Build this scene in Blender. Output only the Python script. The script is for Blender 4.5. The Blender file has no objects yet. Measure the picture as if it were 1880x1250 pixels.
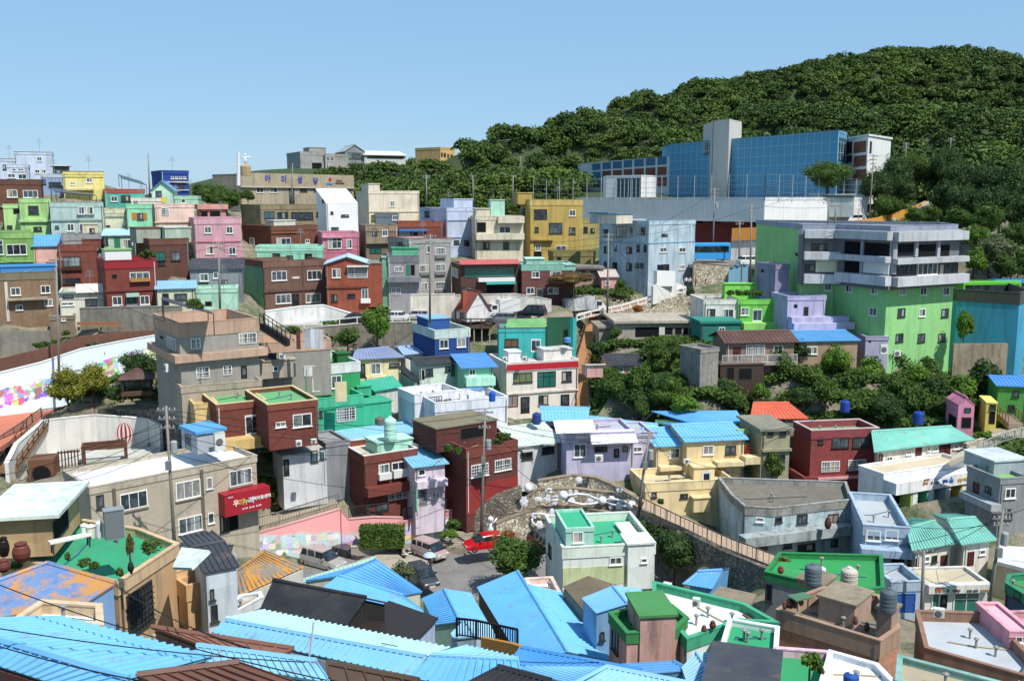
import bpy, math, random
import numpy as np
from mathutils import Vector, Matrix
R = random.Random(7)
rad = math.radians
SC = bpy.context.scene
COL = SC.collection
# ---------------------------------------------------------------- camera, light, exposure
F = 1750.0; HOR = 365.0; PITCH = math.atan((625 - HOR) / F); CZ = 33.0
cam = bpy.data.objects.new('camera', bpy.data.cameras.new('camera')); COL.objects.link(cam)
cam.location = (0, 0, CZ); cam.rotation_euler = (math.pi / 2 - PITCH, 0, 0)
cam.data.sensor_width = 36; cam.data.lens = F / 1880 * 36; cam.data.clip_end = 9000; cam.data.clip_start = .5
SC.camera = cam
SUN_AZ, SUN_EL = 139.0, 56.0            # azimuth clockwise from +Y, elevation
W = bpy.data.worlds.new('World'); SC.world = W; W.use_nodes = True
nt = W.node_tree; bg = nt.nodes['Background']; sky = nt.nodes.new('ShaderNodeTexSky'); sky.sky_type = 'NISHITA'
sky.sun_disc = False; sky.sun_elevation = rad(SUN_EL); sky.sun_rotation = rad(SUN_AZ)
sky.air_density = 1.0; sky.dust_density = .35; sky.ozone_density = 2.0; sky.altitude = 200
hs = nt.nodes.new('ShaderNodeHueSaturation'); hs.inputs['Saturation'].default_value = .96
mx = nt.nodes.new('ShaderNodeMix'); mx.data_type = 'RGBA'; mx.inputs[0].default_value = .66; mx.inputs[7].default_value = (2.25, 4.45, 7.0, 1)   # even summer haze over the clear sky
nt.links.new(sky.outputs[0], hs.inputs['Color']); nt.links.new(hs.outputs[0], mx.inputs[6]); nt.links.new(mx.outputs[2], bg.inputs[0]); bg.inputs[1].default_value = .098
sl = bpy.data.lights.new('sun', 'SUN'); sl.energy = 4.4; sl.angle = rad(.5); sl.color = (1, .955, .88)
so = bpy.data.objects.new('sun', sl); COL.objects.link(so)
sdir = Vector((math.sin(rad(SUN_AZ)) * math.cos(rad(SUN_EL)), math.cos(rad(SUN_AZ)) * math.cos(rad(SUN_EL)), math.sin(rad(SUN_EL))))
so.rotation_euler = sdir.to_track_quat('Z', 'Y').to_euler()
SC.view_settings.view_transform = 'Standard'; SC.view_settings.look = 'None'
SC.view_settings.exposure = 0.36; SC.view_settings.gamma = 1
SC.cycles.max_bounces = 5; SC.cycles.diffuse_bounces = 3; SC.cycles.glossy_bounces = 2; SC.cycles.transparent_max_bounces = 4
SC.cycles.transmission_bounces = 2
# ---------------------------------------------------------------- pixels to points
CP, SP = math.cos(PITCH), math.sin(PITCH)
CROPS = dict(A=(0, 250, 3.906), B=(400, 250, 3.906), C=(800, 250, 3.906), D=(1200, 200, 2.765), E=(0, 520, 3.906), F=(400, 520, 3.906),
             G=(800, 520, 3.906), H=(1200, 520, 2.765), I=(0, 800, 2.777), J=(400, 780, 2.66), K=(800, 780, 2.66), L=(1200, 780, 2.66), N=(0, 0, 1), P=(380, 990, 3.241), Q=(0, 1100, 3.917), S=(740, 1000, 3.241))
CAM = Vector((0, 0, CZ))
def px(c, x, y): k = CROPS[c]; return k[0] + x / k[2], k[1] + y / k[2]
def ray(u, v): s = (v - 625) / F; return Vector(((u - 940) / F, CP - s * SP, -SP - s * CP))
def at(c, x, y, Y): d = ray(*px(c, x, y)); return CAM + d * (Y / d.y)
def on_z(c, x, y, z): d = ray(*px(c, x, y)); return CAM + d * ((z - CZ) / d.z)
# ---------------------------------------------------------------- materials
def lin(h):
    h = h.lstrip('#'); o = []
    for i in (0, 2, 4):
        c = int(h[i:i + 2], 16) / 255; o.append(c / 12.92 if c <= .04045 else ((c + .055) / 1.055) ** 2.4)
    return o
MATS = {}
class N:
    def __init__(s, name):
        s.m = bpy.data.materials.new(name); s.m.use_nodes = True; s.t = s.m.node_tree; s.p = s.t.nodes['Principled BSDF']
    def n(s, t, **k):
        x = s.t.nodes.new('ShaderNode' + t)
        for a, b in k.items():
            if a[0] == '_': x.inputs[a[1:].replace('_', ' ')].default_value = b
            else: setattr(x, a, b)
        return x
    def l(s, a, b): s.t.links.new(a, b)
    def coord(s, scale=(1, 1, 1), shift=True):
        tc = s.n('TexCoord'); mp = s.n('Mapping'); mp.inputs['Scale'].default_value = scale
        if shift:
            oi = s.n('ObjectInfo'); mu = s.n('Math', operation='MULTIPLY'); mu.inputs[1].default_value = 37.0
            s.l(oi.outputs['Random'], mu.inputs[0]); s.l(mu.outputs[0], mp.inputs['Location'])
        s.l(tc.outputs['Object'], mp.inputs['Vector']); return mp.outputs[0]
    def noise(s, vec, scale, detail=3, rough=.6):
        x = s.n('TexNoise'); x.inputs['Scale'].default_value = scale; x.inputs['Detail'].default_value = detail; x.inputs['Roughness'].default_value = rough
        s.l(vec, x.inputs['Vector']); return x.outputs[0]
    def ramp(s, v, a, b, va=0, vb=1):
        x = s.n('MapRange'); x.inputs[1].default_value = a; x.inputs[2].default_value = b; x.inputs[3].default_value = va; x.inputs[4].default_value = vb
        s.l(v, x.inputs[0]); return x.outputs[0]
    def mix(s, fac, a, b, mode='MIX'):
        x = s.n('Mix', data_type='RGBA', blend_type=mode)
        for i, q in ((0, fac), (6, a), (7, b)):
            if hasattr(q, 'is_linked'): s.l(q, x.inputs[i])
            else: x.inputs[i].default_value = q if i == 0 else (*q[:3], 1)
        return x.outputs[2]
    def math(s, op, a, b):
        x = s.n('Math', operation=op)
        for i, q in ((0, a), (1, b)):
            if hasattr(q, 'is_linked'): s.l(q, x.inputs[i])
            else: x.inputs[i].default_value = q
        return x.outputs[0]
    def bump(s, h, st=.3, d=.02):
        b = s.n('Bump'); b.inputs['Strength'].default_value = st; b.inputs['Distance'].default_value = d
        s.l(h, b.inputs['Height']); s.l(b.outputs[0], s.p.inputs['Normal'])
ALB = .9
def mat(spec):
    """'K#rrggbb/d': K = kind (P plaster, B brick, C concrete, M metal sheet, F floor coat, S plain, T tile, W wood), d = wear 0..3"""
    if spec in MATS: return MATS[spec]
    if spec[0] == '#': k, body = 'P', spec
    else: k, body = spec[0], spec[1:]
    wear = 1.0
    if '/' in body: body, w = body.split('/'); wear = float(w)
    c = lin(body); lu = c[0] * .25 + c[1] * .6 + c[2] * .15; c = [min(.84, (x * .86 + lu * .14) * ALB) for x in c]
    m = N({'P': 'plaster', 'B': 'brick', 'C': 'concrete', 'M': 'metal_sheet', 'F': 'floor_coat', 'S': 'paint', 'T': 'roof_tile', 'W': 'timber'}[k])
    p = m.p; p.inputs['Roughness'].default_value = .85; p.inputs['Specular IOR Level'].default_value = .25
    vec = m.coord(); lum = sum(c) / 3
    if k == 'B': c = [c[0] * 1.25, c[1] * 1.02, c[2] * .8]
    dark = [x * .55 + .02 for x in c]; grime = [x * .35 + .035 for x in c]; pale = [min(.85, x * 1.12 + .03) for x in c]
    col = c
    if k == 'B':
        tc = m.n('TexCoord'); sp = m.n('SeparateXYZ'); m.l(tc.outputs['Object'], sp.inputs[0])
        cb = m.n('CombineXYZ'); m.l(m.math('ADD', sp.outputs[0], sp.outputs[1]), cb.inputs[0]); m.l(sp.outputs[2], cb.inputs[1])
        b = m.n('TexBrick'); m.l(cb.outputs[0], b.inputs['Vector']); b.inputs['Scale'].default_value = 1
        b.inputs['Brick Width'].default_value = .26; b.inputs['Row Height'].default_value = .085; b.inputs['Mortar Size'].default_value = .011
        b.inputs['Color1'].default_value = (*[x * .8 for x in c], 1); b.inputs['Color2'].default_value = (*[min(.8, x * 1.25) for x in c], 1)
        b.inputs['Mortar'].default_value = (*[x * .6 + .07 for x in c], 1); col = b.outputs[0]; m.bump(b.outputs[1], .35, -.012)
    big = m.noise(vec, .35, 4, .62)
    if k in 'PBC':
        sv = m.coord((1.6, 1.6, .16)); st = m.noise(sv, 1.0, 4, .65)
        col = m.mix(m.ramp(big, .46, .7, 0, .36 * wear), col, dark)
        col = m.mix(m.ramp(st, .48, .68, 0, .52 * wear), col, grime)
        vo = m.n('TexVoronoi'); vo.inputs['Scale'].default_value = .42; m.l(vec, vo.inputs['Vector']); sc_ = m.n('SeparateColor'); m.l(vo.outputs['Color'], sc_.inputs[0]); tone = m.n('CombineColor'); tv = m.ramp(sc_.outputs[0], 0, 1, .86, 1.06); [m.l(tv, tone.inputs[i]) for i in range(3)]; col = m.mix(min(1, .75 * wear), col, tone.outputs[0], 'MULTIPLY')
        fine = m.noise(vec, 3.2, 5, .7)
        col = m.mix(m.ramp(fine, .5, .8, 0, .22 * wear), col, pale)
        if k != 'B': m.bump(fine, .25, .02)
        if k == 'C' or wear > 1.6:
            spot = m.noise(vec, 1.1, 6, .75); col = m.mix(m.ramp(spot, .53, .66, 0, min(.75, .3 * wear)), col, [.055 + lum * .1, .05 + lum * .1, .04 + lum * .09])
    elif k in 'MT':
        p.inputs['Roughness'].default_value = .55 if k == 'M' else .7; p.inputs['Specular IOR Level'].default_value = .35
        fade = m.noise(vec, .5, 4, .6); g = m.noise(m.coord((1, 1, 1)), 2.4, 5, .7)
        col = m.mix(m.ramp(fade, .4, .75, 0, .4 * wear), col, [min(.8, x * .8 + .1) for x in c])
        col = m.mix(m.ramp(g, .55, .8, 0, .4 * wear), col, dark)
        tc = m.n('TexCoord'); br = m.n('TexBrick'); br.inputs['Scale'].default_value = 1; br.inputs['Brick Width'].default_value = 1.9; br.inputs['Row Height'].default_value = .92; br.inputs['Mortar Size'].default_value = .006; br.inputs['Color1'].default_value = (.93, .93, .93, 1); br.inputs['Color2'].default_value = (1.04, 1.04, 1.04, 1); br.inputs['Mortar'].default_value = (.86, .86, .86, 1)
        mp = m.n('Mapping'); mp.inputs['Rotation'].default_value = (0, 0, .6); m.l(tc.outputs['Object'], mp.inputs['Vector']); m.l(mp.outputs[0], br.inputs['Vector']); col = m.mix(.8, col, br.outputs[0], 'MULTIPLY')
        rs = m.noise(vec, .8, 6, .72); col = m.mix(m.ramp(rs, .57, .68, 0, .45 * min(wear, 1)), col, [.2, .12, .07])
        if wear > 1.5: col = m.mix(m.ramp(m.noise(vec, .7, 6, .75), .47, .56, 0, .9), col, [.5, .23, .03])
    elif k == 'F':
        f2 = m.noise(vec, 1.4, 5, .7)
        col = m.mix(m.ramp(big, .4, .7, 0, .4 * wear), col, dark)
        col = m.mix(m.ramp(f2, .54, .74, 0, .5 * wear), col, [x * .5 + .13 for x in c]); m.bump(f2, .3, .02)
    elif k == 'W':
        wv = m.noise(m.coord((7, 7, .8)), 1.0, 4, .7); col = m.mix(m.ramp(wv, .35, .75, 0, .6), col, dark); p.inputs['Roughness'].default_value = .7
    else:
        col = m.mix(m.ramp(m.noise(vec, 2, 4, .6), .5, .8, 0, .2 * wear), col, dark); p.inputs['Roughness'].default_value = .5
    if hasattr(col, 'is_linked'): m.l(col, p.inputs['Base Color'])
    MATS[spec] = m.m; return m.m
def simple(key, c, rough=.6, metal=0, spec=.5, emit=0):
    if key not in MATS:
        m = N(key); p = m.p; p.inputs['Roughness'].default_value = rough; p.inputs['Metallic'].default_value = metal; p.inputs['Specular IOR Level'].default_value = spec
        v = m.coord(); col = m.mix(m.ramp(m.noise(v, 3, 3), .4, .8, 0, .25), c, [x * .7 for x in c]); m.l(col, p.inputs['Base Color']); MATS[key] = m.m
    return MATS[key]
def glass(i):
    cs = [(.015, .02, .026), (.03, .042, .05), (.055, .07, .08), (.2, .2, .19), (.1, .12, .12)]
    key = 'window_glass%d' % i
    if key not in MATS:
        m = N(key); m.p.inputs['Roughness'].default_value = .08 if i < 3 else .25; m.p.inputs['Specular IOR Level'].default_value = .6 if i < 3 else .3
        v = m.coord((1.2, 1.2, .9)); cur = m.noise(v, 1.3, 2, .5); c = cs[i]
        col = m.mix(m.ramp(cur, .5, .56, 0, .8), c, [min(.3, x * 1.9 + .012) for x in c]); m.l(col, m.p.inputs['Base Color']); MATS[key] = m.m
    return MATS[key]
def tint_glass(c, key, rough=.07):
    if key not in MATS:
        m = N(key); m.p.inputs['Roughness'].default_value = rough; m.p.inputs['Specular IOR Level'].default_value = .8
        v = m.coord((.6, .6, .35)); col = m.mix(m.ramp(m.noise(v, 1, 3), .4, .7, 0, .6), c, [x * .5 for x in c]); m.l(col, m.p.inputs['Base Color']); MATS[key] = m.m
    return MATS[key]
DARKHOLE = lambda: simple('dark_interior', (.012, .012, .014), .9, 0, .1)  # near-black paint standing for the shade inside bays, doorways and holes
def leaf_mat(key, a, b, dry=None):
    if key not in MATS:
        m = N(key); p = m.p; g = m.n('NewGeometry'); oi = m.n('ObjectInfo')
        col = m.mix(g.outputs['Random Per Island'], a, b)
        tc = m.n('TexCoord'); big = m.noise(tc.outputs['Object'], .9 if dry is None else .8, 2)
        col = m.mix(m.ramp(big, .42, .7, 0, .5), col, dry or [x * 1.5 for x in b])
        col = m.mix(m.ramp(oi.outputs['Random'], 0, 1, 0, .45), col, [(x + y) * .36 for x, y in zip(a, b)])
        m.l(col, p.inputs['Base Color']); p.inputs['Roughness'].default_value = .6; p.inputs['Specular IOR Level'].default_value = .2
        tr = m.n('BsdfTranslucent'); m.l(col, tr.inputs[0]); mx = m.n('MixShader'); mx.inputs[0].default_value = .28
        m.l(p.outputs[0], mx.inputs[1]); m.l(tr.outputs[0], mx.inputs[2]); m.l(mx.outputs[0], m.t.nodes['Material Output'].inputs[0]); MATS[key] = m.m
    return MATS[key]
def stone_mat(key, stone, mortar, scale=2.2):
    if key not in MATS:
        m = N(key); v = m.coord((1, 1, 1)); nz = m.n('TexNoise'); nz.inputs['Scale'].default_value = 2; m.l(v, nz.inputs['Vector'])
        vv = m.n('VectorMath', operation='MULTIPLY_ADD'); m.l(nz.outputs['Color'], vv.inputs[0]); vv.inputs[1].default_value = (.18,) * 3; m.l(v, vv.inputs[2])
        vo = m.n('TexVoronoi', feature='DISTANCE_TO_EDGE'); vo.inputs['Scale'].default_value = scale; m.l(vv.outputs[0], vo.inputs['Vector'])
        vc = m.n('TexVoronoi'); vc.inputs['Scale'].default_value = scale; m.l(vv.outputs[0], vc.inputs['Vector'])
        sp = m.n('SeparateColor'); m.l(vc.outputs['Color'], sp.inputs[0])
        st = m.mix(sp.outputs[0], [x * .55 for x in stone], [min(.8, x * 1.35) for x in stone])
        st = m.mix(m.ramp(m.noise(v, .4, 4), .45, .75, 0, .55), st, [x * .4 for x in stone])
        fac = m.ramp(vo.outputs[0], .03, .09); m.l(m.mix(fac, mortar, st), m.p.inputs['Base Color']); m.p.inputs['Roughness'].default_value = .9; m.bump(fac, .6, .06); MATS[key] = m.m
    return MATS[key]
# ---------------------------------------------------------------- mesh builder
class MB:
    def __init__(s): s.v = []; s.f = []; s.mi = []; s.cur = 0
    def add(s, vs, fs):
        o = len(s.v); s.v += [tuple(x) for x in vs]; s.f += [tuple(o + i for i in f) for f in fs]; s.mi += [s.cur] * len(fs)
    def hexa(s, a): s.add(a, [(3, 2, 1, 0), (4, 5, 6, 7), (0, 1, 5, 4), (1, 2, 6, 5), (2, 3, 7, 6), (3, 0, 4, 7)])
    def box(s, x0, x1, y0, y1, z0, z1):
        s.hexa([(x0, y0, z0), (x1, y0, z0), (x1, y1, z0), (x0, y1, z0), (x0, y0, z1), (x1, y0, z1), (x1, y1, z1), (x0, y1, z1)])
    def fbox(s, o, t, n, s0, s1, p0, p1, z0, z1):   # box on a wall face: along t, proud along n
        q = lambda a, p, z: (o[0] + t[0] * a + n[0] * p, o[1] + t[1] * a + n[1] * p, z)
        s.hexa([q(s0, p1, z0), q(s1, p1, z0), q(s1, p0, z0), q(s0, p0, z0), q(s0, p1, z1), q(s1, p1, z1), q(s1, p0, z1), q(s0, p0, z1)])
    def prism(s, poly, z0, z1, top=True, bottom=True):
        n = len(poly); zf = z1 if callable(z1) else (lambda p: z1)
        s.add([(p[0], p[1], z0) for p in poly] + [(p[0], p[1], zf(p)) for p in poly],
              [(i, (i + 1) % n, n + (i + 1) % n, n + i) for i in range(n)] + ([tuple(range(n, 2 * n))] if top else []) + ([tuple(range(n - 1, -1, -1))] if bottom else []))
    def ring(s, outer, inner, z0, z1):
        n = len(outer)
        vs = [(p[0], p[1], z0) for p in outer] + [(p[0], p[1], z1) for p in outer] + [(p[0], p[1], z1) for p in inner] + [(p[0], p[1], z0) for p in inner]
        fs = []
        for i in range(n):
            j = (i + 1) % n
            for a in range(4): b = (a + 1) % 4; fs.append((a * n + i, a * n + j, b * n + j, b * n + i))
        s.add(vs, fs)
    def tube(s, pts, r, k=6, caps=True, r1=None):
        pts = [Vector(p) for p in pts]; rings = []; n = len(pts)
        for i, p in enumerate(pts):
            d = (pts[min(i + 1, n - 1)] - pts[max(i - 1, 0)]).normalized(); a = d.cross(Vector((0, 0, 1)))
            a = a.normalized() if a.length > 1e-3 else Vector((1, 0, 0)); b = d.cross(a)
            rr = r if r1 is None else r + (r1 - r) * i / max(1, n - 1)
            rings.append([p + (a * math.cos(2 * math.pi * j / k) + b * math.sin(2 * math.pi * j / k)) * rr for j in range(k)])
        fs = []
        for i in range(n - 1):
            for j in range(k): fs.append((i * k + j, i * k + (j + 1) % k, (i + 1) * k + (j + 1) % k, (i + 1) * k + j))
        if caps: fs += [tuple(range(k - 1, -1, -1)), tuple(range((n - 1) * k, n * k))]
        s.add([q for g in rings for q in g], fs)
    def lathe(s, prof, k=16, o=(0, 0, 0)):
        n = len(prof)
        s.add([(o[0] + r * math.cos(2 * math.pi * j / k), o[1] + r * math.sin(2 * math.pi * j / k), o[2] + z) for r, z in prof for j in range(k)],
              [(i * k + j, i * k + (j + 1) % k, (i + 1) * k + (j + 1) % k, (i + 1) * k + j) for i in range(n - 1) for j in range(k)] + [tuple(range(k - 1, -1, -1)), tuple(range((n - 1) * k, n * k))])
    def ball(s, c, r, k=10, m=7, sz=1.0):
        s.lathe([(max(.001, r * math.sin(math.pi * i / m)), -r * sz * math.cos(math.pi * i / m)) for i in range(m + 1)], k, c)
    def sheet(s, a, b, c, d, th=.08, sp=.4, h=.05, w=.05):  # sloping roof sheet with raised ribs running up the slope; a,b eaves, d,c ridge
        a, b, c, d = map(Vector, (a, b, c, d)); n = (b - a).cross(d - a).normalized()
        if n.z < 0: n = -n
        lo = [q - n * th for q in (a, b, c, d)]
        s.add([*lo, a, b, c, d], [(3, 2, 1, 0), (4, 5, 6, 7), (0, 1, 5, 4), (1, 2, 6, 5), (2, 3, 7, 6), (3, 0, 4, 7)])
        L = max((b - a).length, (c - d).length)
        if sp and L > sp:
            k = max(1, round(L / sp)); t = (b - a); t = (t if t.length > .1 else (c - d)).normalized()
            for i in range(k + 1):
                p = a.lerp(b, i / k); q = d.lerp(c, i / k)
                if (q - p).length < .1: continue
                s.add([p - t * w, p + t * w, p + t * w * .5 + n * h, p - t * w * .5 + n * h, q - t * w, q + t * w, q + t * w * .5 + n * h, q - t * w * .5 + n * h],
                      [(3, 2, 1, 0), (4, 5, 6, 7), (1, 2, 6, 5), (2, 3, 7, 6), (3, 0, 4, 7)])
    def build(s, name, m, parent=None, smooth=False, loc=None):
        me = bpy.data.meshes.new(name); me.from_pydata(s.v, [], s.f)
        for q in (m if isinstance(m, (list, tuple)) else [m]): me.materials.append(mat(q) if isinstance(q, str) else q)
        if any(s.mi): me.polygons.foreach_set('material_index', s.mi)
        if smooth: me.polygons.foreach_set('use_smooth', [True] * len(s.f))
        me.update(); o = bpy.data.objects.new(name, me); COL.objects.link(o)
        if parent: o.parent = parent
        if loc is not None: o.location = loc
        return o
def tag(o, label=None, cat=None, group=None, kind=None):
    for k, v in (('label', label), ('category', cat), ('group', group), ('kind', kind)):
        if v: o[k] = v
    return o
def thing(name, label, cat, loc=(0, 0, 0), rz=0, group=None):
    o = bpy.data.objects.new(name, None); COL.objects.link(o); o.location = loc; o.rotation_euler = (0, 0, rz); o.empty_display_size = .3
    return tag(o, label, cat, group)
def dup(o, loc=None, rz=None, scale=None, label=None, parent=None):
    c = o.copy(); COL.objects.link(c)
    if parent: c.parent = parent
    if loc is not None: c.location = loc
    if rz is not None: c.rotation_euler = (0, 0, rz)
    if scale is not None: c.scale = scale
    if label: c['label'] = label
    for ch in KIDS.get(o.name, None) or list(o.children): dup(ch, parent=c)
    return c
KIDS = {}
def offset(poly, d):
    n = len(poly); out = []
    for i in range(n):
        p0, p1, p2 = Vector(poly[i - 1]).to_2d(), Vector(poly[i]).to_2d(), Vector(poly[(i + 1) % n]).to_2d()
        e1 = (p1 - p0).normalized(); e2 = (p2 - p1).normalized(); n1 = Vector((e1.y, -e1.x)); n2 = Vector((e2.y, -e2.x))
        m = n1 + n2; k = m.dot(n1)
        out.append(p1 + m * (d / max(k, .35)))
    return out
def text(s, size, m, parent, M, name='lettering', align='CENTER', depth=.02, sx=1):
    cu = bpy.data.curves.new(name, 'FONT'); cu.body = s; cu.size = size; cu.align_x = align; cu.align_y = 'CENTER'; cu.extrude = depth
    cu.resolution_u = 2; cu.offset = size * .02
    t = bpy.data.objects.new(name, cu); COL.objects.link(t); dg = bpy.context.evaluated_depsgraph_get(); dg.update()
    me = bpy.data.meshes.new_from_object(t.evaluated_get(dg)); bpy.data.objects.remove(t)
    me.materials.clear(); me.materials.append(mat(m) if isinstance(m, str) else m)
    me.transform(M @ Matrix.Diagonal((sx, 1, 1, 1))); o = bpy.data.objects.new(name, me); COL.objects.link(o); o.parent = parent; return o
# ---------------------------------------------------------------- ground control points
GP = []; SIGHT = []   # SIGHT: lines of ground seen in the photo; nothing in front of them rises above the line of sight
def gp(x, y, z): GP.append((x, y, z))
# ---------------------------------------------------------------- houses
SPECS = []
class House: pass
def solve_u(P, e, u, v):      # distance along e from P (xy) to the vertical plane through pixel column u
    d = ray(u, v); return (P.y * d.x - P.x * d.y) / (e.x * d.y - e.y * d.x)
def H(c, label, Y, yaw, us, vs, wall, roof=('flat', 'F#8b8b86', None, .9), win='', bands='', boxes=(), dep=None, name='house', cat='house', under=2.5, poly=None, rails='', group=None, g=True, gz=0, into=None):
    h = House(); h.c, h.label, h.wall, h.roof, h.win, h.bands, h.boxes, h.name, h.cat, h.under, h.rails, h.group = c, label, wall, roof, win, bands, boxes, name, cat, under, rails, group; h.into = into
    vt, vb = vs
    if poly:                      # visible corners (x, Y) from left to right, or ready world points
        pts = [at(c, x, vt, y) for x, y in poly]; h.org = pts[0].copy(); h.yaw = 0
        x0, y0 = poly[0]; zb = at(c, x0, vb, y0).z; h.org.z = zb; h.H = pts[0].z - zb
        lp = [(p.x - h.org.x, p.y - h.org.y) for p in pts]; dd = dep or 8
        h.poly = lp + [(lp[-1][0] + dd * .25, lp[-1][1] + dd), (lp[0][0], max(lp[0][1], lp[-1][1]) + dd)]
        h.Wd = lp[-1][0]; h.D = dd
    else:
        usd, u0, u1 = us; a = rad(yaw); e = Vector((math.cos(a), math.sin(a), 0)); b = Vector((-math.sin(a), math.cos(a), 0))
        P = at(c, u0, vt, Y); ut, vv = px(c, u1, vt)
        def dims(yw):
            a = rad(yw); e = Vector((math.cos(a), math.sin(a), 0)); b = Vector((-math.sin(a), math.cos(a), 0)); w = solve_u(P, e, ut, vv); d = dep or 7.0
            if usd is not None: d = solve_u(P if usd < u0 else P + e * w, b, px(c, usd, vt)[0], vv)
            return w, d
        Wd, D = dims(yaw)
        if usd is not None and not 3 < D < 13:
            best = min((y for y in range(-75, 76)), key=lambda y: (0 if 3.5 < dims(y)[1] < 11 and 1 < dims(y)[0] < 45 else 1e4) + abs(y - yaw) + 3 * abs(dims(y)[1] - (dep or 8)))
            print('YAW', label[:40], yaw, '->', best, [round(q, 1) for q in dims(best)]); yaw = best; Wd, D = dims(yaw); a = rad(yaw)
            if not 1.5 < D < 26: D = min(14, max(3, D)) if D > 0 else 8
        if not .8 < Wd < 45: print('WIDTH?', label[:40], round(Wd, 1)); Wd = 8
        zb = at(c, u0, vb, Y).z; h.org = Vector((P.x, P.y, zb)); h.yaw = a; h.H = P.z - zb; h.Wd, h.D = Wd, D
        h.poly = [(0, 0), (Wd, 0), (Wd, D), (0, D)]
    if g and gz == 0:
        vis = [(h.org + Matrix.Rotation(h.yaw, 3, 'Z') @ Vector((*q, 0))) for q in (h.poly[:2] if not poly else h.poly[:len(poly)])]; SIGHT.append([(p.x, p.y, p.z) for p in vis])
    finish(h, g, gz); return h
def FP(c, label, Y, pts, height, wall, roof=('flat', 'F#8b8b86', None, .8), **k):   # footprint from the outline of a flat roof seen from above; first point at depth Y
    h = House(); P = at(c, *pts[0], Y); w = [on_z(c, *q, P.z) for q in pts]
    h.c, h.label, h.wall, h.roof = c, label, wall, roof
    for a, b in dict(win='', bands='', boxes=(), name='house', cat='house', under=2.5, rails='', group=None).items(): setattr(h, a, k.get(a, b))
    A = sum(w[i].x * w[(i + 1) % len(w)].y - w[(i + 1) % len(w)].x * w[i].y for i in range(len(w)))
    if A < 0: w = [w[0]] + w[:0:-1]
    e = (w[1] - w[0]); h.yaw = math.atan2(e.y, e.x); h.org = Vector((P.x, P.y, P.z - height)); h.H = height
    Rm = Matrix.Rotation(-h.yaw, 3, 'Z'); h.poly = [tuple((Rm @ (q - P))[:2]) for q in w]
    h.Wd = max(p[0] for p in h.poly); h.D = max(p[1] for p in h.poly); finish(h, k.get('g', True), k.get('gz', 0)); return h
def GR(c, label, Y, e0, e1, r0, r1, rise, height, roofm, wall, hipi=(0, 0), inset=.25, sp=.4, back=True, **k):  # gable/hip roof seen from above: visible eave e0-e1, ridge r0-r1
    h = House(); P = at(c, *e0, Y); E1 = on_z(c, *e1, P.z); R0 = on_z(c, *r0, P.z + rise); R1 = on_z(c, *r1, P.z + rise)
    h.c, h.label, h.wall = c, label, wall
    for a, b in dict(win='', bands='', boxes=(), name='house', cat='house', under=2.5, rails='', group=None).items(): setattr(h, a, k.get(a, b))
    if back: B0, B1 = R0 + (R0 - P), R1 + (R1 - E1)
    else: B0, B1 = R0.copy(), R1.copy()
    B0.z = B1.z = P.z
    h.yaw = 0; h.org = Vector((P.x, P.y, P.z - height)); h.H = height; L = lambda q: q - h.org
    w = [P, E1, B1, B0]; A = sum(w[i].x * w[(i + 1) % 4].y - w[(i + 1) % 4].x * w[i].y for i in range(4))
    h.flip = A < 0; w2 = w if A > 0 else [P, B0, B1, E1]
    h.poly = offset([(L(q).x, L(q).y) for q in w2], -inset)
    h.roof = ('custom', roofm, [L(q) for q in (P, E1, R1, R0, B1, B0)], sp, back); h.Wd = (E1 - P).length; h.D = (B0 - P).length; finish(h, k.get('g', True), k.get('gz', 0)); return h
def RF(c, label, Y, panels, height, wall, sp=.4, lo=None, **k):   # roof of several sloping panels; corners (x, y, height over the reference level)
    h = House(); P = at(c, *panels[0][1][0][:2], Y); zr = P.z - panels[0][1][0][2]; h.c, h.label, h.wall = c, label, wall
    for a, b in dict(win='', bands='', boxes=(), name='house', cat='house', under=2.5, rails='', group=None).items(): setattr(h, a, k.get(a, b))
    h.org = Vector((P.x, P.y, zr - height)); h.yaw = 0; h.H = height
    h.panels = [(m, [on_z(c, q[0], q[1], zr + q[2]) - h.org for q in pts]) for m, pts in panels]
    pts = sorted((round(q.x, 3), round(q.y, 3)) for _, p in h.panels for q in p); hull = []
    for rng in (pts, pts[::-1]):
        part = []
        for q in rng:
            while len(part) > 1 and (part[-1][0] - part[-2][0]) * (q[1] - part[-2][1]) - (part[-1][1] - part[-2][1]) * (q[0] - part[-2][0]) <= 0: part.pop()
            part.append(q)
        hull += part[:-1]
    h.poly = hull; h.roof = ('panels', sp); h.Wd = h.D = 8; finish(h, k.get('g', True), k.get('gz', 0)); return h
def finish(h, g=True, gz=0):
    h.M = Matrix.Translation(h.org) @ Matrix.Rotation(h.yaw, 4, 'Z'); h.Mi = h.M.inverted(); h.vol = [(h.poly, 0, h.H)]
    if g:
        for p in list(h.poly) + [(sum(q[0] for q in h.poly) / len(h.poly), sum(q[1] for q in h.poly) / len(h.poly))]:
            w = h.M @ Vector((p[0], p[1], 0)); gp(w.x, w.y, w.z - .2 + gz)
    SPECS.append(h)
def lray(h, c, x, y):
    d = ray(*px(c, x, y)); return h.Mi @ CAM, h.Mi.to_3x3() @ d
def edges(h):
    for poly, z0, z1 in h.vol:
        n = len(poly)
        for i in range(n):
            p0 = Vector(poly[i]).to_2d(); p1 = Vector(poly[(i + 1) % n]).to_2d(); L = (p1 - p0).length
            if L < .2: continue
            t = (p1 - p0) / L; yield p0, t, Vector((t.y, -t.x)), L, z0, z1
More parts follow.
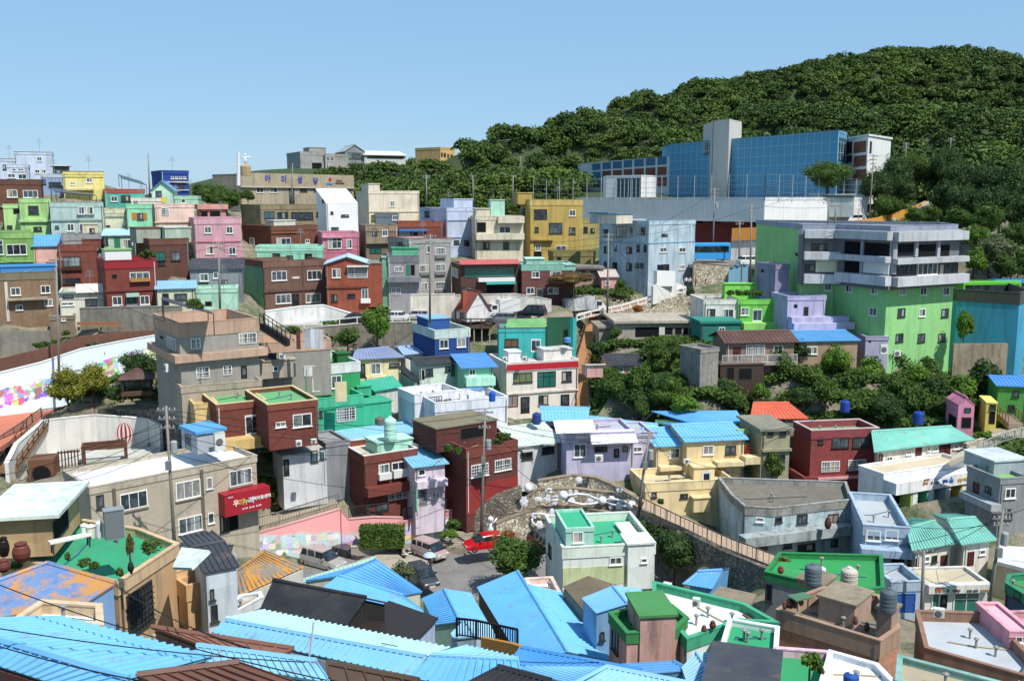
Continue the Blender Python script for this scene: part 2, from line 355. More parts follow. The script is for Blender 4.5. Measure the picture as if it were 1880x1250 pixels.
def cast(e, o, d):
    p0, t, n, L, z0, z1 = e; den = d.x * n.x + d.y * n.y
    if abs(den) < 1e-6: return None
    q = ((p0.x - o.x) * n.x + (p0.y - o.y) * n.y) / den
    w = o + d * q; return q, (w.x - p0.x) * t.x + (w.y - p0.y) * t.y, w.z
def face(h, c, x, y, tol=.35, up=.6):
    o, d = lray(h, c, x, y); best = None
    for e in edges(h):
        if (o.x - e[0].x) * e[2].x + (o.y - e[0].y) * e[2].y <= 0: continue
        r = cast(e, o, d)
        if r and -tol < r[1] < e[3] + tol and e[4] - 4 < r[2] < e[5] + up and (best is None or r[0] < best[0]): best = (r[0], e)
    return best and best[1]
def rect(h, x0, y0, x1, y1, clamp=True):
    c = h.c; e = face(h, c, (x0 + x1) / 2, (y0 + y1) / 2) or face(h, c, (x0 + x1) / 2, (y0 + y1) / 2, 2.5, 4)
    if e is None: print('NOFACE', h.label[:40], x0, y0); return None
    ym, xm = (y0 + y1) / 2, (x0 + x1) / 2
    s = [cast(e, *lray(h, c, x, ym))[1] for x in (x0, x1)]; z = [cast(e, *lray(h, c, xm, y))[2] for y in (y1, y0)]
    s.sort()
    if clamp: s = [max(.04, s[0]), min(e[3] - .04, s[1])]
    if s[1] - s[0] < .12: return None
    return e, s[0], s[1], z[0], z[1]
WHITEF = 'S#e9e9e4'
def window(h, root, e, s0, s1, z0, z1, st):
    p0, t, n = e[:3]; f = MB(); w = s1 - s0; hh = z1 - z0
    frame = {'w': WHITEF, 'b': WHITEF, 'd': 'S#3c3a38', 'g': 'S#2f3531', 'r': 'S#a01f2a', 'n': 'S#6a4a36', 't': 'S#2e8f80'}.get(st[0], WHITEF)
    if st[0] in 'KBDTGRU':          # doors
        cm = {'K': 'S#2b2a2a', 'B': 'S#5a2a26', 'D': WHITEF, 'T': 'S#2f7f63', 'G': 'S#8b8d8c', 'R': 'S#8f2430', 'U': 'S#1d56a8'}[st[0]]
        f.fbox(p0, t, n, s0, s0 + .07, 0, .07, z0, z1); f.fbox(p0, t, n, s1 - .07, s1, 0, .07, z0, z1); f.fbox(p0, t, n, s0 + .07, s1 - .07, 0, .07, z1 - .07, z1)
        f.fbox(p0, t, n, s0 + .07, s1 - .07, 0, .035, z0, z1 - .07)
        if st[0] in 'BTR' and hh > 1.2:
            for k in range(2): f.fbox(p0, t, n, s0 + w * .22, s1 - w * .22, .035, .05, z0 + hh * (.12 + .42 * k), z0 + hh * (.46 + .42 * k))
        o = f.build('door', cm, root)
        if st[0] in 'DKG' and w > .5:
            g_ = MB(); m_ = .16 if w < 1.2 else .1; k = 1 if w < 1.2 else max(2, round(w / .8)); step = (w - 2 * m_) / k
            for i in range(k): g_.fbox(p0, t, n, s0 + m_ + step * i + (.04 if i else 0), s0 + m_ + step * (i + 1), .03, .045, z0 + hh * (.12 if st[0] == 'D' else .3), z1 - .2)
            g_.build('pane', glass(R.choice((0, 1, 2))), o)
        hd = MB(); hd.fbox(p0, t, n, s1 - .17, s1 - .12, .035, .1, z0 + min(1, hh * .45), z0 + min(1.14, hh * .52)); hd.build('handle', simple('steel', (.5, .5, .5), .35, .8), o)
        return
    b = min(.09, w * .12); pr = .075
    if st[0] == 'o':
        f.fbox(p0, t, n, s0, s1, 0, .03, z0, z0 + .06); f.fbox(p0, t, n, s0, s1, 0, .03, z1 - .06, z1); f.fbox(p0, t, n, s0, s0 + .06, 0, .03, z0 + .06, z1 - .06); f.fbox(p0, t, n, s1 - .06, s1, 0, .03, z0 + .06, z1 - .06)
        o = f.build('window', 'S#4a4642', root); g_ = MB(); g_.fbox(p0, t, n, s0 + .06, s1 - .06, 0, .012, z0 + .06, z1 - .06); g_.build('pane', DARKHOLE(), o); return  # open bay without glass: flat panel painted dark for the shade within
    f.fbox(p0, t, n, s0, s1, 0, pr, z0, z0 + b); f.fbox(p0, t, n, s0, s1, 0, pr, z1 - b, z1)
    f.fbox(p0, t, n, s0, s0 + b, 0, pr, z0 + b, z1 - b); f.fbox(p0, t, n, s1 - b, s1, 0, pr, z0 + b, z1 - b)
    k = 1 if w < .75 else max(2, round(w / .85)); 
    for i in range(1, k): q = s0 + w * i / k; f.fbox(p0, t, n, q - .03, q + .03, 0, pr * .8, z0 + b, z1 - b)
    if hh > 1.7 and st[0] != 'b': q = z0 + hh * .68; f.fbox(p0, t, n, s0 + b, s1 - b, 0, pr * .75, q - .03, q + .03)
    if st[0] in 'wd' and not 'x' in st: f.fbox(p0, t, n, s0 - .08, s1 + .08, 0, .14, z0 - .07, z0)          # sill
    if st[0] == 'b' or 'b' in st:
        for i in range(1, int(w / .28)): q = s0 + .28 * i; f.fbox(p0, t, n, q - .018, q + .018, pr + .04, pr + .075, z0, z1)
        for i in range(1, int(hh / .3)): q = z0 + .3 * i; f.fbox(p0, t, n, s0, s1, pr + .08, pr + .11, q - .018, q + .018)
    if 'a' in st: f.fbox(p0, t, n, s0 - .15, s1 + .15, 0, .5, z1 + .05, z1 + .11)
    o = f.build('window', frame, root); g_ = MB(); g_.fbox(p0, t, n, s0 + b, s1 - b, 0, .014, z0 + b, z1 - b)
    gm = tint_glass((.03, .16, .13), 'green_glass') if 'g' in st else tint_glass((.06, .13, .17), 'pale_glass') if 'p' in st else glass(R.choice((0, 0, 1, 1, 2, 2, 4) if st[0] == 'd' else (0, 1, 1, 2, 2, 3, 4)))
    if 'y' in st: gm = tint_glass((.16, .17, .03), 'yellow_glass')
    if 'k' in st: gm = simple('wood_pane', (.12, .06, .035), .5)
    if st[0] in 'wdb' and len(st) == 1 and R.random() < .45 and w > .7:     # a drawn curtain behind part of the glass
        g_.cur = 1; a_ = R.choice((0, .5)); f_ = R.uniform(.25, .5); x0 = s0 + b + (w - 2 * b) * a_; g_.fbox(p0, t, n, x0, x0 + (w - 2 * b) * f_, .0, .019, z0 + b + .02, z1 - b - .02)
        g_.build('pane', [gm, R.choice(('P#b9b4a6', 'P#8f9a9c', 'P#c4b49a', 'P#7f8a86'))], o); return
    g_.build('pane', gm, o)
def rail_mb(mb, pts, hgt=1.0, sp=.14, post=1.8, r=.018):
    for a, b in zip(pts[:-1], pts[1:]):
        a, b = Vector(a), Vector(b); L = (b - a).length; up = Vector((0, 0, 1))
        if L < .05: continue
        t = (b - a) / L; s = t.cross(up).normalized()
        def bar(p, q, w):
            d = (q - p).normalized(); x = s * w; y = d.cross(s).normalized() * w
            mb.hexa([p - x - y, p + x - y, p + x + y, p - x + y, q - x - y, q + x - y, q + x + y, q - x + y])
        bar(a + up * hgt, b + up * hgt, r * 1.7); bar(a + up * .12, b + up * .12, r)
        k = max(1, round(L / post))
        for i in range(k + 1): p = a.lerp(b, i / k); bar(p, p + up * hgt, r * 1.6)
        if sp:
            k = max(1, round(L / sp))
            for i in range(1, k): p = a.lerp(b, i / k); bar(p + up * .12, p + up * hgt, r * .8)
def build_house(h):
    build_house_(h); t = getattr(h, 'into', None)
    if t:
        for o in list(h.root.children): o.parent = HS[t].root; o.matrix_basis = HS[t].Mi @ h.M
        bpy.data.objects.remove(h.root); h.root = HS[t].root
def build_house_(h):
    root = thing(h.name, h.label, h.cat, h.org, h.yaw, h.group); h.root = root; HS[h.label] = h; poly = h.poly; rf = h.roof; Ht = h.H; wm = h.wall; kind = rf[0]
    if kind == 'flat':
        _, fl, pc, ph = rf[:4]; pc = pc or wm; zf = Ht - ph
        w = MB(); w.prism(poly, -h.under, zf); w.build('wall', wm, root)
        r = MB(); r.prism(offset(poly, -.12), zf + .004, zf + .05); r.build('roof', fl, root)
        q = MB(); q.ring(offset(poly, .07), offset(poly, -.14), zf - .18, Ht - .05); q.build('parapet', pc, root)
        cpx = rf[4] if len(rf) > 4 else None
        q = MB(); q.ring(offset(poly, .10), offset(poly, -.17), Ht - .05, Ht + .03); q.build('coping', cpx or pc, root); h.rz = zf + .05
    elif kind == 'slab':
        w = MB(); w.prism(poly, -h.under, Ht - rf[2]); w.build('wall', wm, root)
        r = MB(); r.prism(offset(poly, rf[3]), Ht - rf[2], Ht); r.build('roof', rf[1], root); h.rz = Ht
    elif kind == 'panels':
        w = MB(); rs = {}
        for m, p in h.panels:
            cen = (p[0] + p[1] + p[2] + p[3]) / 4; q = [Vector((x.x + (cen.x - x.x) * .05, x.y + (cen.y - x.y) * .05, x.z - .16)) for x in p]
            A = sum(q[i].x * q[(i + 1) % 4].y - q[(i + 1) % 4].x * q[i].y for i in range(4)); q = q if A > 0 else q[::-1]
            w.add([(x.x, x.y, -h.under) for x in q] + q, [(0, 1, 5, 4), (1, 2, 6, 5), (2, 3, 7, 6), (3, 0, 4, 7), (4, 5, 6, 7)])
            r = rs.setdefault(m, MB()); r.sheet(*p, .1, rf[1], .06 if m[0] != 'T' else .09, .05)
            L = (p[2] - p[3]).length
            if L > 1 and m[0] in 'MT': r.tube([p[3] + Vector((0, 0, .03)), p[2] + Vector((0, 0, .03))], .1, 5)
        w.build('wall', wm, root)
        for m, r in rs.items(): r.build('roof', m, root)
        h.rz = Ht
    elif kind == 'custom':
        P, E1, R1, R0, B1, B0 = rf[2]; sp = rf[3]
        def zf(p):      # underside of the roof above a wall corner
            return Ht - .1
        w = MB(); w.prism(poly, -h.under, Ht - .12)
        for a, b, c in ((P, B0, R0), (E1, B1, R1)):
            if rf[4]:
                cen = (P + E1 + B0 + B1) / 4; s_ = lambda q: Vector((q.x + (cen.x - q.x) * .05, q.y + (cen.y - q.y) * .05, q.z - .1))
                w.add([s_(a), s_(b), s_(c)], [(0, 1, 2)])
        w.build('wall', wm, root)
        r = MB(); tl = rf[1][0] == 'T'; hh = .07 if tl else .045
        r.sheet(P, E1, R1, R0, .1, sp, hh, .07 if tl else .045)
        if rf[4]:
            if (B0 - R0).length > .5: r.sheet(B0, B1, R1, R0, .1, sp, hh)
            for a, b, c in ((P, B0, R0), (B1, E1, R1)):
                d = (a + b) / 2
                if (Vector((d.x, d.y, 0)) - Vector((c.x, c.y, 0))).length > .8: r.sheet(a, b, c, c, .1, sp, hh)
            o2 = r.build('roof', rf[1], root); q = MB(); q.tube([R0 + Vector((0, 0, .04)), R1 + Vector((0, 0, .04))], .12, 6); q.build('ridge_cap', rf[1], o2)
        else: r.build('roof', rf[1], root)
        h.rz = Ht
    else:
        _, rm, rise, ov = rf[:4]; Wd, D = h.Wd, h.D; sp = rf[4] if len(rf) > 4 else .4; z = Ht; tl = rm[0] == 'T'; hh = .07 if tl else .045; ww = .07 if tl else .045
        w = MB(); r = MB(); ridge = None
        if kind == 'gx':
            w.add([(0, 0, -h.under), (Wd, 0, -h.under), (Wd, D, -h.under), (0, D, -h.under), (0, 0, z), (Wd, 0, z), (Wd, D, z), (0, D, z), (0, D / 2, z + rise), (Wd, D / 2, z + rise)],
                  [(0, 1, 5, 4), (2, 3, 7, 6), (1, 2, 6, 9, 5), (3, 0, 4, 8, 7), (3, 2, 1, 0), (4, 5, 9, 8), (6, 7, 8, 9)])
            k = rise / (D / 2); e = ov * k; u = .1
            r.sheet((-ov, -ov, z - e + u), (Wd + ov, -ov, z - e + u), (Wd + ov, D / 2, z + rise + u), (-ov, D / 2, z + rise + u), .09, sp, hh, ww)
            r.sheet((Wd + ov, D + ov, z - e + u), (-ov, D + ov, z - e + u), (-ov, D / 2, z + rise + u), (Wd + ov, D / 2, z + rise + u), .09, sp, hh, ww); ridge = [(-ov, D / 2, z + rise + u), (Wd + ov, D / 2, z + rise + u)]
        elif kind == 'gy':
            w.add([(0, 0, -h.under), (Wd, 0, -h.under), (Wd, D, -h.under), (0, D, -h.under), (0, 0, z), (Wd, 0, z), (Wd, D, z), (0, D, z), (Wd / 2, 0, z + rise), (Wd / 2, D, z + rise)],
                  [(0, 1, 5, 8, 4), (2, 3, 7, 9, 6), (1, 2, 6, 5), (3, 0, 4, 7), (3, 2, 1, 0), (5, 6, 9, 8), (7, 4, 8, 9)])
            k = rise / (Wd / 2); e = ov * k; u = .1
            r.sheet((Wd + ov, -ov, z - e + u), (Wd + ov, D + ov, z - e + u), (Wd / 2, D + ov, z + rise + u), (Wd / 2, -ov, z + rise + u), .09, sp, hh, ww)
            r.sheet((-ov, D + ov, z - e + u), (-ov, -ov, z - e + u), (Wd / 2, -ov, z + rise + u), (Wd / 2, D + ov, z + rise + u), .09, sp, hh, ww); ridge = [(Wd / 2, -ov, z + rise + u), (Wd / 2, D + ov, z + rise + u)]
        elif kind in ('sf', 'sb'):
            zf, zb = (z, z + rise) if kind == 'sf' else (z, z - rise)
            w.add([(0, 0, -h.under), (Wd, 0, -h.under), (Wd, D, -h.under), (0, D, -h.under), (0, 0, zf - .02), (Wd, 0, zf - .02), (Wd, D, zb - .02), (0, D, zb - .02)],
                  [(0, 1, 5, 4), (1, 2, 6, 5), (2, 3, 7, 6), (3, 0, 4, 7), (3, 2, 1, 0), (4, 5, 6, 7)])
            k = (zb - zf) / D; u = .1
            r.sheet((-ov, -ov, zf - ov * k + u), (Wd + ov, -ov, zf - ov * k + u), (Wd + ov, D + ov, zb + ov * k + u), (-ov, D + ov, zb + ov * k + u), .09, sp, hh, ww)
        elif kind == 'hip':
            w.prism(poly, -h.under, z); i_ = min(Wd, D) * .45; u = .1
            a, b, c, d = (-ov, -ov, z + u - .1), (Wd + ov, -ov, z + u - .1), (Wd + ov, D + ov, z + u - .1), (-ov, D + ov, z + u - .1)
            if Wd >= D: p, q = (i_, D / 2, z + rise + u), (Wd - i_, D / 2, z + rise + u); fs = [(a, b, q, p), (c, d, p, q), (d, a, p, p), (b, c, q, q)]
            else: p, q = (Wd / 2, i_, z + rise + u), (Wd / 2, D - i_, z + rise + u); fs = [(a, b, p, p), (b, c, q, p), (c, d, q, q), (d, a, p, q)]
            for f in fs: r.sheet(*f, .09, sp, hh, ww)
            ridge = [p, q]
        w.build('wall', wm, root); ro = r.build('roof', rm, root)
        if ridge: q = MB(); q.tube([Vector(x) + Vector((0, 0, .03)) for x in ridge], .11, 6); q.build('ridge_cap', rm, ro)
        h.rz = Ht
    for b in h.boxes:       # x0,x1,vt,back,depth,wall,roofhex[,vb,parapet]
        x0, x1, vt, back, dp, wl, rh = b[:7]; o, d0 = lray(h, h.c, x0, vt); _, d1 = lray(h, h.c, x1, vt)
        q0 = (back - o.y) / d0.y; q1 = (back - o.y) / d1.y; X0 = o.x + d0.x * q0; X1 = o.x + d1.x * q1; zt = (o.z + d0.z * q0 + o.z + d1.z * q1) / 2
        if len(b) > 7 and b[7] is not None: _, dd = lray(h, h.c, (x0 + x1) / 2, b[7]); zb = o.z + dd.z * (back - o.y) / dd.y
        else: zb = h.rz - .01
        if X1 - X0 < .2 or zt - zb < .1: print('BOX?', h.label[:40], b[:4], round(X1 - X0, 2), round(zt - zb, 2)); continue
        pl = [(X0, back), (X1, back), (X1, back + dp), (X0, back + dp)]; low = zb < -.5
        m = MB(); pp = b[8] if len(b) > 8 else 0
        nm = 'rooftop_room' if back > 0 else 'wing'
        if pp:
            m.prism(pl, zb, zt - pp); o = m.build(nm, wl, root); q = MB(); q.ring(offset(pl, .06), offset(pl, -.14), zt - pp - .1, zt); q.build('parapet', wl, o)
            q = MB(); q.prism(offset(pl, -.14), zt - pp + .004, zt - pp + .04); q.build('floor', rh, o)
        else:
            m.prism(pl, zb, zt - .12); o = m.build(nm, wl, root); q = MB(); q.prism(offset(pl, .12), zt - .12, zt + .02); q.build('cap', rh, o)
        h.vol.append((pl, zb, zt))
    q = R.random(); e0 = next(iter(edges(h)))
    if h.cat == 'house' and e0[3] > 2.5 and h.H > 2.2:     # rain pipes, vents and roof pipes fixed to the house
        s_ = .18 if q < .5 else e0[3] - .2; m = MB(); m.fbox(e0[0], e0[1], e0[2], s_ - .045, s_ + .045, .0, .1, -.5, h.H - .35 if kind == 'flat' else h.H - .15); m.build('rain_pipe', R.choice(('S#8a8780', 'S#c9c6bd', 'S#6a5a50')), root)
        if kind == 'flat' and h.org.y > 105 and q < .5:
            cx, cy = poly[0][0] * .35 + poly[2][0] * .65, poly[0][1] * .4 + poly[2][1] * .6; m = MB(); m.tube([(cx, cy, h.rz), (cx, cy, h.rz + 3.2)], .035, 5); [m.tube([(cx - .7 + .12 * i, cy, h.rz + 2.4 + .25 * i), (cx + .7 - .12 * i, cy, h.rz + 2.4 + .25 * i)], .022, 4) for i in range(4)]; m.build('antenna', 'S#8f9294', root)
        if kind == 'flat' and h.org.y < 150:
            cx, cy = sum(p[0] for p in poly) / len(poly), sum(p[1] for p in poly) / len(poly)
            for i in range(1 + int(q * 3)):
                x, y = cx + h.Wd * R.uniform(-.26, .26), cy + h.D * R.uniform(-.2, .2); m = MB(); z = h.rz; m.lathe([(.07, -.02), (.07, .55), (.16, .56), (.16, .62), (.02, .7)], 8, (x, y, z)); m.build('vent_pipe', 'S#8f8f8c', root)
            m = MB(); m.tube([(cx - h.Wd * .3, cy, h.rz + .05), (cx - h.Wd * .05, cy + .3, h.rz + .06), (cx + h.Wd * .28, cy + h.D * .15, h.rz + .05)], .035, 5); m.build('roof_hose', R.choice(('S#3a3a3a', 'S#2f6f8a', 'S#b59a5a')), root)
    for b in [x.split() for x in h.bands.split(';') if x.strip()]:
        if b[0] == 'ring':      # ring v0 v1 proud mat [name]
            p0 = Vector(poly[0]); e = (p0, None, None); o, _ = lray(h, h.c, 0, 0); zz = []
            ref = h.M @ Vector((poly[0][0], poly[0][1], 0))
            for v in (float(b[2]), float(b[1])):
                # height where the first corner's vertical meets image row v
                _, vv = px(h.c, 0, v); s = (vv - 625) / F; zz.append(CZ + ref.y * (-SP - s * CP) / (CP - s * SP) - h.org.z)
            q = MB(); q.ring(offset(poly, float(b[3])), offset(poly, -.05), zz[0], zz[1]); q.build(b[5] if len(b) > 5 else 'ledge', b[4], root); continue
        x0, x1, y0, y1, pr = map(float, b[:5]); rr = rect(h, x0, y0, x1, y1, False)
        if rr:
            e, s0, s1, z0, z1 = rr; q = MB(); V_ = lambda s, p, z: Vector((e[0].x + e[1].x * s + e[2].x * p, e[0].y + e[1].y * s + e[2].y * p, z))
            if b[-1] == 'canopy' and z1 - z0 > .5: q.sheet(V_(s0, pr, z0 + .2), V_(s1, pr, z0 + .2), V_(s1, -.6, z1), V_(s0, -.6, z1), .07, .35, .035)
            else: q.fbox(e[0], e[1], e[2], s0, s1, -.02, pr, z0, z1)
            q.build(b[6] if len(b) > 6 else 'ledge', b[5], root)
    for b in [x.split() for x in h.win.split(';') if x.strip()]:
        x0, y0, x1, y1 = map(float, b[:4]); rr = rect(h, x0, y0, x1, y1)
        if rr: window(h, root, *rr, b[4] if len(b) > 4 else 'w')
    for b in [x.split() for x in h.rails.split(';') if x.strip()]:   # x0 x1 y(base) height proud mat
        x0, x1, y, hg, pr = map(float, b[:5]); rr = rect(h, x0, y - 1, x1, y, False)
        if rr:
            e, s0, s1, z0, _ = rr; q = MB(); pt = lambda s, p: (e[0].x + e[1].x * s + e[2].x * p, e[0].y + e[1].y * s + e[2].y * p, z0)
            rail_mb(q, [pt(s0, pr), pt(s1, pr)], hg); q.build('railing', b[5], root)
HS = {}
# ================================================================ ground
CARVE = []
EXTRA_GP = []   # (crop, x, y, Y) points lying on the ground
def ground_build():
    for q in EXTRA_GP: p = at(*q); gp(p.x, p.y, p.z)
    P = np.array(GP)
    # hill behind: crest points in the picture with their distances (trees stand about 8 m above the soil)
    hill = []
    for u, v, Y in [(600, 372, 270), (760, 350, 290), (850, 284, 302), (940, 252, 320), (1060, 225, 340), (1180, 192, 360), (1300, 168, 380), (1390, 158, 395), (1450, 145, 405), (1470, 128, 405), (1560, 122, 420), (1640, 107, 430), (1740, 110, 440), (1800, 117, 440), (1880, 152, 440), (2000, 190, 440), (2200, 260, 440)]:
        p = at('N', u, v, Y); hill.append((p.x, p.y, p.z)); hill.append((p.x + 25, p.y + 70, p.z - 18)); hill.append((p.x + 40, p.y + 160, p.z - 50))
    for u, v, Y in [(900, 350, 262), (1000, 345, 262), (1100, 330, 268), (1250, 290, 285), (1400, 280, 290), (1500, 270, 285), (1600, 300, 262), (1650, 330, 235), (1700, 330, 232), (1750, 310, 245), (1850, 300, 250), (1700, 220, 330), (1850, 230, 330), (1450, 215, 345), (1200, 255, 320), (1800, 430, 165), (1880, 440, 160), (1860, 380, 195), (1780, 370, 205), (1990, 430, 160), (2000, 330, 240), (2100, 300, 300), (1700, 392, 190), (1640, 400, 185)]:
        p = at('N', u, v, Y); hill.append((p.x, p.y, p.z))
    P = np.concatenate([P, np.array(hill), np.array([(0, -12, 27), (-30, -5, 26), (30, -5, 26), (0, 8, 26), (-14, 12, 25), (14, 12, 24), (-60, 40, 14), (50, 25, 12), (-140, 190, 30), (-200, 120, 20), (-150, 260, 30), (-220, 330, 25), (-80, 330, 33), (-60, 420, 30), (160, 60, 0), (150, 100, 8), (-38, 66, 2), (-28, 72, 1.5), (-20, 76, 1), (-46, 74, 2.5), (-36, 80, 2.2), (-30, 62, 3), (-18, 66, 1), (-52, 84, 4)], float)])
    def axis(lo, hi, st, far): a = list(np.arange(lo, hi + .1, st)); g = 12; o = [hi]; 
    xs = np.concatenate([[-4000, -1500, -700, -420, -330], np.arange(-270, 60, 2.0), np.arange(60, 330, 3.0), [360, 420, 520, 800, 1700, 4000]])
    xs = np.unique(np.concatenate([[-4000, -1500, -700, -420, -330], np.arange(-270, -80, 4.0), np.arange(-80, 90, 1.5), np.arange(90, 330, 4.0), [360, 420, 520, 800, 1700, 4000]]))
    ys = np.unique(np.concatenate([[-400, -120, -60, -30], np.arange(-15, 170, 1.5), np.arange(170, 300, 3.0), np.arange(300, 640, 8.0), [700, 900, 1500, 3000, 6000]]))
    X, Yg = np.meshgrid(xs, ys); Z = np.zeros_like(X); pts = np.stack([X.ravel(), Yg.ravel()], 1); z = np.zeros(len(pts))
    for i in range(0, len(pts), 4000):
        d2 = ((pts[i:i + 4000, None, :] - P[None, :, :2]) ** 2).sum(2)
        far = 12.0 + .0002 * d2.min(1, keepdims=True)
        w = 1 / (d2 + 1.5) ** 1.9
        z[i:i + 4000] = (w * P[None, :, 2]).sum(1) / w.sum(1)
    Z = z.reshape(X.shape)
    dist = np.maximum(0, np.maximum(np.abs(X) - 330, Yg - 640)); Z = Z - np.clip(dist * .06, 0, 60)
    k = Z.copy(); k[1:-1, 1:-1] = (Z[1:-1, 1:-1] * 2 + Z[:-2, 1:-1] + Z[2:, 1:-1] + Z[1:-1, :-2] + Z[1:-1, 2:]) / 6; Z = np.minimum(k, Z + .15)
    for pl, zc in CARVE:
        pl = np.array(pl); lo, hi = pl.min(0) - 2, pl.max(0) + 2; m = (X > lo[0]) & (X < hi[0]) & (Yg > lo[1]) & (Yg < hi[1]); q = np.stack([X[m], Yg[m]], 1)
        ins = np.zeros(len(q), bool); n = len(pl); dm = np.full(len(q), 1e9)
        for i in range(n):
            a, b = pl[i], pl[(i + 1) % n]; c = ((a[1] > q[:, 1]) != (b[1] > q[:, 1])) & (q[:, 0] < (b[0] - a[0]) * (q[:, 1] - a[1]) / (b[1] - a[1] + 1e-9) + a[0]); ins ^= c
            t = np.clip(((q - a) @ (b - a)) / ((b - a) @ (b - a) + 1e-9), 0, 1); dm = np.minimum(dm, np.linalg.norm(q - a - t[:, None] * (b - a), axis=1))
        sel = ins | (dm < 1.3); zz = Z[m]; zz[sel] = np.minimum(zz[sel], zc - .2); Z[m] = zz
    az = X / np.maximum(Yg, 1)
    for ln in SIGHT:
        for (x0, y0, z0), (x1, y1, z1) in zip(ln[:-1], ln[1:]):
            a0, a1 = x0 / y0, x1 / y1
            if a0 > a1: a0, a1, y0, y1, z0, z1 = a1, a0, y1, y0, z1, z0
            if a1 - a0 < 1e-4: continue
            t = (az - a0) / (a1 - a0); yy = y0 + (y1 - y0) * t; lim = CZ + (z0 + (z1 - z0) * t - CZ) * Yg / yy - .25; pad = 1.6 / np.maximum(Yg, 20) / (a1 - a0)
            m = (t > -pad) & (t < 1 + pad) & (Yg < yy + .8) & (Yg > 45); Z[m] = np.minimum(Z[m], lim[m])
    global GX, GY, GZ; GX, GY, GZ = xs, ys, Z
    ny, nx = X.shape; v = np.stack([X.ravel(), Yg.ravel(), Z.ravel()], 1)
    idx = np.arange(nx * ny).reshape(ny, nx); f = np.stack([idx[:-1, :-1], idx[:-1, 1:], idx[1:, 1:], idx[1:, :-1]], -1).reshape(-1, 4)
    me = bpy.data.meshes.new('ground'); me.from_pydata(v.tolist(), [], f.tolist()); me.polygons.foreach_set('use_smooth', [True] * len(f))
    m = N('ground_soil'); vec = m.coord((1, 1, 1), False); a = m.noise(vec, .35, 6, .7); b = m.noise(vec, 2.5, 5, .7)
    col = m.mix(m.ramp(a, .42, .58), (.23, .19, .14), (.07, .095, .035)); col = m.mix(m.ramp(b, .5, .75, 0, .6), col, (.3, .27, .22)); tc = m.n('TexCoord'); sp = m.n('SeparateXYZ'); m.l(tc.outputs['Object'], sp.inputs[0]); col = m.mix(m.math('MAXIMUM', m.ramp(sp.outputs[1], 205, 225), m.ramp(sp.outputs[0], 85, 110)), col, (.035, .055, .016)); m.l(col, m.p.inputs['Base Color']); m.p.inputs['Roughness'].default_value = .95; m.bump(b, .6, .1)
    me.materials.append(m.m); o = bpy.data.objects.new('ground', me); COL.objects.link(o); tag(o, kind='structure')
def gz(x, y):
    i = min(max(int(np.searchsorted(GX, x)) - 1, 0), len(GX) - 2); j = min(max(int(np.searchsorted(GY, y)) - 1, 0), len(GY) - 2)
    a = (x - GX[i]) / (GX[i + 1] - GX[i]); b = (y - GY[j]) / (GY[j + 1] - GY[j])
    return float(GZ[j, i] * (1 - a) * (1 - b) + GZ[j, i + 1] * a * (1 - b) + GZ[j + 1, i] * (1 - a) * b + GZ[j + 1, i + 1] * a * b)
# ================================================================ houses: the upper left hillside (crop A)
FL = lambda f='F#8d8f8a', p=None, h=.9: ('flat', f, p, h)
H('A', 'pale blue two storey house with dark red roof edge, highest on the far skyline', 192, 24, (None, 100, 372), (112, 310), '#c3d3e6', FL('F#9a9a98', None, .3) + ('S#8c3038',), '265 148 300 182;250 240 285 268;295 240 330 268', dep=9)
H('A', 'pale blue low annex with dark red roof line beside the skyline house', 190, 24, (None, -30, 104), (162, 300), '#c3d3e6', FL('F#9a9a98', None, .3) + ('S#8c3038',), '20 205 60 240 d', dep=8)
H('A', 'small white and blue house with a row of white windows under the skyline house', 180, 24, (None, 45, 200), (203, 330), '#c9d8ee', FL('F#9a9a98', None, .4), '85 232 115 252;128 232 172 252;55 270 110 300;130 272 190 310', dep=7)
H('A', 'dark teal hut with flat white slab roof near the skyline', 184, 26, (None, 378, 495), (205, 300), '#47645f', ('slab', 'P#d5dad2', .25, .4), '400 240 480 270 d', dep=6)
H('A', 'light blue plastered house with flat roof left of the lemon yellow house', 174, 26, (None, 292, 445), (270, 400), '#8fabd6', FL('F#aab2b5', '#b9c6d8', .5), '300 310 328 345 d;350 330 440 365 d', dep=7)
H('A', 'lemon yellow house with red roof line and white railed balcony', 166, 24, (None, 450, 742), (252, 425), '#ebdc78', FL('F#a39a80', None, .4) + ('S#b0483c',), '620 300 662 335;505 330 540 350', '480 672 375 388 1.2 #e6d98a balcony;450 742 290 295 .1 #d8c860', rails='485 668 376 1.1 1.1 S#d8d8d4', dep=9)
H('A', 'dark brown brick house at the left edge with two white windows', 158, 24, (None, -40, 290), (310, 510), 'B#66402f', FL('F#77706a', 'B#5a3a30', .7), '50 385 125 440;165 388 272 442', '-40 290 498 510 .25 C#8a8078', dep=9)
H('A', 'teal house with brick red roof terrace and potted plants', 163, 24, (None, 748, 1035), (380, 500), '#45b39c', FL('F#8e6a55', 'S#a5513f', .5), '795 430 842 470;868 425 936 468 d', dep=9)
H('A', 'royal blue building with four small awning windows on its wall', 180, 12, (1085, 1155, 1350), (246, 440), '#1d479b', FL('F#2c4f93', None, .5), '1225 290 1246 308;1255 290 1276 308;1285 290 1306 308;1315 290 1335 308;1235 345 1270 380 d;1280 345 1320 380 d', '1155 1352 325 334 .3 #d9cdb0;1155 1352 384 390 .3 #d9d9d9', dep=8)
H('A', 'small mint house with blue trimmed gable front below the royal blue building', 166, 14, (None, 1088, 1235), (385, 500), '#b5e0c3', ('gy', 'M#3a86b8', 1.4, .35), '1115 393 1160 438 d', dep=8)
H('A', 'mint green flat roofed wing beside the small gabled house', 168, 14, (None, 1240, 1418), (428, 520), '#a9d9b8', FL('F#9fb5a5', None, .4), '1300 450 1330 480', dep=7)
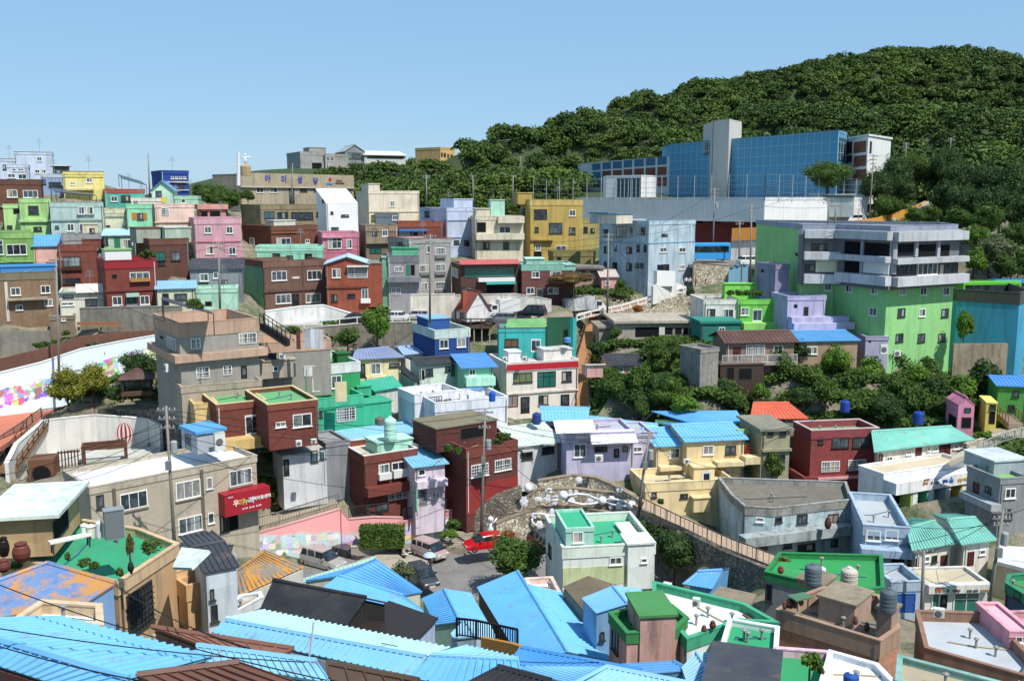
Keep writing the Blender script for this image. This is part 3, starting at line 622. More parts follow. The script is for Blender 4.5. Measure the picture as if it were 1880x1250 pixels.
H('A', 'long low cream house with a yellow panel under the gabled house', 162, 18, (None, 938, 1180), (444, 520), '#ece3d2', FL('F#c8c4ba', None, .4), '960 460 985 485 d', '1160 1192 434 480 .15 S#e8c51f signboard', dep=7)
H('A', 'light green house with long window bands near the left edge', 148, 24, (None, 135, 358), (447, 700), '#a8d980', FL('F#8aa67a', None, .5), '203 500 277 560 d;240 650 300 680 d', '135 358 598 616 .35 #b8e090 balcony', dep=9)
H('A', 'lower light green wing with a dark doorway and stairs', 150, 24, (None, 20, 137), (490, 700), '#b2dd8a', FL('F#8aa67a', None, .4), '95 520 150 560 o;50 640 90 680 d', dep=8)
H('A', 'pale grey green house with paired windows under a dark ledge', 144, 24, (None, 355, 736), (476, 730), '#adc6bc', FL('F#9aa8a2', None, .5), '560 505 606 562;618 505 668 562;480 628 532 682;568 628 610 682;395 642 422 662 d', '355 730 598 608 .2 #8da59c;550 675 562 570 .25 S#5d6a68', dep=9)
H('A', 'cream house with a blotched worn wall between green neighbours', 147, 22, (None, 750, 906), (522, 710), 'C#d3cda6/1.4', FL('F#a8a694', None, .5), '760 640 790 655 o', '750 906 565 578 .2 C#b9b499', dep=8)
H('A', 'mint green house with orange wooden shutters', 146, 22, (None, 908, 1086), (488, 700), '#86d8a6', FL('F#7fb894', None, .5), '985 552 1026 600 d', '945 984 550 600 .08 W#c07a1c shutter;1028 1056 550 600 .08 W#c07a1c shutter', dep=8)
H('A', 'pale peach house with white grid window above the brick terrace', 152, 18, (1085, 1108, 1390), (488, 660), '#f0cdbb', FL('F#c4b4a8', None, .4), '1158 512 1212 570 b;1150 640 1180 655', '1108 1390 612 622 .2 #e5bfae', dep=8)
H('A', 'terracotta pink rooftop house with a shaded open porch', 158, 22, (None, 1430, 1618), (490, 640), '#d58f7b', ('slab', '#dd9b86', .8, .35), '1435 540 1490 580 o;1505 540 1580 580 o', dep=7)
H('A', 'rose pink three storey house with white framed windows', 145, 20, (1362, 1392, 1728), (588, 890), '#d99fab', FL('F#b98d92', '#e0a8b4', .75), '1465 648 1516 697;1622 648 1670 698;1478 788 1530 846;1640 795 1692 850', '1392 1728 752 760 .12 #c97a90', dep=9)
H('A', 'moss green house at the left edge with a wide white window', 135, 26, (None, -30, 232), (690, 945), '#79ab52', FL('F#7f9a6a', '#8cbb62', .7), '-12 745 24 850;46 775 192 852', '-30 240 895 905 .2 #8cbb62', dep=9)
H('A', 'small pale pink house with sky blue sheet roof', 137, 26, (None, 240, 432), (792, 935), '#efb9aa', ('sf', 'M#4fa3dc', 1.3, .3), '330 905 400 930 d', dep=6)
H('A', 'rust brown brick house with a wide dark window band', 131, 24, (None, 415, 692), (780, 1065), 'B#7a3a2a', FL('F#8a8078', 'B#7c3c2c', .75), '452 864 580 936 d;450 1018 580 1060 d', '440 590 936 962 .3 S#4a2c22', boxes=[(585, 720, 735, 3.2, 4, 'B#7a3a2a', 'C#8a7f78')], dep=9)
H('A', 'grey concrete terrace house behind the rust brown house', 139, 24, (None, 440, 722), (698, 860), 'C#9b9c9a', FL('F#b0aea6', None, .9), '640 660 680 695 d', dep=8, boxes=[(590, 700, 628, 3, 3, '#e2d7b5', 'F#c8c0a4')])
H('A', 'pale green house with light blue roof and bright green door', 140, 20, (None, 742, 962), (715, 840), '#b5d6b8', ('sf', 'M#a5cfe4', .7, .3), '820 728 862 802 T;745 730 775 780 d;880 740 950 800', dep=7)
H('A', 'brown brick house with glazed balcony storey and flower pots', 134, 20, (970, 1070, 1350), (738, 960), 'B#5d392c', FL('F#857a70', 'B#6a4335', .7), '1095 828 1187 892 dg;1225 828 1292 892 d;1130 895 1180 925 d', boxes=[(1180, 1368, 652, 1.4, 4, '#b3c8b0', 'P#c9d4c6'), (975, 1150, 655, 3, 4, '#a5aa98', 'C#7a4a3c')], dep=8)
H('A', 'crimson brick house with white sunroom on its flat roof', 120, 22, (694, 750, 1116), (893, 1232), 'B#7a2f26', FL('F#7d5f50', 'S#9c1f2a', .9), '930 975 1072 1028 w;805 1148 876 1212;1003 1143 1072 1208;905 1130 986 1228 G;800 990 840 1022 o', '932 1076 1018 1042 .45 W#b57d35 flower_box;750 1116 1098 1112 .15 B#6a2820;900 992 1125 1150 .7 S#9fc9b8 awning', boxes=[(750, 940, 812, .8, 3, 'S#dfe2dd', 'S#7fb05a')], dep=8)
H('A', 'olive brown three storey house at the left edge with white windows', 120, 27, (None, -60, 402), (983, 1330), 'B#82705c', FL('F#8d8f8a', 'C#857a5e', .8), '75 1085 148 1142;292 1070 360 1126;112 1208 165 1248;318 1168 378 1218', '55 340 1158 1172 .9 C#a89a84 balcony;40 62 1045 1330 .12 #d9cfc0 downpipe', boxes=[(0, 408, 930, 5.5, 4, 'S#2f86c8', 'S#2f86c8')], dep=10)
H('A', 'little white shop house with black double door beside the crimson house', 121, 22, (None, 425, 757), (1120, 1260), '#dcd6c4', FL('F#b5b8ac', '#e2ddcd', .8), '452 1140 526 1160 d;612 1163 698 1240 K;440 1190 530 1215', '545 757 1060 1130 .5 #e2ddcd canopy;425 545 1112 1122 .5 S#93b5a8 awning', dep=7)
H('A', 'low cream house with pale blue sheet roof below a grey wedge roof', 121, 18, (None, 1125, 1392), (1098, 1240), '#cdd0b2', ('sf', 'M#86bfe2', .45, .3), '1165 1128 1212 1215 d;1250 1128 1342 1175 d', dep=6)
H('A', 'grey house with dark wedge shaped roof and white shutters', 129, 14, (None, 1362, 1730), (960, 1130), '#868b91', ('sf', 'T#3b3d45', .95, .3, .5), '1432 985 1495 1040;1530 975 1565 1020;1590 1030 1632 1065 d;1425 1045 1495 1110 K', dep=8)
H('A', 'low mint green annex wall beside the grey wedge roofed house', 124, 14, (None, 1395, 1698), (1095, 1235), '#aee0c4', FL('F#a5c9b5', None, .4), '1470 1185 1520 1220 o', dep=5)
# ================================================================ upper middle (crop B, C)
H('B', 'tan concrete church with blue lettering along its parapet', 216, 22, (-40, 160, 970), (270, 520), 'C#b5a48a', ('slab', 'C#8f887c', .3, .02), '275 368 328 406;372 368 426 406;510 375 548 490 K;590 378 640 400 d;690 380 720 400 d', '160 970 272 372 .35 C#b3a284 sign_band;160 970 366 372 .5 C#d0c8b8', name='church', cat='church', dep=14)
H('B', 'grey concrete block building with a dark recess on the wooded hill', 300, 30, (None, 590, 768), (112, 300), 'C#a9a6a0', FL('F#8a8a86', None, .8), '675 192 745 238 o;672 258 688 280 o', name='apartment_building', cat='building', boxes=[(655, 775, 82, 4, 6, 'C#a5a098', 'C#a5a098')], dep=14, gz=3)
H('B', 'grey concrete wing with stacked windows beside the hill block', 303, 20, (None, 768, 935), (128, 300), 'C#a39d94', FL('F#8a8a86', None, .6), '780 138 802 182;808 138 830 182;780 195 802 240;808 195 830 240;762 245 830 285 d', name='apartment_building', cat='building', dep=12, gz=3)
H('B', 'yellow school block with window rows on top of the wooded hill', 330, 52, (1415, 1595, 1700), (80, 230), '#e0b568', FL('F#a89a7a', None, .5), '1600 120 1612 145 d;1620 122 1634 148 d;1645 128 1658 152 d;1668 133 1682 158 d;1600 175 1612 195 d;1620 177 1634 198 d;1645 180 1658 202 d;1668 183 1682 205 d', name='school_building', cat='building', dep=16, gz=2)
H('B', 'rough concrete house with dark loft windows and rooftop plants', 177, 16, (165, 305, 705), (492, 660), 'C#9a8b68/1.6', FL('F#837c70', None, .7), '330 540 406 592 dp;425 545 502 595 d;525 545 682 598 d;320 636 390 660 d', dep=9)
H('B', 'brown brick house with wide white bay window behind the mint storey', 157, 14, (172, 380, 715), (645, 840), 'B#70402c', FL('F#8a8076', None, .6), '420 730 522 788;625 740 656 768;230 728 262 782', '380 600 690 696 .2 B#8a5540', boxes=[(400, 555, 602, 1, 3, '#d8d8c4', 'S#cfcfc0'), (592, 715, 642, .2, 5, 'B#74422f', 'C#8d8378')], dep=8)
H('B', 'white minimalist house with steep white roof and tiny windows', 171, 12, (705, 778, 1003), (485, 690), '#f4f4f4/.4', ('sf', 'S#f6f6f6', 2.6, .02, 0), '808 540 827 557 d;884 562 939 578 d;812 653 866 686 d;748 455 762 477 d;705 545 718 582 d', dep=7)
H('B', 'bright pink house under the white minimalist house', 156, 12, (716, 750, 1010), (690, 890), '#d0708c', FL('F#b08088', '#d9849c', .7), '788 730 887 806;922 740 962 806;752 766 766 796', '750 895 722 728 .35 S#d8a0a8 awning', dep=7)
H('B', 'large cream house with a raised stair tower and flat roof', 186, 14, (992, 1080, 1442), (392, 650), '#ecdcc0', FL('F#d8d0c0', None, .4), '1235 465 1268 506;1100 565 1136 613 dy', '1080 1442 538 546 .12 #d9c6a8', boxes=[(1080, 1160, 340, .1, 6, '#ecdcc0', 'P#e8dcc8')], dep=10)
H('B', 'small slate grey house with white window above the taupe house', 172, 10, (None, 1132, 1295), (558, 660), '#727f8b', FL('F#8f9499', None, .4), '1250 568 1288 604', dep=6)
H('B', 'taupe plastered house with two narrow windows and wire clutter', 157, 10, (1010, 1060, 1288), (640, 870), 'C#8d7a64', FL('F#8a8378', '#9a866e', .8), '1108 664 1142 716 d;1178 670 1218 718;1088 800 1172 842 g', '1060 1230 722 770 .5 C#97886f balcony', dep=8)
H('B', 'brick house with bright blue window awning behind the grey apartments', 162, 8, (None, 1295, 1612), (615, 760), 'B#82402f', FL('F#96705f', 'B#944d38', .7), '1395 682 1478 722', '1300 1500 668 682 .8 S#2b7fc8 awning;1300 1380 682 725 .1 #b9cfe0', dep=8)
H('B', 'grey apartment house with red roof line and barred white windows', 148, 8, (1220, 1370, 1670), (735, 1145), '#a9a5a0', FL('F#8f8d88', None, .6) + ('S#a3423c',), '1498 785 1523 836;1556 800 1630 850 b;1446 925 1520 974 b;1556 918 1630 970 b;1460 1050 1502 1103 b;1556 1045 1628 1098 b;1280 760 1330 790 d', '1556 1630 850 875 .3 S#7b7b79;1556 1630 970 995 .3 S#7b7b79;1446 1520 974 998 .3 S#7b7b79;1556 1630 1098 1120 .3 S#7b7b79;1370 1670 1130 1136 .15 S#8a3a34', dep=9, name='apartment_building')
H('B', 'grey house with slate blue balcony slabs and a green door', 143, 8, (None, 1218, 1440), (858, 1225), '#9b999b', FL('F#8f8d88', '#7d8286', .9), '1264 935 1327 977 b;1350 922 1378 1000 T;1382 922 1412 998 o;1243 1088 1312 1137 b', '1215 1455 1008 1044 1.0 #7d8286 balcony', boxes=[(1250, 1440, 802, 2, 4, '#5cb88c', 'S#2f9f6a')], dep=8)
H('B', 'pale lavender tower house with two dark lower windows', 167, 10, (1450, 1640, 1846), (515, 860), '#c6d1ec', FL('F#b0b8c2', None, .4), '1692 748 1730 775 d;1764 745 1802 786 d;1485 520 1517 582 d;1540 515 1572 548', '1640 1846 598 606 .15 #b5c2df;1640 1846 722 728 .15 #b5c2df', boxes=[(1692, 1826, 450, 3.5, 5, '#c3d0ea', '#d8e0ee')], dep=9)
H('C', 'cream house with diagonal stair wall and projecting balcony slabs', 164, 10, (None, 285, 628), (575, 880), '#e0d4b6', FL('F#c9c0aa', None, .5), '455 648 537 697;340 760 384 810 d;484 760 525 810 d;290 618 360 690 o', '442 628 578 622 1.1 #e6dcc0 balcony;285 628 698 742 1.1 #e3d8bb balcony', boxes=[(288, 390, 518, .5, 4, '#e0d4b6', 'P#d8cdb4'), (395, 495, 455, 4, 3, '#a9e0c6', '#d8d2c2')], dep=8)
H('C', 'mustard yellow apartment house with recessed dark balconies', 170, 10, (608, 676, 1054), (455, 905), '#c4a548', FL('F#b09a5a', '#cfb055', .9), '688 525 798 600 dx;958 530 1002 574;812 622 907 698 d;956 655 1002 702 d;710 652 738 687 d;713 775 752 822;860 786 936 829;612 520 640 570 d;690 828 760 865 o', '676 840 738 748 .7 #b5963c ledge;676 700 515 870 .35 #c4a548 pier', boxes=[(588, 692, 405, 3, 5, '#b89a44', '#d3b75c')], dep=9, name='apartment_building')
H('C', 'low olive yard wall house at the foot of the mustard apartment house', 161, 8, (None, 845, 1145), (828, 915), 'C#8f8449', FL('F#7d7a55', None, .7), '870 860 900 890 o', dep=5)
H('C', 'brown brick house with coral sheet awning and green glazed veranda', 143, 6, (115, 180, 590), (925, 1150), 'B#553630', FL('F#6a5a54', 'B#6a4036', .3), '208 934 562 1006 tg;362 1060 566 1132 o;172 1082 272 1130 d;118 945 160 1005', '172 594 886 924 1.1 M#c4544e canopy;300 560 1014 1040 .9 S#e4e4e0 balcony;355 562 1042 1058 1.1 S#2bb5ad awning', dep=8)
H('C', 'maroon brick house with mint green parapet beside the flat topped tree', 144, 6, (None, 618, 1000), (922, 1175), 'B#6e4242', FL('F#8aa89a', '#88c4ae', .75), '688 970 744 1016;820 968 900 1012;650 1085 707 1132;720 1090 770 1168 G;803 1085 880 1130', boxes=[(650, 780, 878, 2, 4, '#9fd0bb', '#b5dcc9'), (935, 1000, 922, -.1, 4, '#a3d3c0', '#a3d3c0')], dep=8)
H('C', 'blue weathered corner building with many small dark windows', 153, 42, (1175, 1530, 1862), (608, 1130), '#b8cfdc/1.5', FL('F#93a7b0', None, .5), '1203 668 1236 722 d;1264 650 1363 727 d;1393 655 1419 680 d;1393 683 1419 706 d;1474 655 1501 680 d;1474 683 1501 706 d;1207 788 1236 838 d;1282 778 1298 798 d;1282 803 1298 823 d;1369 795 1408 841 d;1442 778 1464 800 d;1442 808 1464 829 d;1494 780 1514 802 d;1494 808 1514 829 d;1207 900 1233 930 d;1269 905 1302 958 d;1367 910 1408 964 d;1431 910 1457 943 d;1464 910 1491 943 d;1620 700 1660 715 d;1607 798 1656 833 ;1744 798 1791 833;1742 925 1784 956;1588 920 1672 985 d;1605 1010 1680 1075 K', 'ring 768 774 .06 #7ea9cd', boxes=[(1235, 1300, 548, 5, 4, '#b0c0c0', 'S#54808a'), (1296, 1412, 555, 3, 4, '#ded2be', 'S#54808a')], dep=8, name='apartment_building', cat='building')
H('C', 'pale pink cottage behind the hedge beside the blue corner building', 150, 6, (None, 1190, 1300), (1010, 1110), '#e0a49c', ('gx', 'M#c9b5b0', .8, .3), '1215 1040 1245 1070', dep=5)
H('C', 'low house with flat grey roof behind the flat topped tree', 152, 4, (None, 1000, 1190), (935, 1060), '#b08f84', ('slab', 'C#8a8178', .35, .4), '1030 965 1075 1000 d;1110 965 1150 1000 d', dep=6)
H('B', 'mint green storey set back above the brown brick house', 150, 8, (None, 270, 748), (790, 900), '#8fd9b6', FL('F#9fd0b5', '#a5e6c8', .6), '393 840 447 893 d;623 843 677 893 d;490 855 540 880 d', dep=6)
H('B', 'brown brick two storey house with mint green plastered side', 140, 10, (180, 325, 772), (897, 1262), 'B#6b514b', FL('F#7d8a80', 'B#76584f', .8), '384 967 493 1036;640 962 743 1030;414 1133 524 1200;630 1128 737 1192;533 1130 582 1228 K;255 1135 285 1250 o', '325 772 1094 1110 .2 B#5d463f;605 617 900 1240 .12 B#5d463f pilaster;186 325 900 1260 .05 #6cb492 side_render;530 583 1008 1022 .1 #d8d8d0 sign', dep=8)
H('B', 'orange brick house with pale blue low gable roof', 141, 8, (None, 775, 1075), (918, 1225), 'B#96492f', ('gy', 'M#9cc3e6', 1.0, .35, .5), '818 950 879 1016;930 935 1078 1016 b;813 1133 857 1186 d;1030 1095 1090 1168;930 1130 985 1165 dx', '775 1075 1075 1088 .2 B#7c3c28;925 1082 926 938 .7 S#d9d6cc;1025 1095 1165 1195 .6 S#e6e2da', boxes=[(1075, 1175, 908, 0.02, 6, 'B#96492f', 'C#8f8a80', 1225), (1176, 1222, 870, 1.0, 5, '#6fb28c', 'C#8aa898', 1225)], dep=8)
# ---- the school on the hill shoulder
H('D', 'long white and grey podium wall building of the school', 172, 0, None, (450, 552), '#e9e9e6/.4', ('flat', 'F#9aa09a', '#e9e9e6', .3), '1010 540 1060 552 o', '', poly=[(-359, 204), (565, 172), (1088, 186)], dep=22, name='school_podium', cat='building', g=False, under=.2)
H('D', 'dark red recessed ground storey under the school podium', 176, 0, None, (552, 640), '#8a4038', ('slab', 'C#8a8a86', .2, 0), '130 560 250 580 o;280 560 340 580 o;500 560 540 590 o', '', poly=[(-359, 206), (600, 177), (1088, 189)], dep=18, into='long white and grey podium wall building of the school')
H('D', 'long blue glass curtain walled school block', 240, 0, None, (178, 440), 'S#3f96bd', ('flat', 'C#8d9294', 'S#3c7fa3', .3), '250 168 300 232 d;940 150 972 262 d', '', poly=[(88, 240), (937, 192), (976, 198)], dep=14, name='school_building', cat='school')
H('D', 'tall pale panelled stair tower on the blue glass school block', 224, 0, None, (62, 440), '#c6c3bb/.4', ('slab', '#c9c6be', .2, .02), '', '', poly=[(302, 224), (385, 218.3), (446, 226)], dep=9, under=1, g=False, into='long blue glass curtain walled school block')
H('C', 'brick and white framed school wing left of the blue glass', 288, 0, None, (196, 400), '#dcdcd8/.4', ('slab', '#d5d5d0', .3, .1), ' '.join([]), ';'.join(f'{a} {b} {192-(a+b-2230)*.055+p*s:.0f} {192-(a+b-2230)*.055+q*s:.0f} .12 {m} {n}' for a, b in ((1125, 1182), (1197, 1256), (1272, 1334), (1350, 1408), (1426, 1492), (1508, 1575), (1592, 1656)) for s in (1 + (a - 1125) / 1900,) for p, q, m, n in ((10, 55, 'S#2a6f96', 'glazed_panel'), (68, 115, 'B#7c4534' if a > 1190 else 'S#2a6f96', 'brick_panel' if a > 1190 else 'glazed_panel'), (128, 178, 'B#7c4534' if a > 1190 else 'S#2a6f96', 'brick_panel' if a > 1190 else 'glazed_panel'))), poly=[(1040, 290), (1114, 283), (1686, 241)], dep=14, into='long blue glass curtain walled school block')
H('D', 'white and brick end wing right of the blue glass school block', 199, 0, None, (148, 420), '#e2e2de/.4', ('slab', '#e6e6e2', .35, .3), '978 168 1008 225 d;980 238 1008 270 d;1096 165 1106 222 d', '1018 1079 166 222 .1 B#7c4534 brick_panel;1018 1079 238 292 .1 B#7c4534 brick_panel;1014 1081 308 362 .1 B#7c4534 brick_panel', poly=[(976, 200), (1090, 188), (1206, 199)], dep=12, into='long blue glass curtain walled school block')
H('C', 'white entrance cube with dark glass front on the school podium', 214, 0, None, (284, 450), '#d8d8d4/.4', ('slab', '#dcdcd8', .2, .05), '', '1298 1472 304 446 .1 S#16424c glazed_panel', poly=[(1222, 215), (1474, 209), (1560, 214)], dep=7, name='entrance_building', cat='building')
H('D', 'low pale grey building behind the podium fence', 178, 0, None, (432, 480), '#c9d2cf', ('slab', '#dfe4e0', .2, .3), '', '860 1010 440 452 .1 S#6a7a7a', poly=[(850, 181), (1020, 178)], dep=6, g=False, name='building', cat='building')
# ---- terraces right of the stairs
H('G', 'long concrete terrace shelter with dark open bays', 128, 4, (None, 1300, 1852), (268, 400), 'C#b0a592', ('slab', 'C#b9ae9a', .35, .5), '1430 315 1600 385 o;1640 318 1700 368 o;1715 318 1765 368 o;1775 318 1810 368 o;1820 318 1848 368 o', '1600 1640 312 370 .2 #d9d4c6 pier', dep=8, name='shelter', cat='shelter')
H('G', 'low weathered concrete shed under the ramp', 131, 4, (None, 1172, 1428), (308, 400), 'C#a39b89', ('slab', 'C#9a8f7d', .3, .3), '1330 345 1420 385 o', dep=6, name='shed', cat='shed')
H('H', 'concrete outbuilding wall below the brown roofed bungalow', 107, 40, (135, 238, 330), (335, 490), 'C#98938a/1.6', FL('C#8a857a', None, .3), '', dep=4, name='outbuilding', cat='outbuilding')
H('H', 'slatted timber lean-to under the bungalow terrace', 110, 8, (None, 340, 560), (412, 500), 'W#4a3a30', ('slab', 'W#5a4a3c', .12, .1), '370 425 410 490 o;430 430 500 490 o', dep=3, name='lean_to', cat='shed')
H('E', 'small grey brown shed at the foot of the olive brown house', 118, 24, (None, 355, 535), (240, 400), 'C#8d7a66', FL('F#8d8f8a', None, .3), '440 250 470 270', dep=4, name='shed', cat='shed')
H('C', 'yellow plastered house corner behind the mustard apartment house', 172, 6, (None, 1045, 1180), (600, 760), '#b9a85a', FL('F#9a9070', None, .4), '1060 650 1090 690 d;1110 660 1140 690 d', dep=7)
H('D', 'village shop tent front with white scalloped awning on the blue building', 144, 42, (None, -20, 100), (850, 940), '#e9e6e0', FL('F#d5d5d0', None, .3), '20 862 82 895 o', '10 110 830 862 1.2 S#f2f2f0 awning', dep=3, name='shop', cat='shop') if 0 else None
H('B', 'long hall with low curved pale roof on the wooded hilltop', 338, 24, (None, 1050, 1345), (135, 230), '#c9ccc6', ('gx', 'S#cfd6bd', 1.6, .6, 0), '1070 140 1330 160 d', name='hall', cat='building', dep=16, gz=2)
H('B', 'grey netted end block of the curved roof hall', 336, 24, (None, 912, 1052), (108, 230), '#8d9296', ('gy', 'S#a5a9a6', 2.2, .3, 0), '930 120 1030 165 d', name='hall', cat='building', dep=14, gz=2)
# ================================================================ right side (crop D, H)
GREEN = '#7fd667'
gb = H('D', 'tall bright green corner building with grey terrace storeys on top', 128, 0, None, (572, 1215), '#8ed27c/.6', ('flat', 'F#9a9a98', '#9aa2b5', .5), '865 884 902 922;975 890 1010 930;1105 898 1140 940;1246 902 1280 944;1352 905 1385 945;1466 905 1500 946;1095 1008 1135 1050;1238 1012 1276 1056 d;1346 1014 1378 1054;1460 1014 1496 1056 d;1228 1140 1266 1182 d;1340 1140 1376 1183 d;1444 1140 1480 1182 d;720 730 732 748 o', '', poly=[(628, 141), (760, 126), (930, 125.5), (1205, 118), (1545, 124)], dep=12, name='commercial_building', cat='building')
H('D', 'grey terraces of the bright green building', 125.2, 0, None, (612, 888), '#74777c/.7', ('flat', 'F#9a9a98', '#bdc0c5', .5), '968 672 1056 745 o;1070 680 1206 748 o;1228 684 1320 748 o;1336 686 1432 750 o;1446 688 1502 750 o;968 772 1056 832 o;1212 780 1330 842 d;1340 780 1440 842;1448 784 1565 844 d;855 784 902 812;766 790 820 826 d;800 684 880 722 d', '822 936 768 828 .25 #e6e2b8 room_front;1060 1196 774 836 .1 S#dfe2e0 banner;1056 1068 665 838 .3 #a5aab5 pier;1206 1226 665 838 .3 #a5aab5 pier;1320 1334 670 750 .3 #a5aab5 pier;1432 1446 670 750 .3 #a5aab5 pier;760 944 838 884 1.0 #c6c8cc balcony;944 1206 838 886 1.01 #c6c8cc balcony;1206 1568 844 890 1.02 #c6c8cc balcony;760 944 724 764 1.0 #c6c8cc balcony;944 1206 742 772 1.01 #bdc0c5 balcony;1206 1568 752 780 1.02 #bdc0c5 balcony;764 944 614 656 .9 #bdc0c5 parapet;944 1214 618 662 .91 #bdc0c5 parapet;1214 1570 622 668 .92 #bdc0c5 parapet', '', poly=[(758, 125.2), (932, 124.6), (1207, 117), (1558, 123.2)], dep=1.6, g=False, under=.05, into='tall bright green corner building with grey terrace storeys on top')
H('H', 'brown roofed bungalow with white window and railed terrace above the trees', 112, 6, (300, 372, 714), (300, 410), '#9c7f6c', ('gx', 'M#5e3d30', .85, .45, .5), '468 310 564 366 b;608 315 656 361;404 325 441 391 B', '330 716 398 410 1.0 C#a89c8a balcony', rails='335 712 399 1.0 .95 S#d5d5d0', dep=7)
H('H', 'tan bungalow with bright blue sheet roof above the trees', 114, 6, (None, 735, 1036), (295, 390), '#ad9072', ('gx', 'M#3f97d2', .6, .3, .45), '770 322 830 360;900 325 950 360', dep=8)
H('D', 'white half of the low terrace house with two large windows', 126, 4, (None, 256, 430), (968, 1085), '#e6dfd2', FL('F#8f8d80', None, .5), '272 1015 312 1070 d;353 1015 406 1068', dep=7)
H('D', 'lime green half of the low terrace house with roof plants', 126, 4, (None, 432, 640), (968, 1085), '#66cc35', FL('F#8f8d80', '#74d640', .5), '442 1008 484 1048;502 1015 550 1080 D', '440 672 1080 1112 1.6 #8fe05c balcony', boxes=[(362, 552, 885, 4.5, 1.2, '#7ade42', '#7ade42')], dep=7)
H('D', 'dark teal low house with tiny window under the terrace house', 121, 4, (None, 242, 440), (1078, 1170), '#128372', ('slab', '#1a8e7c', .3, .2), '330 1108 362 1135', dep=5)
H('D', 'grey lavender stair house stepping down beside the green building', 127, 20, (520, 620, 690), (790, 1110), '#8f8fae', FL('F#8b8b98', None, .5), '545 815 560 830 o', dep=7)
H('D', 'pale lavender house with sloping stair wall at the green building foot', 122, 8, (None, 682, 875), (950, 1110), '#b9b4d6', FL('F#a9a6bd', None, .4), '712 992 730 1010 o;762 1005 785 1050 d', '682 970 1050 1080 1.2 #b9b4d6 balcony;682 985 1078 1112 1.9 #c3bede balcony', dep=5)
H('H', 'small lavender shed with air conditioners below the green building', 118, 8, (1030, 1078, 1192), (270, 350), '#b3aec9', FL('F#a9a6bd', None, .3), '1090 285 1105 300 o', dep=4)
H('H', 'large cyan warehouse wall building at the right edge', 127, 0, None, (30, 480), '#2ba0c8', ('flat', 'F#7a7a78', 'C#55544f', 1.45), '', '', poly=[(1545, 131), (1862, 126), (1905, 130)], dep=16, name='warehouse', cat='building')
H('H', 'green house with blue roof at the right edge above the steps', 106, -14, (None, 1750, 1905), (520, 700), '#4b9f3c', ('gx', 'M#2f8bd8', .4, .3), '1822 545 1856 575 d;1800 617 1835 648 d', dep=7)
# ---- yellow/blue, orange roof, cream, red (H)
GR('H', 'yellow green house with long sky blue sheet roof behind the cream house', 101, (200, 712), (462, 708), (-10, 648), (420, 645), .8, 2.6, 'M#54acec', '#c2d06a', back=False, win='108 706 148 722 d;218 714 252 728;300 714 350 730', sp=.38)
H('H', 'narrow green plastered house end below the sky blue roof', 98, 8, (None, 430, 505), (742, 900), '#b3d889', FL('F#9fb085', None, .4), '470 775 492 800 d', dep=5)
GR('H', 'grey green house with orange red sheet roof', 101, (490, 686), (788, 686), (505, 607), (688, 607), .85, 5.2, 'M#dd5a2e', '#8d8b74', win='618 690 664 714 d;512 712 545 795 d', bands='500 600 704 712 .7 S#b9b5a5 awning', back=True, sp=.45)
H('H', 'small olive concrete house with flat roof below the orange roof', 95, 8, (None, 550, 694), (738, 960), 'C#a3a07c', ('slab', 'C#8f8b78', .25, .3), '580 752 606 772 d;642 752 670 772 d;585 860 670 935 G', '548 696 838 850 .3 C#9a9676', dep=6)
H('H', 'cream two storey house with blue gabled sheet roof and balconies', 95, 10, (None, 170, 460), (802, 1060), '#eacf94', ('gx', 'M#62b8f0', .7, .35), '250 823 303 869;364 823 417 869 d;325 950 386 999 ;444 933 492 982', '302 442 893 914 1.2 #efd69d balcony;440 532 866 902 1.3 #efd69d balcony;462 488 820 868 .1 S#a02c2a', boxes=[(205, 310, 930, -1.4, 1.5, '#eacf94', '#efd69d', 1060)], dep=8)
H('H', 'cream wing with smaller blue roof beside the two storey house', 96, 10, (None, 15, 185), (826, 1060), '#eacf94', ('gx', 'M#66bcf2', .8, .35), '80 835 133 886;110 965 176 996 d', '20 205 918 936 1.0 #efd69d balcony;75 200 1010 1030 .8 #efd69d', dep=8, into='cream two storey house with blue gabled sheet roof and balconies')
H('H', 'cream lower terrace block with stairs and arched walls by the lane', 90.5, 10, (None, -40, 400), (1015, 1175), '#ecd39a', FL('F#d9c79a', None, .7), '135 1067 173 1089 d;245 955 290 1036 D;-10 1060 15 1085 d', boxes=[(205, 290, 1085, -.8, 2, '#ecd39a', '#ecd39a', 1160)], dep=5, into='cream two storey house with blue gabled sheet roof and balconies')
H('H', 'brick red flat roofed house with green roof and grid windows', 96, 9, (712, 802, 1140), (745, 1005), 'B#8a3338', ('flat', 'F#6f9f72', '#9c4347', .8, 'S#d8b8b4'), '905 780 991 833 d;1010 778 1099 831 d;850 902 943 956 b;986 894 1076 949 b;838 778 860 791 d;838 799 860 812 d;770 895 795 990 D', 'ring 760 766 .05 #a34a4e', dep=9)
H('H', 'brick red lower shop storey under the red house', 94.5, 9, (None, 765, 1165), (985, 1130), 'B#8f353a', FL('F#9a5a5a', '#9a3d42', .6), '1020 1042 1112 1086 d;915 1040 950 1062 d', '830 1165 976 988 .3 #d9a0a0', dep=6, into='brick red flat roofed house with green roof and grid windows')
GR('H', 'long white guest house with teal sheet roof and dark red doors', 92, (1120, 856), (1632, 792), (1105, 752), (1512, 726), 1.0, 4.2, 'M#6cc0ac', '#e9e3d2', win='1130 868 1160 952 B;1328 833 1358 909 B;1447 820 1475 894 B;1478 816 1504 890 B;1180 878 1211 900;1280 848 1309 869;1388 832 1402 850;1415 832 1443 852;1522 822 1549 841', sp=.33, inset=.5)
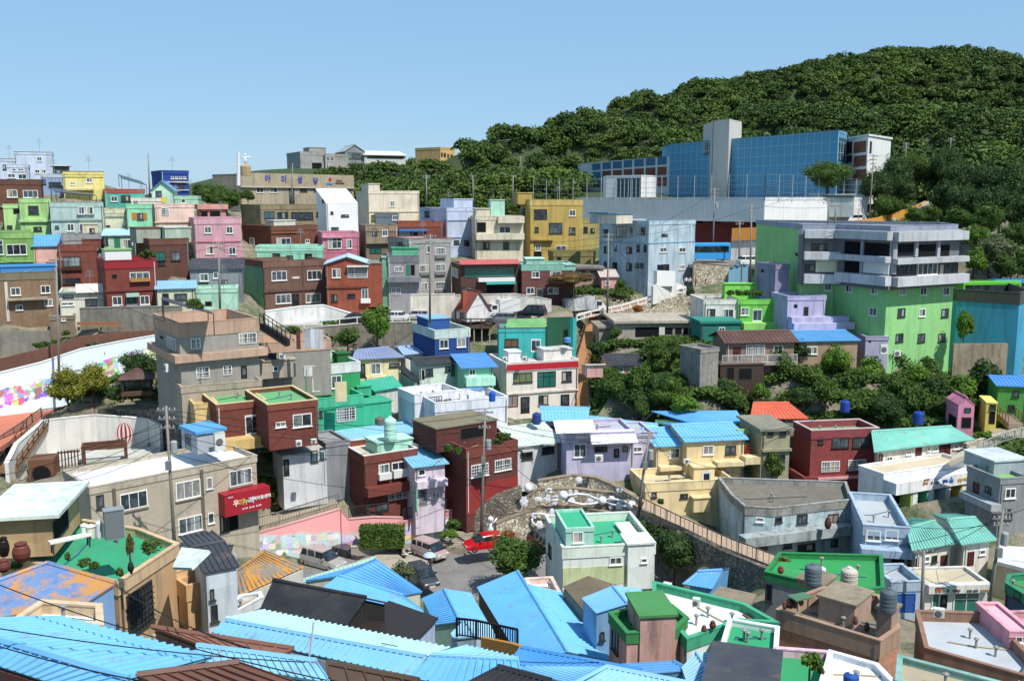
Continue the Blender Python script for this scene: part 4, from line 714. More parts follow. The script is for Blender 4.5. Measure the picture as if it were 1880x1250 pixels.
H('H', 'white village shop with striped pillars below the guest house', 88.5, 24, (None, 1168, 1592), (966, 1135), '#e6e6e2', FL('F#d2c0a0', '#ececea', .35), '1212 1030 1255 1118 o;1285 1020 1345 1110 o;1366 1010 1424 1082 g;1452 1000 1508 1080 d;1180 1048 1208 1120 G', '1168 1592 962 1018 1.6 #ececea sign_band;1258 1282 1018 1125 1.4 #dfe3e0 pillar;1338 1364 1012 1115 1.4 #dfe3e0 pillar;1424 1448 1004 1105 1.4 #dfe3e0 pillar;1506 1532 996 1098 1.4 #e6e6d0 pillar;1330 1338 1012 1115 1.35 #3fae86 pillar_side;1250 1258 1018 1125 1.35 #b4c95a pillar_side;1500 1506 996 1098 1.35 #c9b13a pillar_side', dep=3.2, name='shop', cat='shop')
H('L', 'grey house with bright green flat roof and glass rooftop room', 81, 12, (1530, 1695, 1830), (262, 520), '#8e9294', ('flat', 'F#79b863', None, .35), '1715 308 1766 357;1560 280 1590 345 B;1620 300 1650 330 d;1710 410 1750 460 d', '1535 1700 352 385 1.0 #a5a9ab balcony', boxes=[(1665, 1830, 170, 2.0, 4, '#a5b5bc', '#c9d3d8')], dep=9)
# ---- lower right (L)
H('L', 'weathered blue grey concrete house with rough flat roof', 82, 0, None, (338, 630), 'C#b7cdd2/1.7', ('flat', 'C#7b7466', 'C#a3a29a/1.8', .6), '498 450 538 473;594 450 626 475 d;699 436 750 480 d;850 433 902 477 n;470 550 556 640 K;634 565 673 600 d;703 580 787 616 d;866 558 898 590 d', '415 980 500 545 1.2 C#a9b2b2/1.8 balcony', poly=[(380, 86), (450, 82.5), (590, 82), (968, 84.5)], dep=5.5)
H('L', 'light blue two storey house with grey roof and white framed windows', 77, 8, (948, 1028, 1250), (485, 760), '#98b2cc', ('flat', 'F#b5babb', '#a9c0d6', .75), '1040 512 1110 565;1130 510 1196 562;1157 643 1223 738 o', '1005 1275 590 625 1.2 #a3bbd3 balcony', dep=9)
GR('L', 'white row house with teal sheet roof beside the light blue house', 74, (1262, 612), (1490, 577), (1235, 505), (1372, 468), .8, 3.6, 'M#6cbcaa', '#e2dcc9', win='1260 652 1292 722 B;1400 635 1432 705 B;1322 640 1345 665;1358 637 1382 668 d', sp=.33, inset=.45, back=True)
GR('L', 'white row house with teal sheet roof and burnt roof strip', 74.5, (1505, 585), (1678, 560), (1432, 462), (1572, 450), .8, 3.6, 'M#6cbcaa', '#e6e2d4', win='1532 618 1562 686 B;1590 608 1618 632', sp=.33, inset=.45)
H('L', 'white shop with large teal window panes under a lettered sign', 70, 4, (None, 1330, 1632), (775, 935), '#dcdcd6', FL('F#c9b996', '#dcdad2', .3), '1358 815 1396 892 wg;1400 830 1432 892 K;1462 815 1588 920 wg', '1330 1632 770 808 .5 #dcdad2 sign_band', dep=3.2, name='shop', cat='shop')
H('L', 'pale blue garage with royal blue rolling shutter', 69, 4, (None, 1165, 1318), (765, 930), '#a9c0d3', FL('F#aab0b5', None, .6), '1187 822 1276 913 U', dep=3.5, name='garage', cat='garage')
FP('L', 'low house with white roof slab beside the right edge lamp pole', 74, [(1672, 660), (1830, 700), (1830, 600), (1690, 590)], 3, '#c9b690', ('slab', 'P#dcdcd4', .3, .2))
FP('L', 'dark green roofed house cut by the right edge', 62, [(1722, 770), (1850, 850), (1850, 720), (1735, 730)], 4, '#4a5f70', ('flat', 'F#1f9a55', '#2a8f68', .5), win='1762 812 1796 850 d')
FP('L', 'house with emerald green roof deck and water tanks', 63, [(548, 715), (955, 812), (1122, 790), (1112, 635), (615, 622)], 5.5, 'C#9aa0a0', ('flat', 'F#0f9a48', '#138a45', .45), win='548 775 580 860 d')
FP('L', 'pinkish brick house with cluttered roof yard and tan parapet', 53, [(605, 900), (1105, 1050), (1200, 985), (1100, 830), (830, 790), (705, 838)], 5.5, 'B#a87f6a', ('flat', 'C#857a68', '#b08d73', .9), win='1140 1100 1190 1180 d', boxes=[(808, 985, 852, 2.2, 2.6, '#bb9a88', 'C#9a8a72'), (702, 828, 762, 6, 2, '#b59a84', 'C#8f8068'), (1092, 1165, 897, 1.6, 1.2, '#a98a76', 'C#8f8068')])
FP('L', 'house with wide pale grey roof and tan parapet in the lower corner', 52, [(1330, 1085), (1809, 1220), (1860, 1150), (1640, 915), (1285, 905)], 5, 'B#85584a', ('flat', 'F#b9bfc4', '#9c7560', .7))
FP('L', 'pink roofed house cut by the right edge', 56, [(1690, 960), (1860, 1130), (1870, 905), (1655, 912)], 5, '#c58a90', ('flat', 'F#cf8f98', '#d59aa2', .5))
H('L', 'small pink rooftop cabin cut by the right edge', 53, 0, (None, 1742, 1850), (1005, 1110), '#e79fae', FL('F#e7b0ba', None, .2), '1765 1030 1800 1060', dep=4, g=False, name='cabin', cat='cabin', under=.5)
FP('L', 'house with long white roof deck and emerald green edges', 54, [(0, 860), (165, 1040), (420, 950), (600, 960), (440, 870), (0, 765)], 5, '#e3ebe6', ('flat', 'F#e3e6e2', '#2fae80', .55))
FP('L', 'house with small bright green roof and white edges', 47, [(332, 1080), (600, 1108), (608, 985), (372, 945)], 4.5, '#dfe3e2', ('flat', 'F#0f9f66', '#dde4e4', .4))
FP('L', 'house with patched dark grey sheet roof at the bottom edge', 40, [(262, 1245), (585, 1290), (605, 1105), (310, 1065)], 4, '#8a8f92', ('slab', 'M#3d4046/1', .2, .25))
FP('L', 'house with white roof deck at the bottom edge', 42, [(815, 1262), (1250, 1330), (1090, 1165), (865, 1102)], 4, '#dfe4ea', ('flat', 'F#dfe6ec', '#e6e9ee', .35))
FP('L', 'house with green deck and pink wall at the bottom edge', 43, [(590, 1260), (850, 1300), (862, 1105), (605, 1085)], 4, '#e0b9c9', ('flat', 'F#169a5c', '#e4b8c8', .5))
FP('L', 'house with narrow teal gutter roof at the bottom edge', 42, [(1190, 1245), (1830, 1420), (1830, 1290), (1200, 1125)], 4, '#8ba8a5', ('flat', 'F#b0a186', '#86b8ae', .4))
GR('L', 'small blue hut with ribbed blue hipped roof under the dark tree', 71, (140, 775), (285, 800), (215, 715), (335, 708), .65, 2.6, 'M#4aa2e6', '#5aa3d8', win='205 830 255 868 d', sp=.35, inset=.3, name='hut', cat='hut')
FP('L', 'small timber shed with flat brown roof and round patch', 61, [(296, 835), (445, 892), (482, 828), (335, 795)], 3, 'W#6a4a35', ('slab', 'C#8f7f66', .2, .25), name='shed', cat='shed')
# ================================================================ middle and left (crops E, F, G)
H('E', 'grey brown cafe building with salmon roof band and barred windows', 95, 25, (1105, 1280, 1850), (288, 880), 'C#9b968c/.7', ('flat', 'F#a3978a', '#c6a186', 1.25), '1203 390 1262 472 b;1367 393 1437 472 b;1711 355 1840 432 b;1406 598 1502 680 b;1598 588 1662 657 b;1728 590 1770 682 K;1148 378 1170 400 o', 'ring 512 566 .7 #c6a186 balcony;1310 1318 370 515 .1 S#c9c4bb downpipe;1335 1343 565 735 .1 S#c9c4bb downpipe', dep=10, name='cafe', cat='cafe')
H('F', 'lower wing of the cafe with salmon terrace band and laundry', 102, 25, (None, 300, 806), (430, 680), 'C#9b968c/.7', ('flat', 'F#a3978a', '#c6a186', 1.0), '340 500 420 545 d;395 595 432 628;555 515 592 545', '', dep=7, boxes=[(275, 556, 548, -1.5, 3, '#b3a48e', '#b8aa94', 680)], into='grey brown cafe building with salmon roof band and barred windows')
H('F', 'bright green two storey house with white roof band and laundry line', 104, 30, (455, 620, 1018), (597, 830), '#12a25a/.7', ('flat', 'F#2f9a50', '#dfe0dc', .95), '678 675 752 770;812 660 887 752;514 672 553 750 n', boxes=[(855, 945, 500, 3.5, 1.5, '#1d6a35', '#1d6a35')], dep=7)
H('F', 'turquoise green lower storey with outside stairs', 101, 30, (None, 705, 1040), (830, 1090), '#16b585/.7', ('flat', 'F#1fa060', '#25c090', .9), '850 888 987 988 b;722 888 748 960 d', 'ring 905 915 .1 #12a578', boxes=[(1035, 1245, 850, .4, 4, '#19bd8d', '#1fae80', 1050), (1000, 1100, 735, 3, 3, '#1ab888', '#1ab888')], dep=6, into='bright green two storey house with white roof band and laundry line')
H('F', 'brick red flat roofed house with green roof floor', 88, 30, (None, 357, 712), (868, 1165), 'B#6d2e20', ('flat', 'F#5fae6a', 'B#7a3a28', .5, 'S#d8c08a'), '536 935 672 1028;413 993 486 1032', dep=8, under=.5)
H('F', 'brick red recessed wing with glass doors and yellow balcony', 90, 30, (None, -10, 345), (868, 1165), 'B#6d2e20', ('flat', 'F#5fae6a', 'B#7a3a28', .5, 'S#d8c08a'), '195 942 292 1088 D;308 966 352 1036', '20 360 1090 1162 1.6 #e0bb6c balcony', dep=8, under=.5, into='brick red flat roofed house with green roof floor')
H('E', 'long beige terrace wall building below the cafe', 94, 28, (None, 1300, 1875), (742, 870), 'C#b3a48e', FL('F#b5a78f', None, .5), '', dep=4, name='terrace', cat='terrace')
H('E', 'small mustard yellow wall house beside the brick red house', 92, 28, (1300, 1395, 1560), (868, 1000), '#e2bd74', FL('F#c9a968', None, .3), '', dep=3)
GR('F', 'yellow cottage with slate blue sheet roof behind the green house', 118, (960, 548), (1340, 528), (985, 482), (1228, 458), .5, 3.0, 'M#8595bb', '#ecdfa8', win='1095 572 1168 652;1020 580 1058 680 K;1228 570 1305 600 d', bands='1060 1205 660 690 .9 #e2d6a0 balcony', inset=.4, sp=.5)
GR('F', 'white cottage with pale blue sheet roof and turquoise gable edge', 122, (1330, 512), (1540, 492), (1290, 462), (1470, 445), .35, 2.5, 'M#9ab8de', '#dfe0dc', inset=.35, sp=.5)
H('F', 'navy blue house with pale mint parapet and two white windows', 120, 26, (1398, 1555, 1806), (338, 530), '#1a4a90/.6', ('flat', 'F#a9b0ad', '#c9dcd2', .95), '1588 403 1652 468;1713 392 1777 458', boxes=[(1505, 1662, 250, 3, 4, '#1d57a0', '#7fb3d0')], dep=7)
GR('F', 'pale green house with dark tiled roof beside the navy house', 112, (1432, 592), (1742, 562), (1392, 540), (1690, 520), .4, 3.4, 'T#34363c', '#cfe2d4', win='1444 622 1482 692 o;1488 614 1542 662 d;1628 595 1665 632 d;1672 580 1696 660 d', inset=.35, sp=.33)
GR('F', 'small green plastered lean-to with dark tile roof strip', 110, (1408, 700), (1440, 690), (1285, 600), (1330, 590), .6, 2.4, 'T#34363c', '#8fb3a0', inset=.2, sp=.3, back=False)
H('G', 'mint green house with blue sheet roof and barred ground window', 110, 14, (None, 205, 412), (606, 830), '#8bd8b4', ('sf', 'M#3f8edb', .5, .5), '238 615 287 662;212 755 302 812 b;303 752 362 796 b', '205 412 662 722 1.3 #a5e3c4 balcony;210 325 728 748 1.2 S#5aa5e0 awning', dep=6)
GR('F', 'low house with flat turquoise sheet roof beside the green house', 108, (1120, 772), (1325, 738), (1030, 700), (1250, 662), .4, 2.4, 'M#19b795', '#d9d9d2', inset=.3, back=False, sp=.5)
H('F', 'white plastered house with grey tinted corner and flat roof', 104, 30, (1295, 1412, 1740), (800, 985), '#dcdce3', ('flat', 'F#d9d9d6', '#e6e6ea', .8), '1484 812 1607 907 db;1621 828 1670 890 db', '1295 1412 820 960 .05 #c9d6d6', dep=7)
H('G', 'white lower terrace house with blue stair rail and blue barrel', 101, 24, (None, -5, 515), (858, 1010), '#d9dbe6', FL('F#c3c6c9', '#dfe2ec', .9), '', dep=6)
GR('F', 'grey house with long sky blue ribbed roof behind the brick house', 98, (905, 1150), (1470, 1062), (790, 1075), (1390, 990), .45, 3.0, 'M#82c2ea', '#9a9ca0', inset=.35, back=True, sp=.4, rails='')
H('J', 'rust brick house with mint rooftop room and balcony windows', 92, 32, (598, 715, 972), (150, 435), 'B#6c2d20', ('flat', 'F#d2cdb4', 'B#7a3829', .7, 'S#d8d5cf'), '784 190 837 262;848 176 947 246;754 313 806 342 d;832 303 937 362 b;770 380 830 430 K', '715 975 280 322 .9 B#742f22 ledge;780 840 232 262 .5 S#d8d8d4 balcony;850 948 212 248 .5 S#d8d8d4 balcony', boxes=[(778, 950, 75, 1.6, 3, '#a5e6d0', '#b5ecd8')], dep=7)
H('J', 'grey rendered house end left of the rust brick house', 94, 32, (None, 528, 640), (88, 260), '#8b8f94', FL('F#9a9a98', None, .3), '', dep=5)
H('J', 'pale mauve narrow house with light blue sheet roof', 92, 24, (None, 962, 1108), (205, 420), '#dccbd9', ('sf', 'M#74bfe0', .5, .35), '978 215 1012 246;985 310 1020 395 G;1045 328 1082 358 b', '962 1110 262 295 .8 #e6d6e2 balcony;960 975 300 420 .1 #8fd0b5', dep=5)
H('K', 'maroon brick house with planted roof terrace and red painted base', 92, 34, (22, 148, 397), (115, 405), 'B#662822', ('flat', 'F#6f6a60', 'B#7a3a30', .9), '120 8 250 64 o;172 190 256 250 wb;287 166 367 221 wb', '148 400 275 415 .05 #9c2b26 base_band', boxes=[(2, 298, -6, 3.0, 5, 'B#5c1f1d', 'C#857c60')], dep=9)
H('K', 'white garden shed house with pale corrugated roof', 96, 26, (None, 400, 605), (105, 215), '#d5d5d2', ('gx', 'M#c9d6cb/1', 1.0, .35), '420 128 472 166 db;518 98 577 140 db', '415 475 118 126 .5 S#b9b9b4 awning;512 580 90 98 .5 S#b9b9b4 awning', dep=8)
H('G', 'lavender house with white sheet awning roofs and air conditioner', 95, 8, (862, 938, 1425), (1078, 1290), '#c3bcd8', ('flat', 'F#b9b5c6', None, .4), '988 1148 1080 1246 w;1138 1168 1230 1210 dx;1340 1168 1378 1208 g;1278 1185 1314 1250 K;1010 1078 1058 1102', '852 1128 990 1066 1.2 M#eef0ee canopy;1102 1428 1060 1138 1.3 M#f0f0ee canopy', dep=6)
H('G', 'lavender side wing with blue roof beside the cream house', 97, 8, (None, 1400, 1560), (1075, 1290), '#c6c0da', ('flat', 'F#b0b5bb', None, .3), '1405 1170 1480 1210 ', dep=5)
GR('G', 'house with sky blue ribbed roof behind the lavender house', 103, (762, 985), (1090, 992), (752, 898), (1100, 905), .5, 2.5, 'M#6fc0f0', '#c9cde0', win='812 1018 860 1055 d', inset=.3, sp=.4)
GR('G', 'house with long pale blue ribbed roof left of the cream house', 102, (1125, 1050), (1600, 1070), (1100, 968), (1595, 1012), .4, 2.4, 'M#84ccec', '#c9c4da', inset=.3, sp=.4)
H('G', 'white guest house with red roof band and large windows', 116, 5, (386, 507, 1022), (572, 965), '#ebe2d6/.6', ('flat', 'F#cfc9c0', '#ece6de', .5), '556 640 692 711 dy;729 632 860 743 g;904 630 974 703 d;508 800 590 886 r;609 813 672 932 K;737 801 806 872 d;896 797 957 894 K', '507 1022 570 614 .12 S#c01528 red_band;507 1022 772 784 .15 #e0d8cc;507 1022 614 620 .1 #d5ccc0', boxes=[(522, 608, 488, 3, 2, '#eeeeee', '#eeeeee'), (775, 978, 470, 2, 4, '#e6dfd5', '#c9c9c6')], dep=7, name='guest_house')
H('G', 'turquoise house with green netted roof and slatted white door', 122, 6, (440, 452, 802), (322, 505), '#12b5b0/.6', ('flat', 'F#6f8f80', '#16b9b3', .35, 'S#5d3a38'), '494 397 593 456 dk;682 400 752 493 D', '', dep=7)
H('G', 'little white house with red roof and chimney on a raised deck', 132, 62, (148, 222, 388), (200, 258), '#e9e6e2', ('gy', 'M#8f3f2c', 2.6, .25, .3), '175 215 205 250 d', dep=7, name='cabin', cat='cabin', under=.4, gz=-3.2)
GR('G', 'pink cottage with dark tiled roof among the trees', 112, (1245, 592), (1482, 588), (1205, 512), (1452, 508), .65, 3.6, 'T#33363d', '#e0a69c', win='1285 600 1345 640;1405 605 1480 690 o', inset=.4, sp=.3)
H('G', 'pink shed with cream sheet roof beside the pink cottage', 110, 8, (None, 1085, 1200), (588, 640), '#dfa398', ('sb', 'M#efe8cf', .6, .25), '', dep=3, under=.6, name='shed', cat='shed')
H('I', 'beige community centre with white roof deck and red awning sign', 76, 42, (330, 457, 1312), (262, 715), 'C#b8ab96/.6', ('flat', 'F#e6ebf2', 'C#c0b39c', .45), '610 285 752 372;895 228 1022 318;1168 170 1284 250;908 410 1032 490;1052 212 1082 270;1060 392 1090 445;490 300 530 370 d;1120 405 1165 490 d;1165 395 1215 480 o', '575 592 265 440 .12 S#6a6058 downpipe;1025 1040 170 500 .12 S#6a6058 downpipe;606 756 372 380 .15 C#a08a70;892 1026 318 326 .15 C#a08a70;1164 1288 250 258 .15 C#a08a70', dep=9, name='community_centre', cat='community centre', rails='460 1310 262 .9 -.1 S#8a8d90')
H('E', 'small grey metal cabin with blue roof on the community centre roof', 83, 42, (1300, 1410, 1612), (1065, 1212), '#aab0ba/.5', ('slab', 'S#4fa3dc', .3, .15), '1330 1085 1370 1190 G', dep=3, g=False, under=.2, name='cabin', cat='cabin')
H('H', 'pink arched gate pavilion at the top of the steps', 101, 26, (1485, 1548, 1630), (618, 738), '#e08aa8/.6', ('gy', '#d97f9f', .7, .05, 0), '1562 680 1612 735 o;1497 668 1536 728 o;1578 632 1610 655 g', dep=5, name='gate', cat='gate')
H('H', 'yellow arched gate beside the pink gate pavilion', 103, 22, (1652, 1690, 1746), (602, 718), '#ddcf4a/.6', ('slab', '#e6da5a', .15, .05), '1702 650 1734 714 o;1660 660 1684 716 o;1706 615 1738 640 d', dep=4, name='gate', cat='gate')
H('J', 'low white rendered yard house with blue pictures on its wall', 90, 30, (None, 316, 530), (150, 282), '#d3d4d6', ('slab', 'C#b9b5aa', .15, .05), '318 168 348 250 K;455 125 487 180 dp;497 110 525 165 dp', dep=3.5, under=2.8)
# ================================================================ foreground roofs (crops I, J, K)
FP('I', 'tan house with emerald green roof terrace, jars and plants', 44, [(600, 745), (905, 548), (700, 470), (380, 420), (60, 590), (0, 600)], 6, '#cfa878', ('flat', 'F#17a06e', '#d9b588', .5), win='645 770 778 985 db')
H('I', 'tan rooftop cabin with pale mint canopy roof', 46, 10, (None, -60, 262), (405, 600), '#c4a06c', ('slab', '#d9e8dc', .18, .5), '258 395 350 520 o', dep=5, g=False, under=.3, boxes=[(255, 385, 345, 1.5, 3, '#c4a06c', '#d9e8dc')], name='cabin', cat='cabin')
H('I', 'narrow pale blue house with tan stair balcony', 47, 48, (940, 1050, 1205), (700, 990), '#c9d3dc', ('gx', 'T#3c4148', .35, .12, .3), '1070 780 1092 835 d;1075 860 1110 945 d', dep=6)
GR('I', 'small house with dark grey tile roof behind the tan stairs', 56, (1050, 720), (1180, 590), (905, 545), (1190, 555), .5, 3, 'T#3c4148', '#b9c6cf', back=False, sp=.3)
RF('I', 'low house with blue and rust patched roof in front of the green terrace', 36, [('M#5c84ba/2.0', [(-20, 925, 0), (430, 855, 0), (590, 750, .2), (240, 648, .75)]), ('M#5c84ba/2.0', [(-200, 1000, -.2), (-20, 925, 0), (240, 648, .75), (-150, 790, .5)])], 3.2, '#7aa7d6', sp=0)
FP('I', 'small white walled yard roof with tan edging', 33, [(80, 930), (515, 960), (510, 860), (215, 840)], 3, '#d5b583', ('flat', 'F#dcdcd8', '#e0c49a', .5))

BL = 'M#56b6f2'
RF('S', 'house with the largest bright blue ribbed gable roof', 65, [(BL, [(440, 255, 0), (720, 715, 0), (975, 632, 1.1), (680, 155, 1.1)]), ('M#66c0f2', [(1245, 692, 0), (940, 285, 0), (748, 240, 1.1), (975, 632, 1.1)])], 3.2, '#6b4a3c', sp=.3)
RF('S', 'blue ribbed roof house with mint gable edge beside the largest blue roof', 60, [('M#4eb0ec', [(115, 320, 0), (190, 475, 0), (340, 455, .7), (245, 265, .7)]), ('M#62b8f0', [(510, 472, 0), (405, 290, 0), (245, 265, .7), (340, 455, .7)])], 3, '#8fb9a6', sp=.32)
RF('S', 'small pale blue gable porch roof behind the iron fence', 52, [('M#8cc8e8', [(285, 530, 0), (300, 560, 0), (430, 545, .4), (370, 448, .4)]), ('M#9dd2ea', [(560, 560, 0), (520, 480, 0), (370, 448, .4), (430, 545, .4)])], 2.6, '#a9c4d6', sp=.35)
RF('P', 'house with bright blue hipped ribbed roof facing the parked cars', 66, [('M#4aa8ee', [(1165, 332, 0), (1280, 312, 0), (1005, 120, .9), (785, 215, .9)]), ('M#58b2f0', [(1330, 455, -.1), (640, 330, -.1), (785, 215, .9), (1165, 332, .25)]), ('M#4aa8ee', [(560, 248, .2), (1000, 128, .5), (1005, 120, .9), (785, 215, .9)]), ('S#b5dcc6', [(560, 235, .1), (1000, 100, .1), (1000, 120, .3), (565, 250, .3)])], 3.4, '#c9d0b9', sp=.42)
RF('P', 'house with long charcoal black roof and worn corrugated strip', 49, [('M#26272b/.6', [(315, 412, 0), (835, 508, 0), (948, 345, .9), (392, 243, .9)]), ('M#2b2d33/.6', [(1075, 372, .6), (400, 225, .6), (392, 243, .9), (948, 345, .9)])], 3.6, '#2d2b2b', sp=0)
FP('P', 'bluish house with flat black brown felt roof', 48, [(872, 512), (1238, 586), (1356, 466), (1085, 372)], 3.4, '#a9b9d6', ('slab', 'S#332b28', .12, .15))
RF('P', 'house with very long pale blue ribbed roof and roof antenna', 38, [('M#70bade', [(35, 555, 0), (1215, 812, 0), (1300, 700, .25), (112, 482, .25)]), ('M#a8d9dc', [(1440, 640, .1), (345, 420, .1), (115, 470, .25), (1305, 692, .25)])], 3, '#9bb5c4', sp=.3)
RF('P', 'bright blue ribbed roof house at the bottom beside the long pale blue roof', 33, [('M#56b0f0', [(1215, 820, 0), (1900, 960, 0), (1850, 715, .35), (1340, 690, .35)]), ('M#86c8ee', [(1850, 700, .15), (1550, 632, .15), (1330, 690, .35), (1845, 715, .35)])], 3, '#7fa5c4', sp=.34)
RF('S', 'deep blue roof house with rows of pale roof studs', 43, [('M#2a8fd8/.5', [(630, 700, 0), (1110, 790, 0), (1418, 745, .3), (700, 610, .3)])], 3, '#3c6a94', sp=.3)
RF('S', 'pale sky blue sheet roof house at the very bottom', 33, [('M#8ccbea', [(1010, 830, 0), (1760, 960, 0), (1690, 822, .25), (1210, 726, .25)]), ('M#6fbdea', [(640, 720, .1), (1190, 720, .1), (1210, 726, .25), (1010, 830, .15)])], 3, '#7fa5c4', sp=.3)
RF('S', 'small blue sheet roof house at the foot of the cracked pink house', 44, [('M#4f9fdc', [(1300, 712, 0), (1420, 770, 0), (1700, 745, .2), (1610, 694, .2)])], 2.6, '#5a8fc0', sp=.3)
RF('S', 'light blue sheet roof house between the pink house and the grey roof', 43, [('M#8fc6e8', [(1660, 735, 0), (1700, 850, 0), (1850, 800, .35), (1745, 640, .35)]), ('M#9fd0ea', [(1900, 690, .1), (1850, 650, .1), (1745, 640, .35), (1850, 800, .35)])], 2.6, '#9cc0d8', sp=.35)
RF('S', 'black sheet roof house with round vent pipe at the bottom edge', 26, [('M#2c2c31/.6', [(330, 850, 0), (900, 960, 0), (880, 812, .2), (565, 728, .2)])], 2.5, '#33343a', sp=.3)
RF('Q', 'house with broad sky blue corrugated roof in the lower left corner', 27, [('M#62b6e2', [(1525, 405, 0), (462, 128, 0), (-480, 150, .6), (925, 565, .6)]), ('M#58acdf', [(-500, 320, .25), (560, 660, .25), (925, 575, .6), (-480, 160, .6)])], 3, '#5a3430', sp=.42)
RF('Q', 'house with chocolate brown sheet roof at the bottom edge', 22, [('M#6f4a3c/.6', [(1500, 800, 0), (3000, 900, 0), (1720, 455, .3), (985, 548, .3)])], 2.6, '#5a3d33', sp=.7)
RF('P', 'low house with narrow brown sheet roof before the long pale blue roof', 35, [('M#8a5a48/.6', [(-30, 632, 0), (428, 690, 0), (515, 650, .1), (-330, 520, .1)])], 2.6, '#6a4a3e', sp=.7)
RF('P', 'low house with sky blue sheet strip roof under the antenna', 29, [('M#7cc4e6', [(-40, 725, 0), (735, 850, 0), (650, 725, .15), (-60, 632, .15)])], 2.6, '#6f8fa5', sp=.3)
RF('P', 'house with dark brown ribbed roof at the bottom edge', 26, [('M#57402f/.6', [(730, 830, 0), (1350, 960, 0), (1260, 842, .12), (715, 736, .12)])], 2.4, '#4a3a30', sp=.7)
RF('K', 'blue walled house with small blue ribbed gable roof', 57, [('M#70bcf0', [(715, 848, 0), (784, 918, 0), (935, 872, .6), (866, 788, .6)]), ('M#80c4f0', [(1050, 870, .1), (1000, 800, .1), (866, 788, .6), (935, 872, .6)])], 3.2, '#7fb2dc', sp=.3, win='745 905 768 960 d;806 1008 824 1046 d')
RF('K', 'house with weathered brown asphalt roof behind the white terrace house', 63, [('C#75664f', [(622, 788, 0), (728, 912, 0), (870, 850, .6), (745, 735, .6)]), ('C#7d6d55', [(925, 830, .1), (898, 785, .1), (745, 735, .6), (870, 850, .6)])], 3, '#8a7462', sp=0)
FP('K', 'cracked pink house with dark green roof and stair tower', 49, [(934, 1012), (1162, 1000), (1226, 938), (1150, 876), (960, 893), (850, 915)], 3.6, '#c99a8c/1.6', ('flat', 'F#1d7a38', '#2a8a45', .45), boxes=[(1000, 1172, 925, -.13, 3, '#cc9d90/1.6', 'F#3f8f46', 1165)], win='862 1000 893 1105 d')
H('K', 'white house with green roof terrace and mint rooftop room', 71, 8, (537, 621, 1070), (597, 810), '#dde4dd/.7', ('flat', 'F#19ad7c', '#dde9d9', .75), '848 643 909 681;1003 650 1031 671;668 520 720 574;553 585 566 640 d;597 650 608 706 d', '621 930 690 780 .03 #ccd9a0', boxes=[(636, 772, 500, .25, 4.5, '#a5d9c6', 'F#19b07e', None, .25), (940, 1068, 575, -.35, 2.2, '#e2e8e2', '#e2e8e2', 800), (925, 985, 535, 3, 3, '#e5e8cc', '#eef0dd')], dep=6)
FP('S', 'low pale house with cream parapet yard behind the largest blue roof', 66, [(750, 240), (935, 285), (885, 190), (730, 198)], 3, '#e2c4b4', ('flat', 'F#dcdcd8', '#e8c6b6', .5))
RF('J', 'old house with orange mossy slate roof', 61, [('M#857662/2.4', [(110, 832, 0), (425, 692, 0), (232, 612, 1.3), (88, 715, 1.3)])], 3, '#cfc8ba', sp=.4)
FP('J', 'low white walled yard house below the mossy slate roof', 52, [(-10, 960), (215, 838), (205, 815), (110, 830)], 2.6, '#d9dcdc', ('flat', 'F#a5a5a0', '#e2e4e2', .4))

H('I', 'tan stair balcony house with pale mint canopy beside the green terrace', 49, 42, (None, 890, 1050), (690, 985), '#cfa46c', FL('F#17a06e', '#d8b27e', .3), '880 690 935 860 o', '', dep=3, boxes=[(950, 1075, 745, -1.3, 1.2, '#d3a870', 'F#17a06e', 975, .8)], name='house')
quad_late = [('pale mint flat canopy over the tan stairs', [('I', 878, 668, 44), ('I', 975, 672, 42.5), ('I', 1068, 582, 45), ('I', 925, 566, 46.5)])]
# ================================================================ vehicles, tanks, poles, signs, people and other small things
STEEL = lambda: simple('steel', (.5, .5, .5), .35, .8)
def tank(label, c, x, yt, yb, w, Y, col, rib=True, lid=None, name='water_tank', cat='water tank', prof=None, group=None):
    p = at(c, x, yb, Y); zt = at(c, x, yt, Y).z; r = w / 2 * Y / F / CROPS[c][2]; h = max(.3, (zt - p.z) * .97); pr = [(r * .96, 0), (r, .05 * h)]
    if prof: pr = [(r * a, h * b) for a, b in prof]
    else:
        if rib:
            for i in range(4): z = h * (.12 + .18 * i); pr += [(r, z), (r * 1.03, z + .02 * h), (r * 1.03, z + .05 * h), (r, z + .07 * h)]
        pr += [(r, h * .8), (r * .93, h * .86), (r * .5, h * .95), (r * .3, h * .96)]
    root = thing(name, label, cat, p, 0, group); b = MB(); b.lathe(pr, 18); b.build('tank_body' if not prof else 'jar_body', col, root, False)
    if not prof: l = MB(); l.lathe([(r * .3, h * .955), (r * .32, h), (r * .05, h * 1.03)], 12); l.build('lid', lid or col, root)
    else: l = MB(); rr = pr[-1][0]; l.lathe([(rr * 1.15, h), (rr * 1.15, h + .04), (rr * .3, h + .12)], 12); l.build('lid', lid or col, root)
    return root
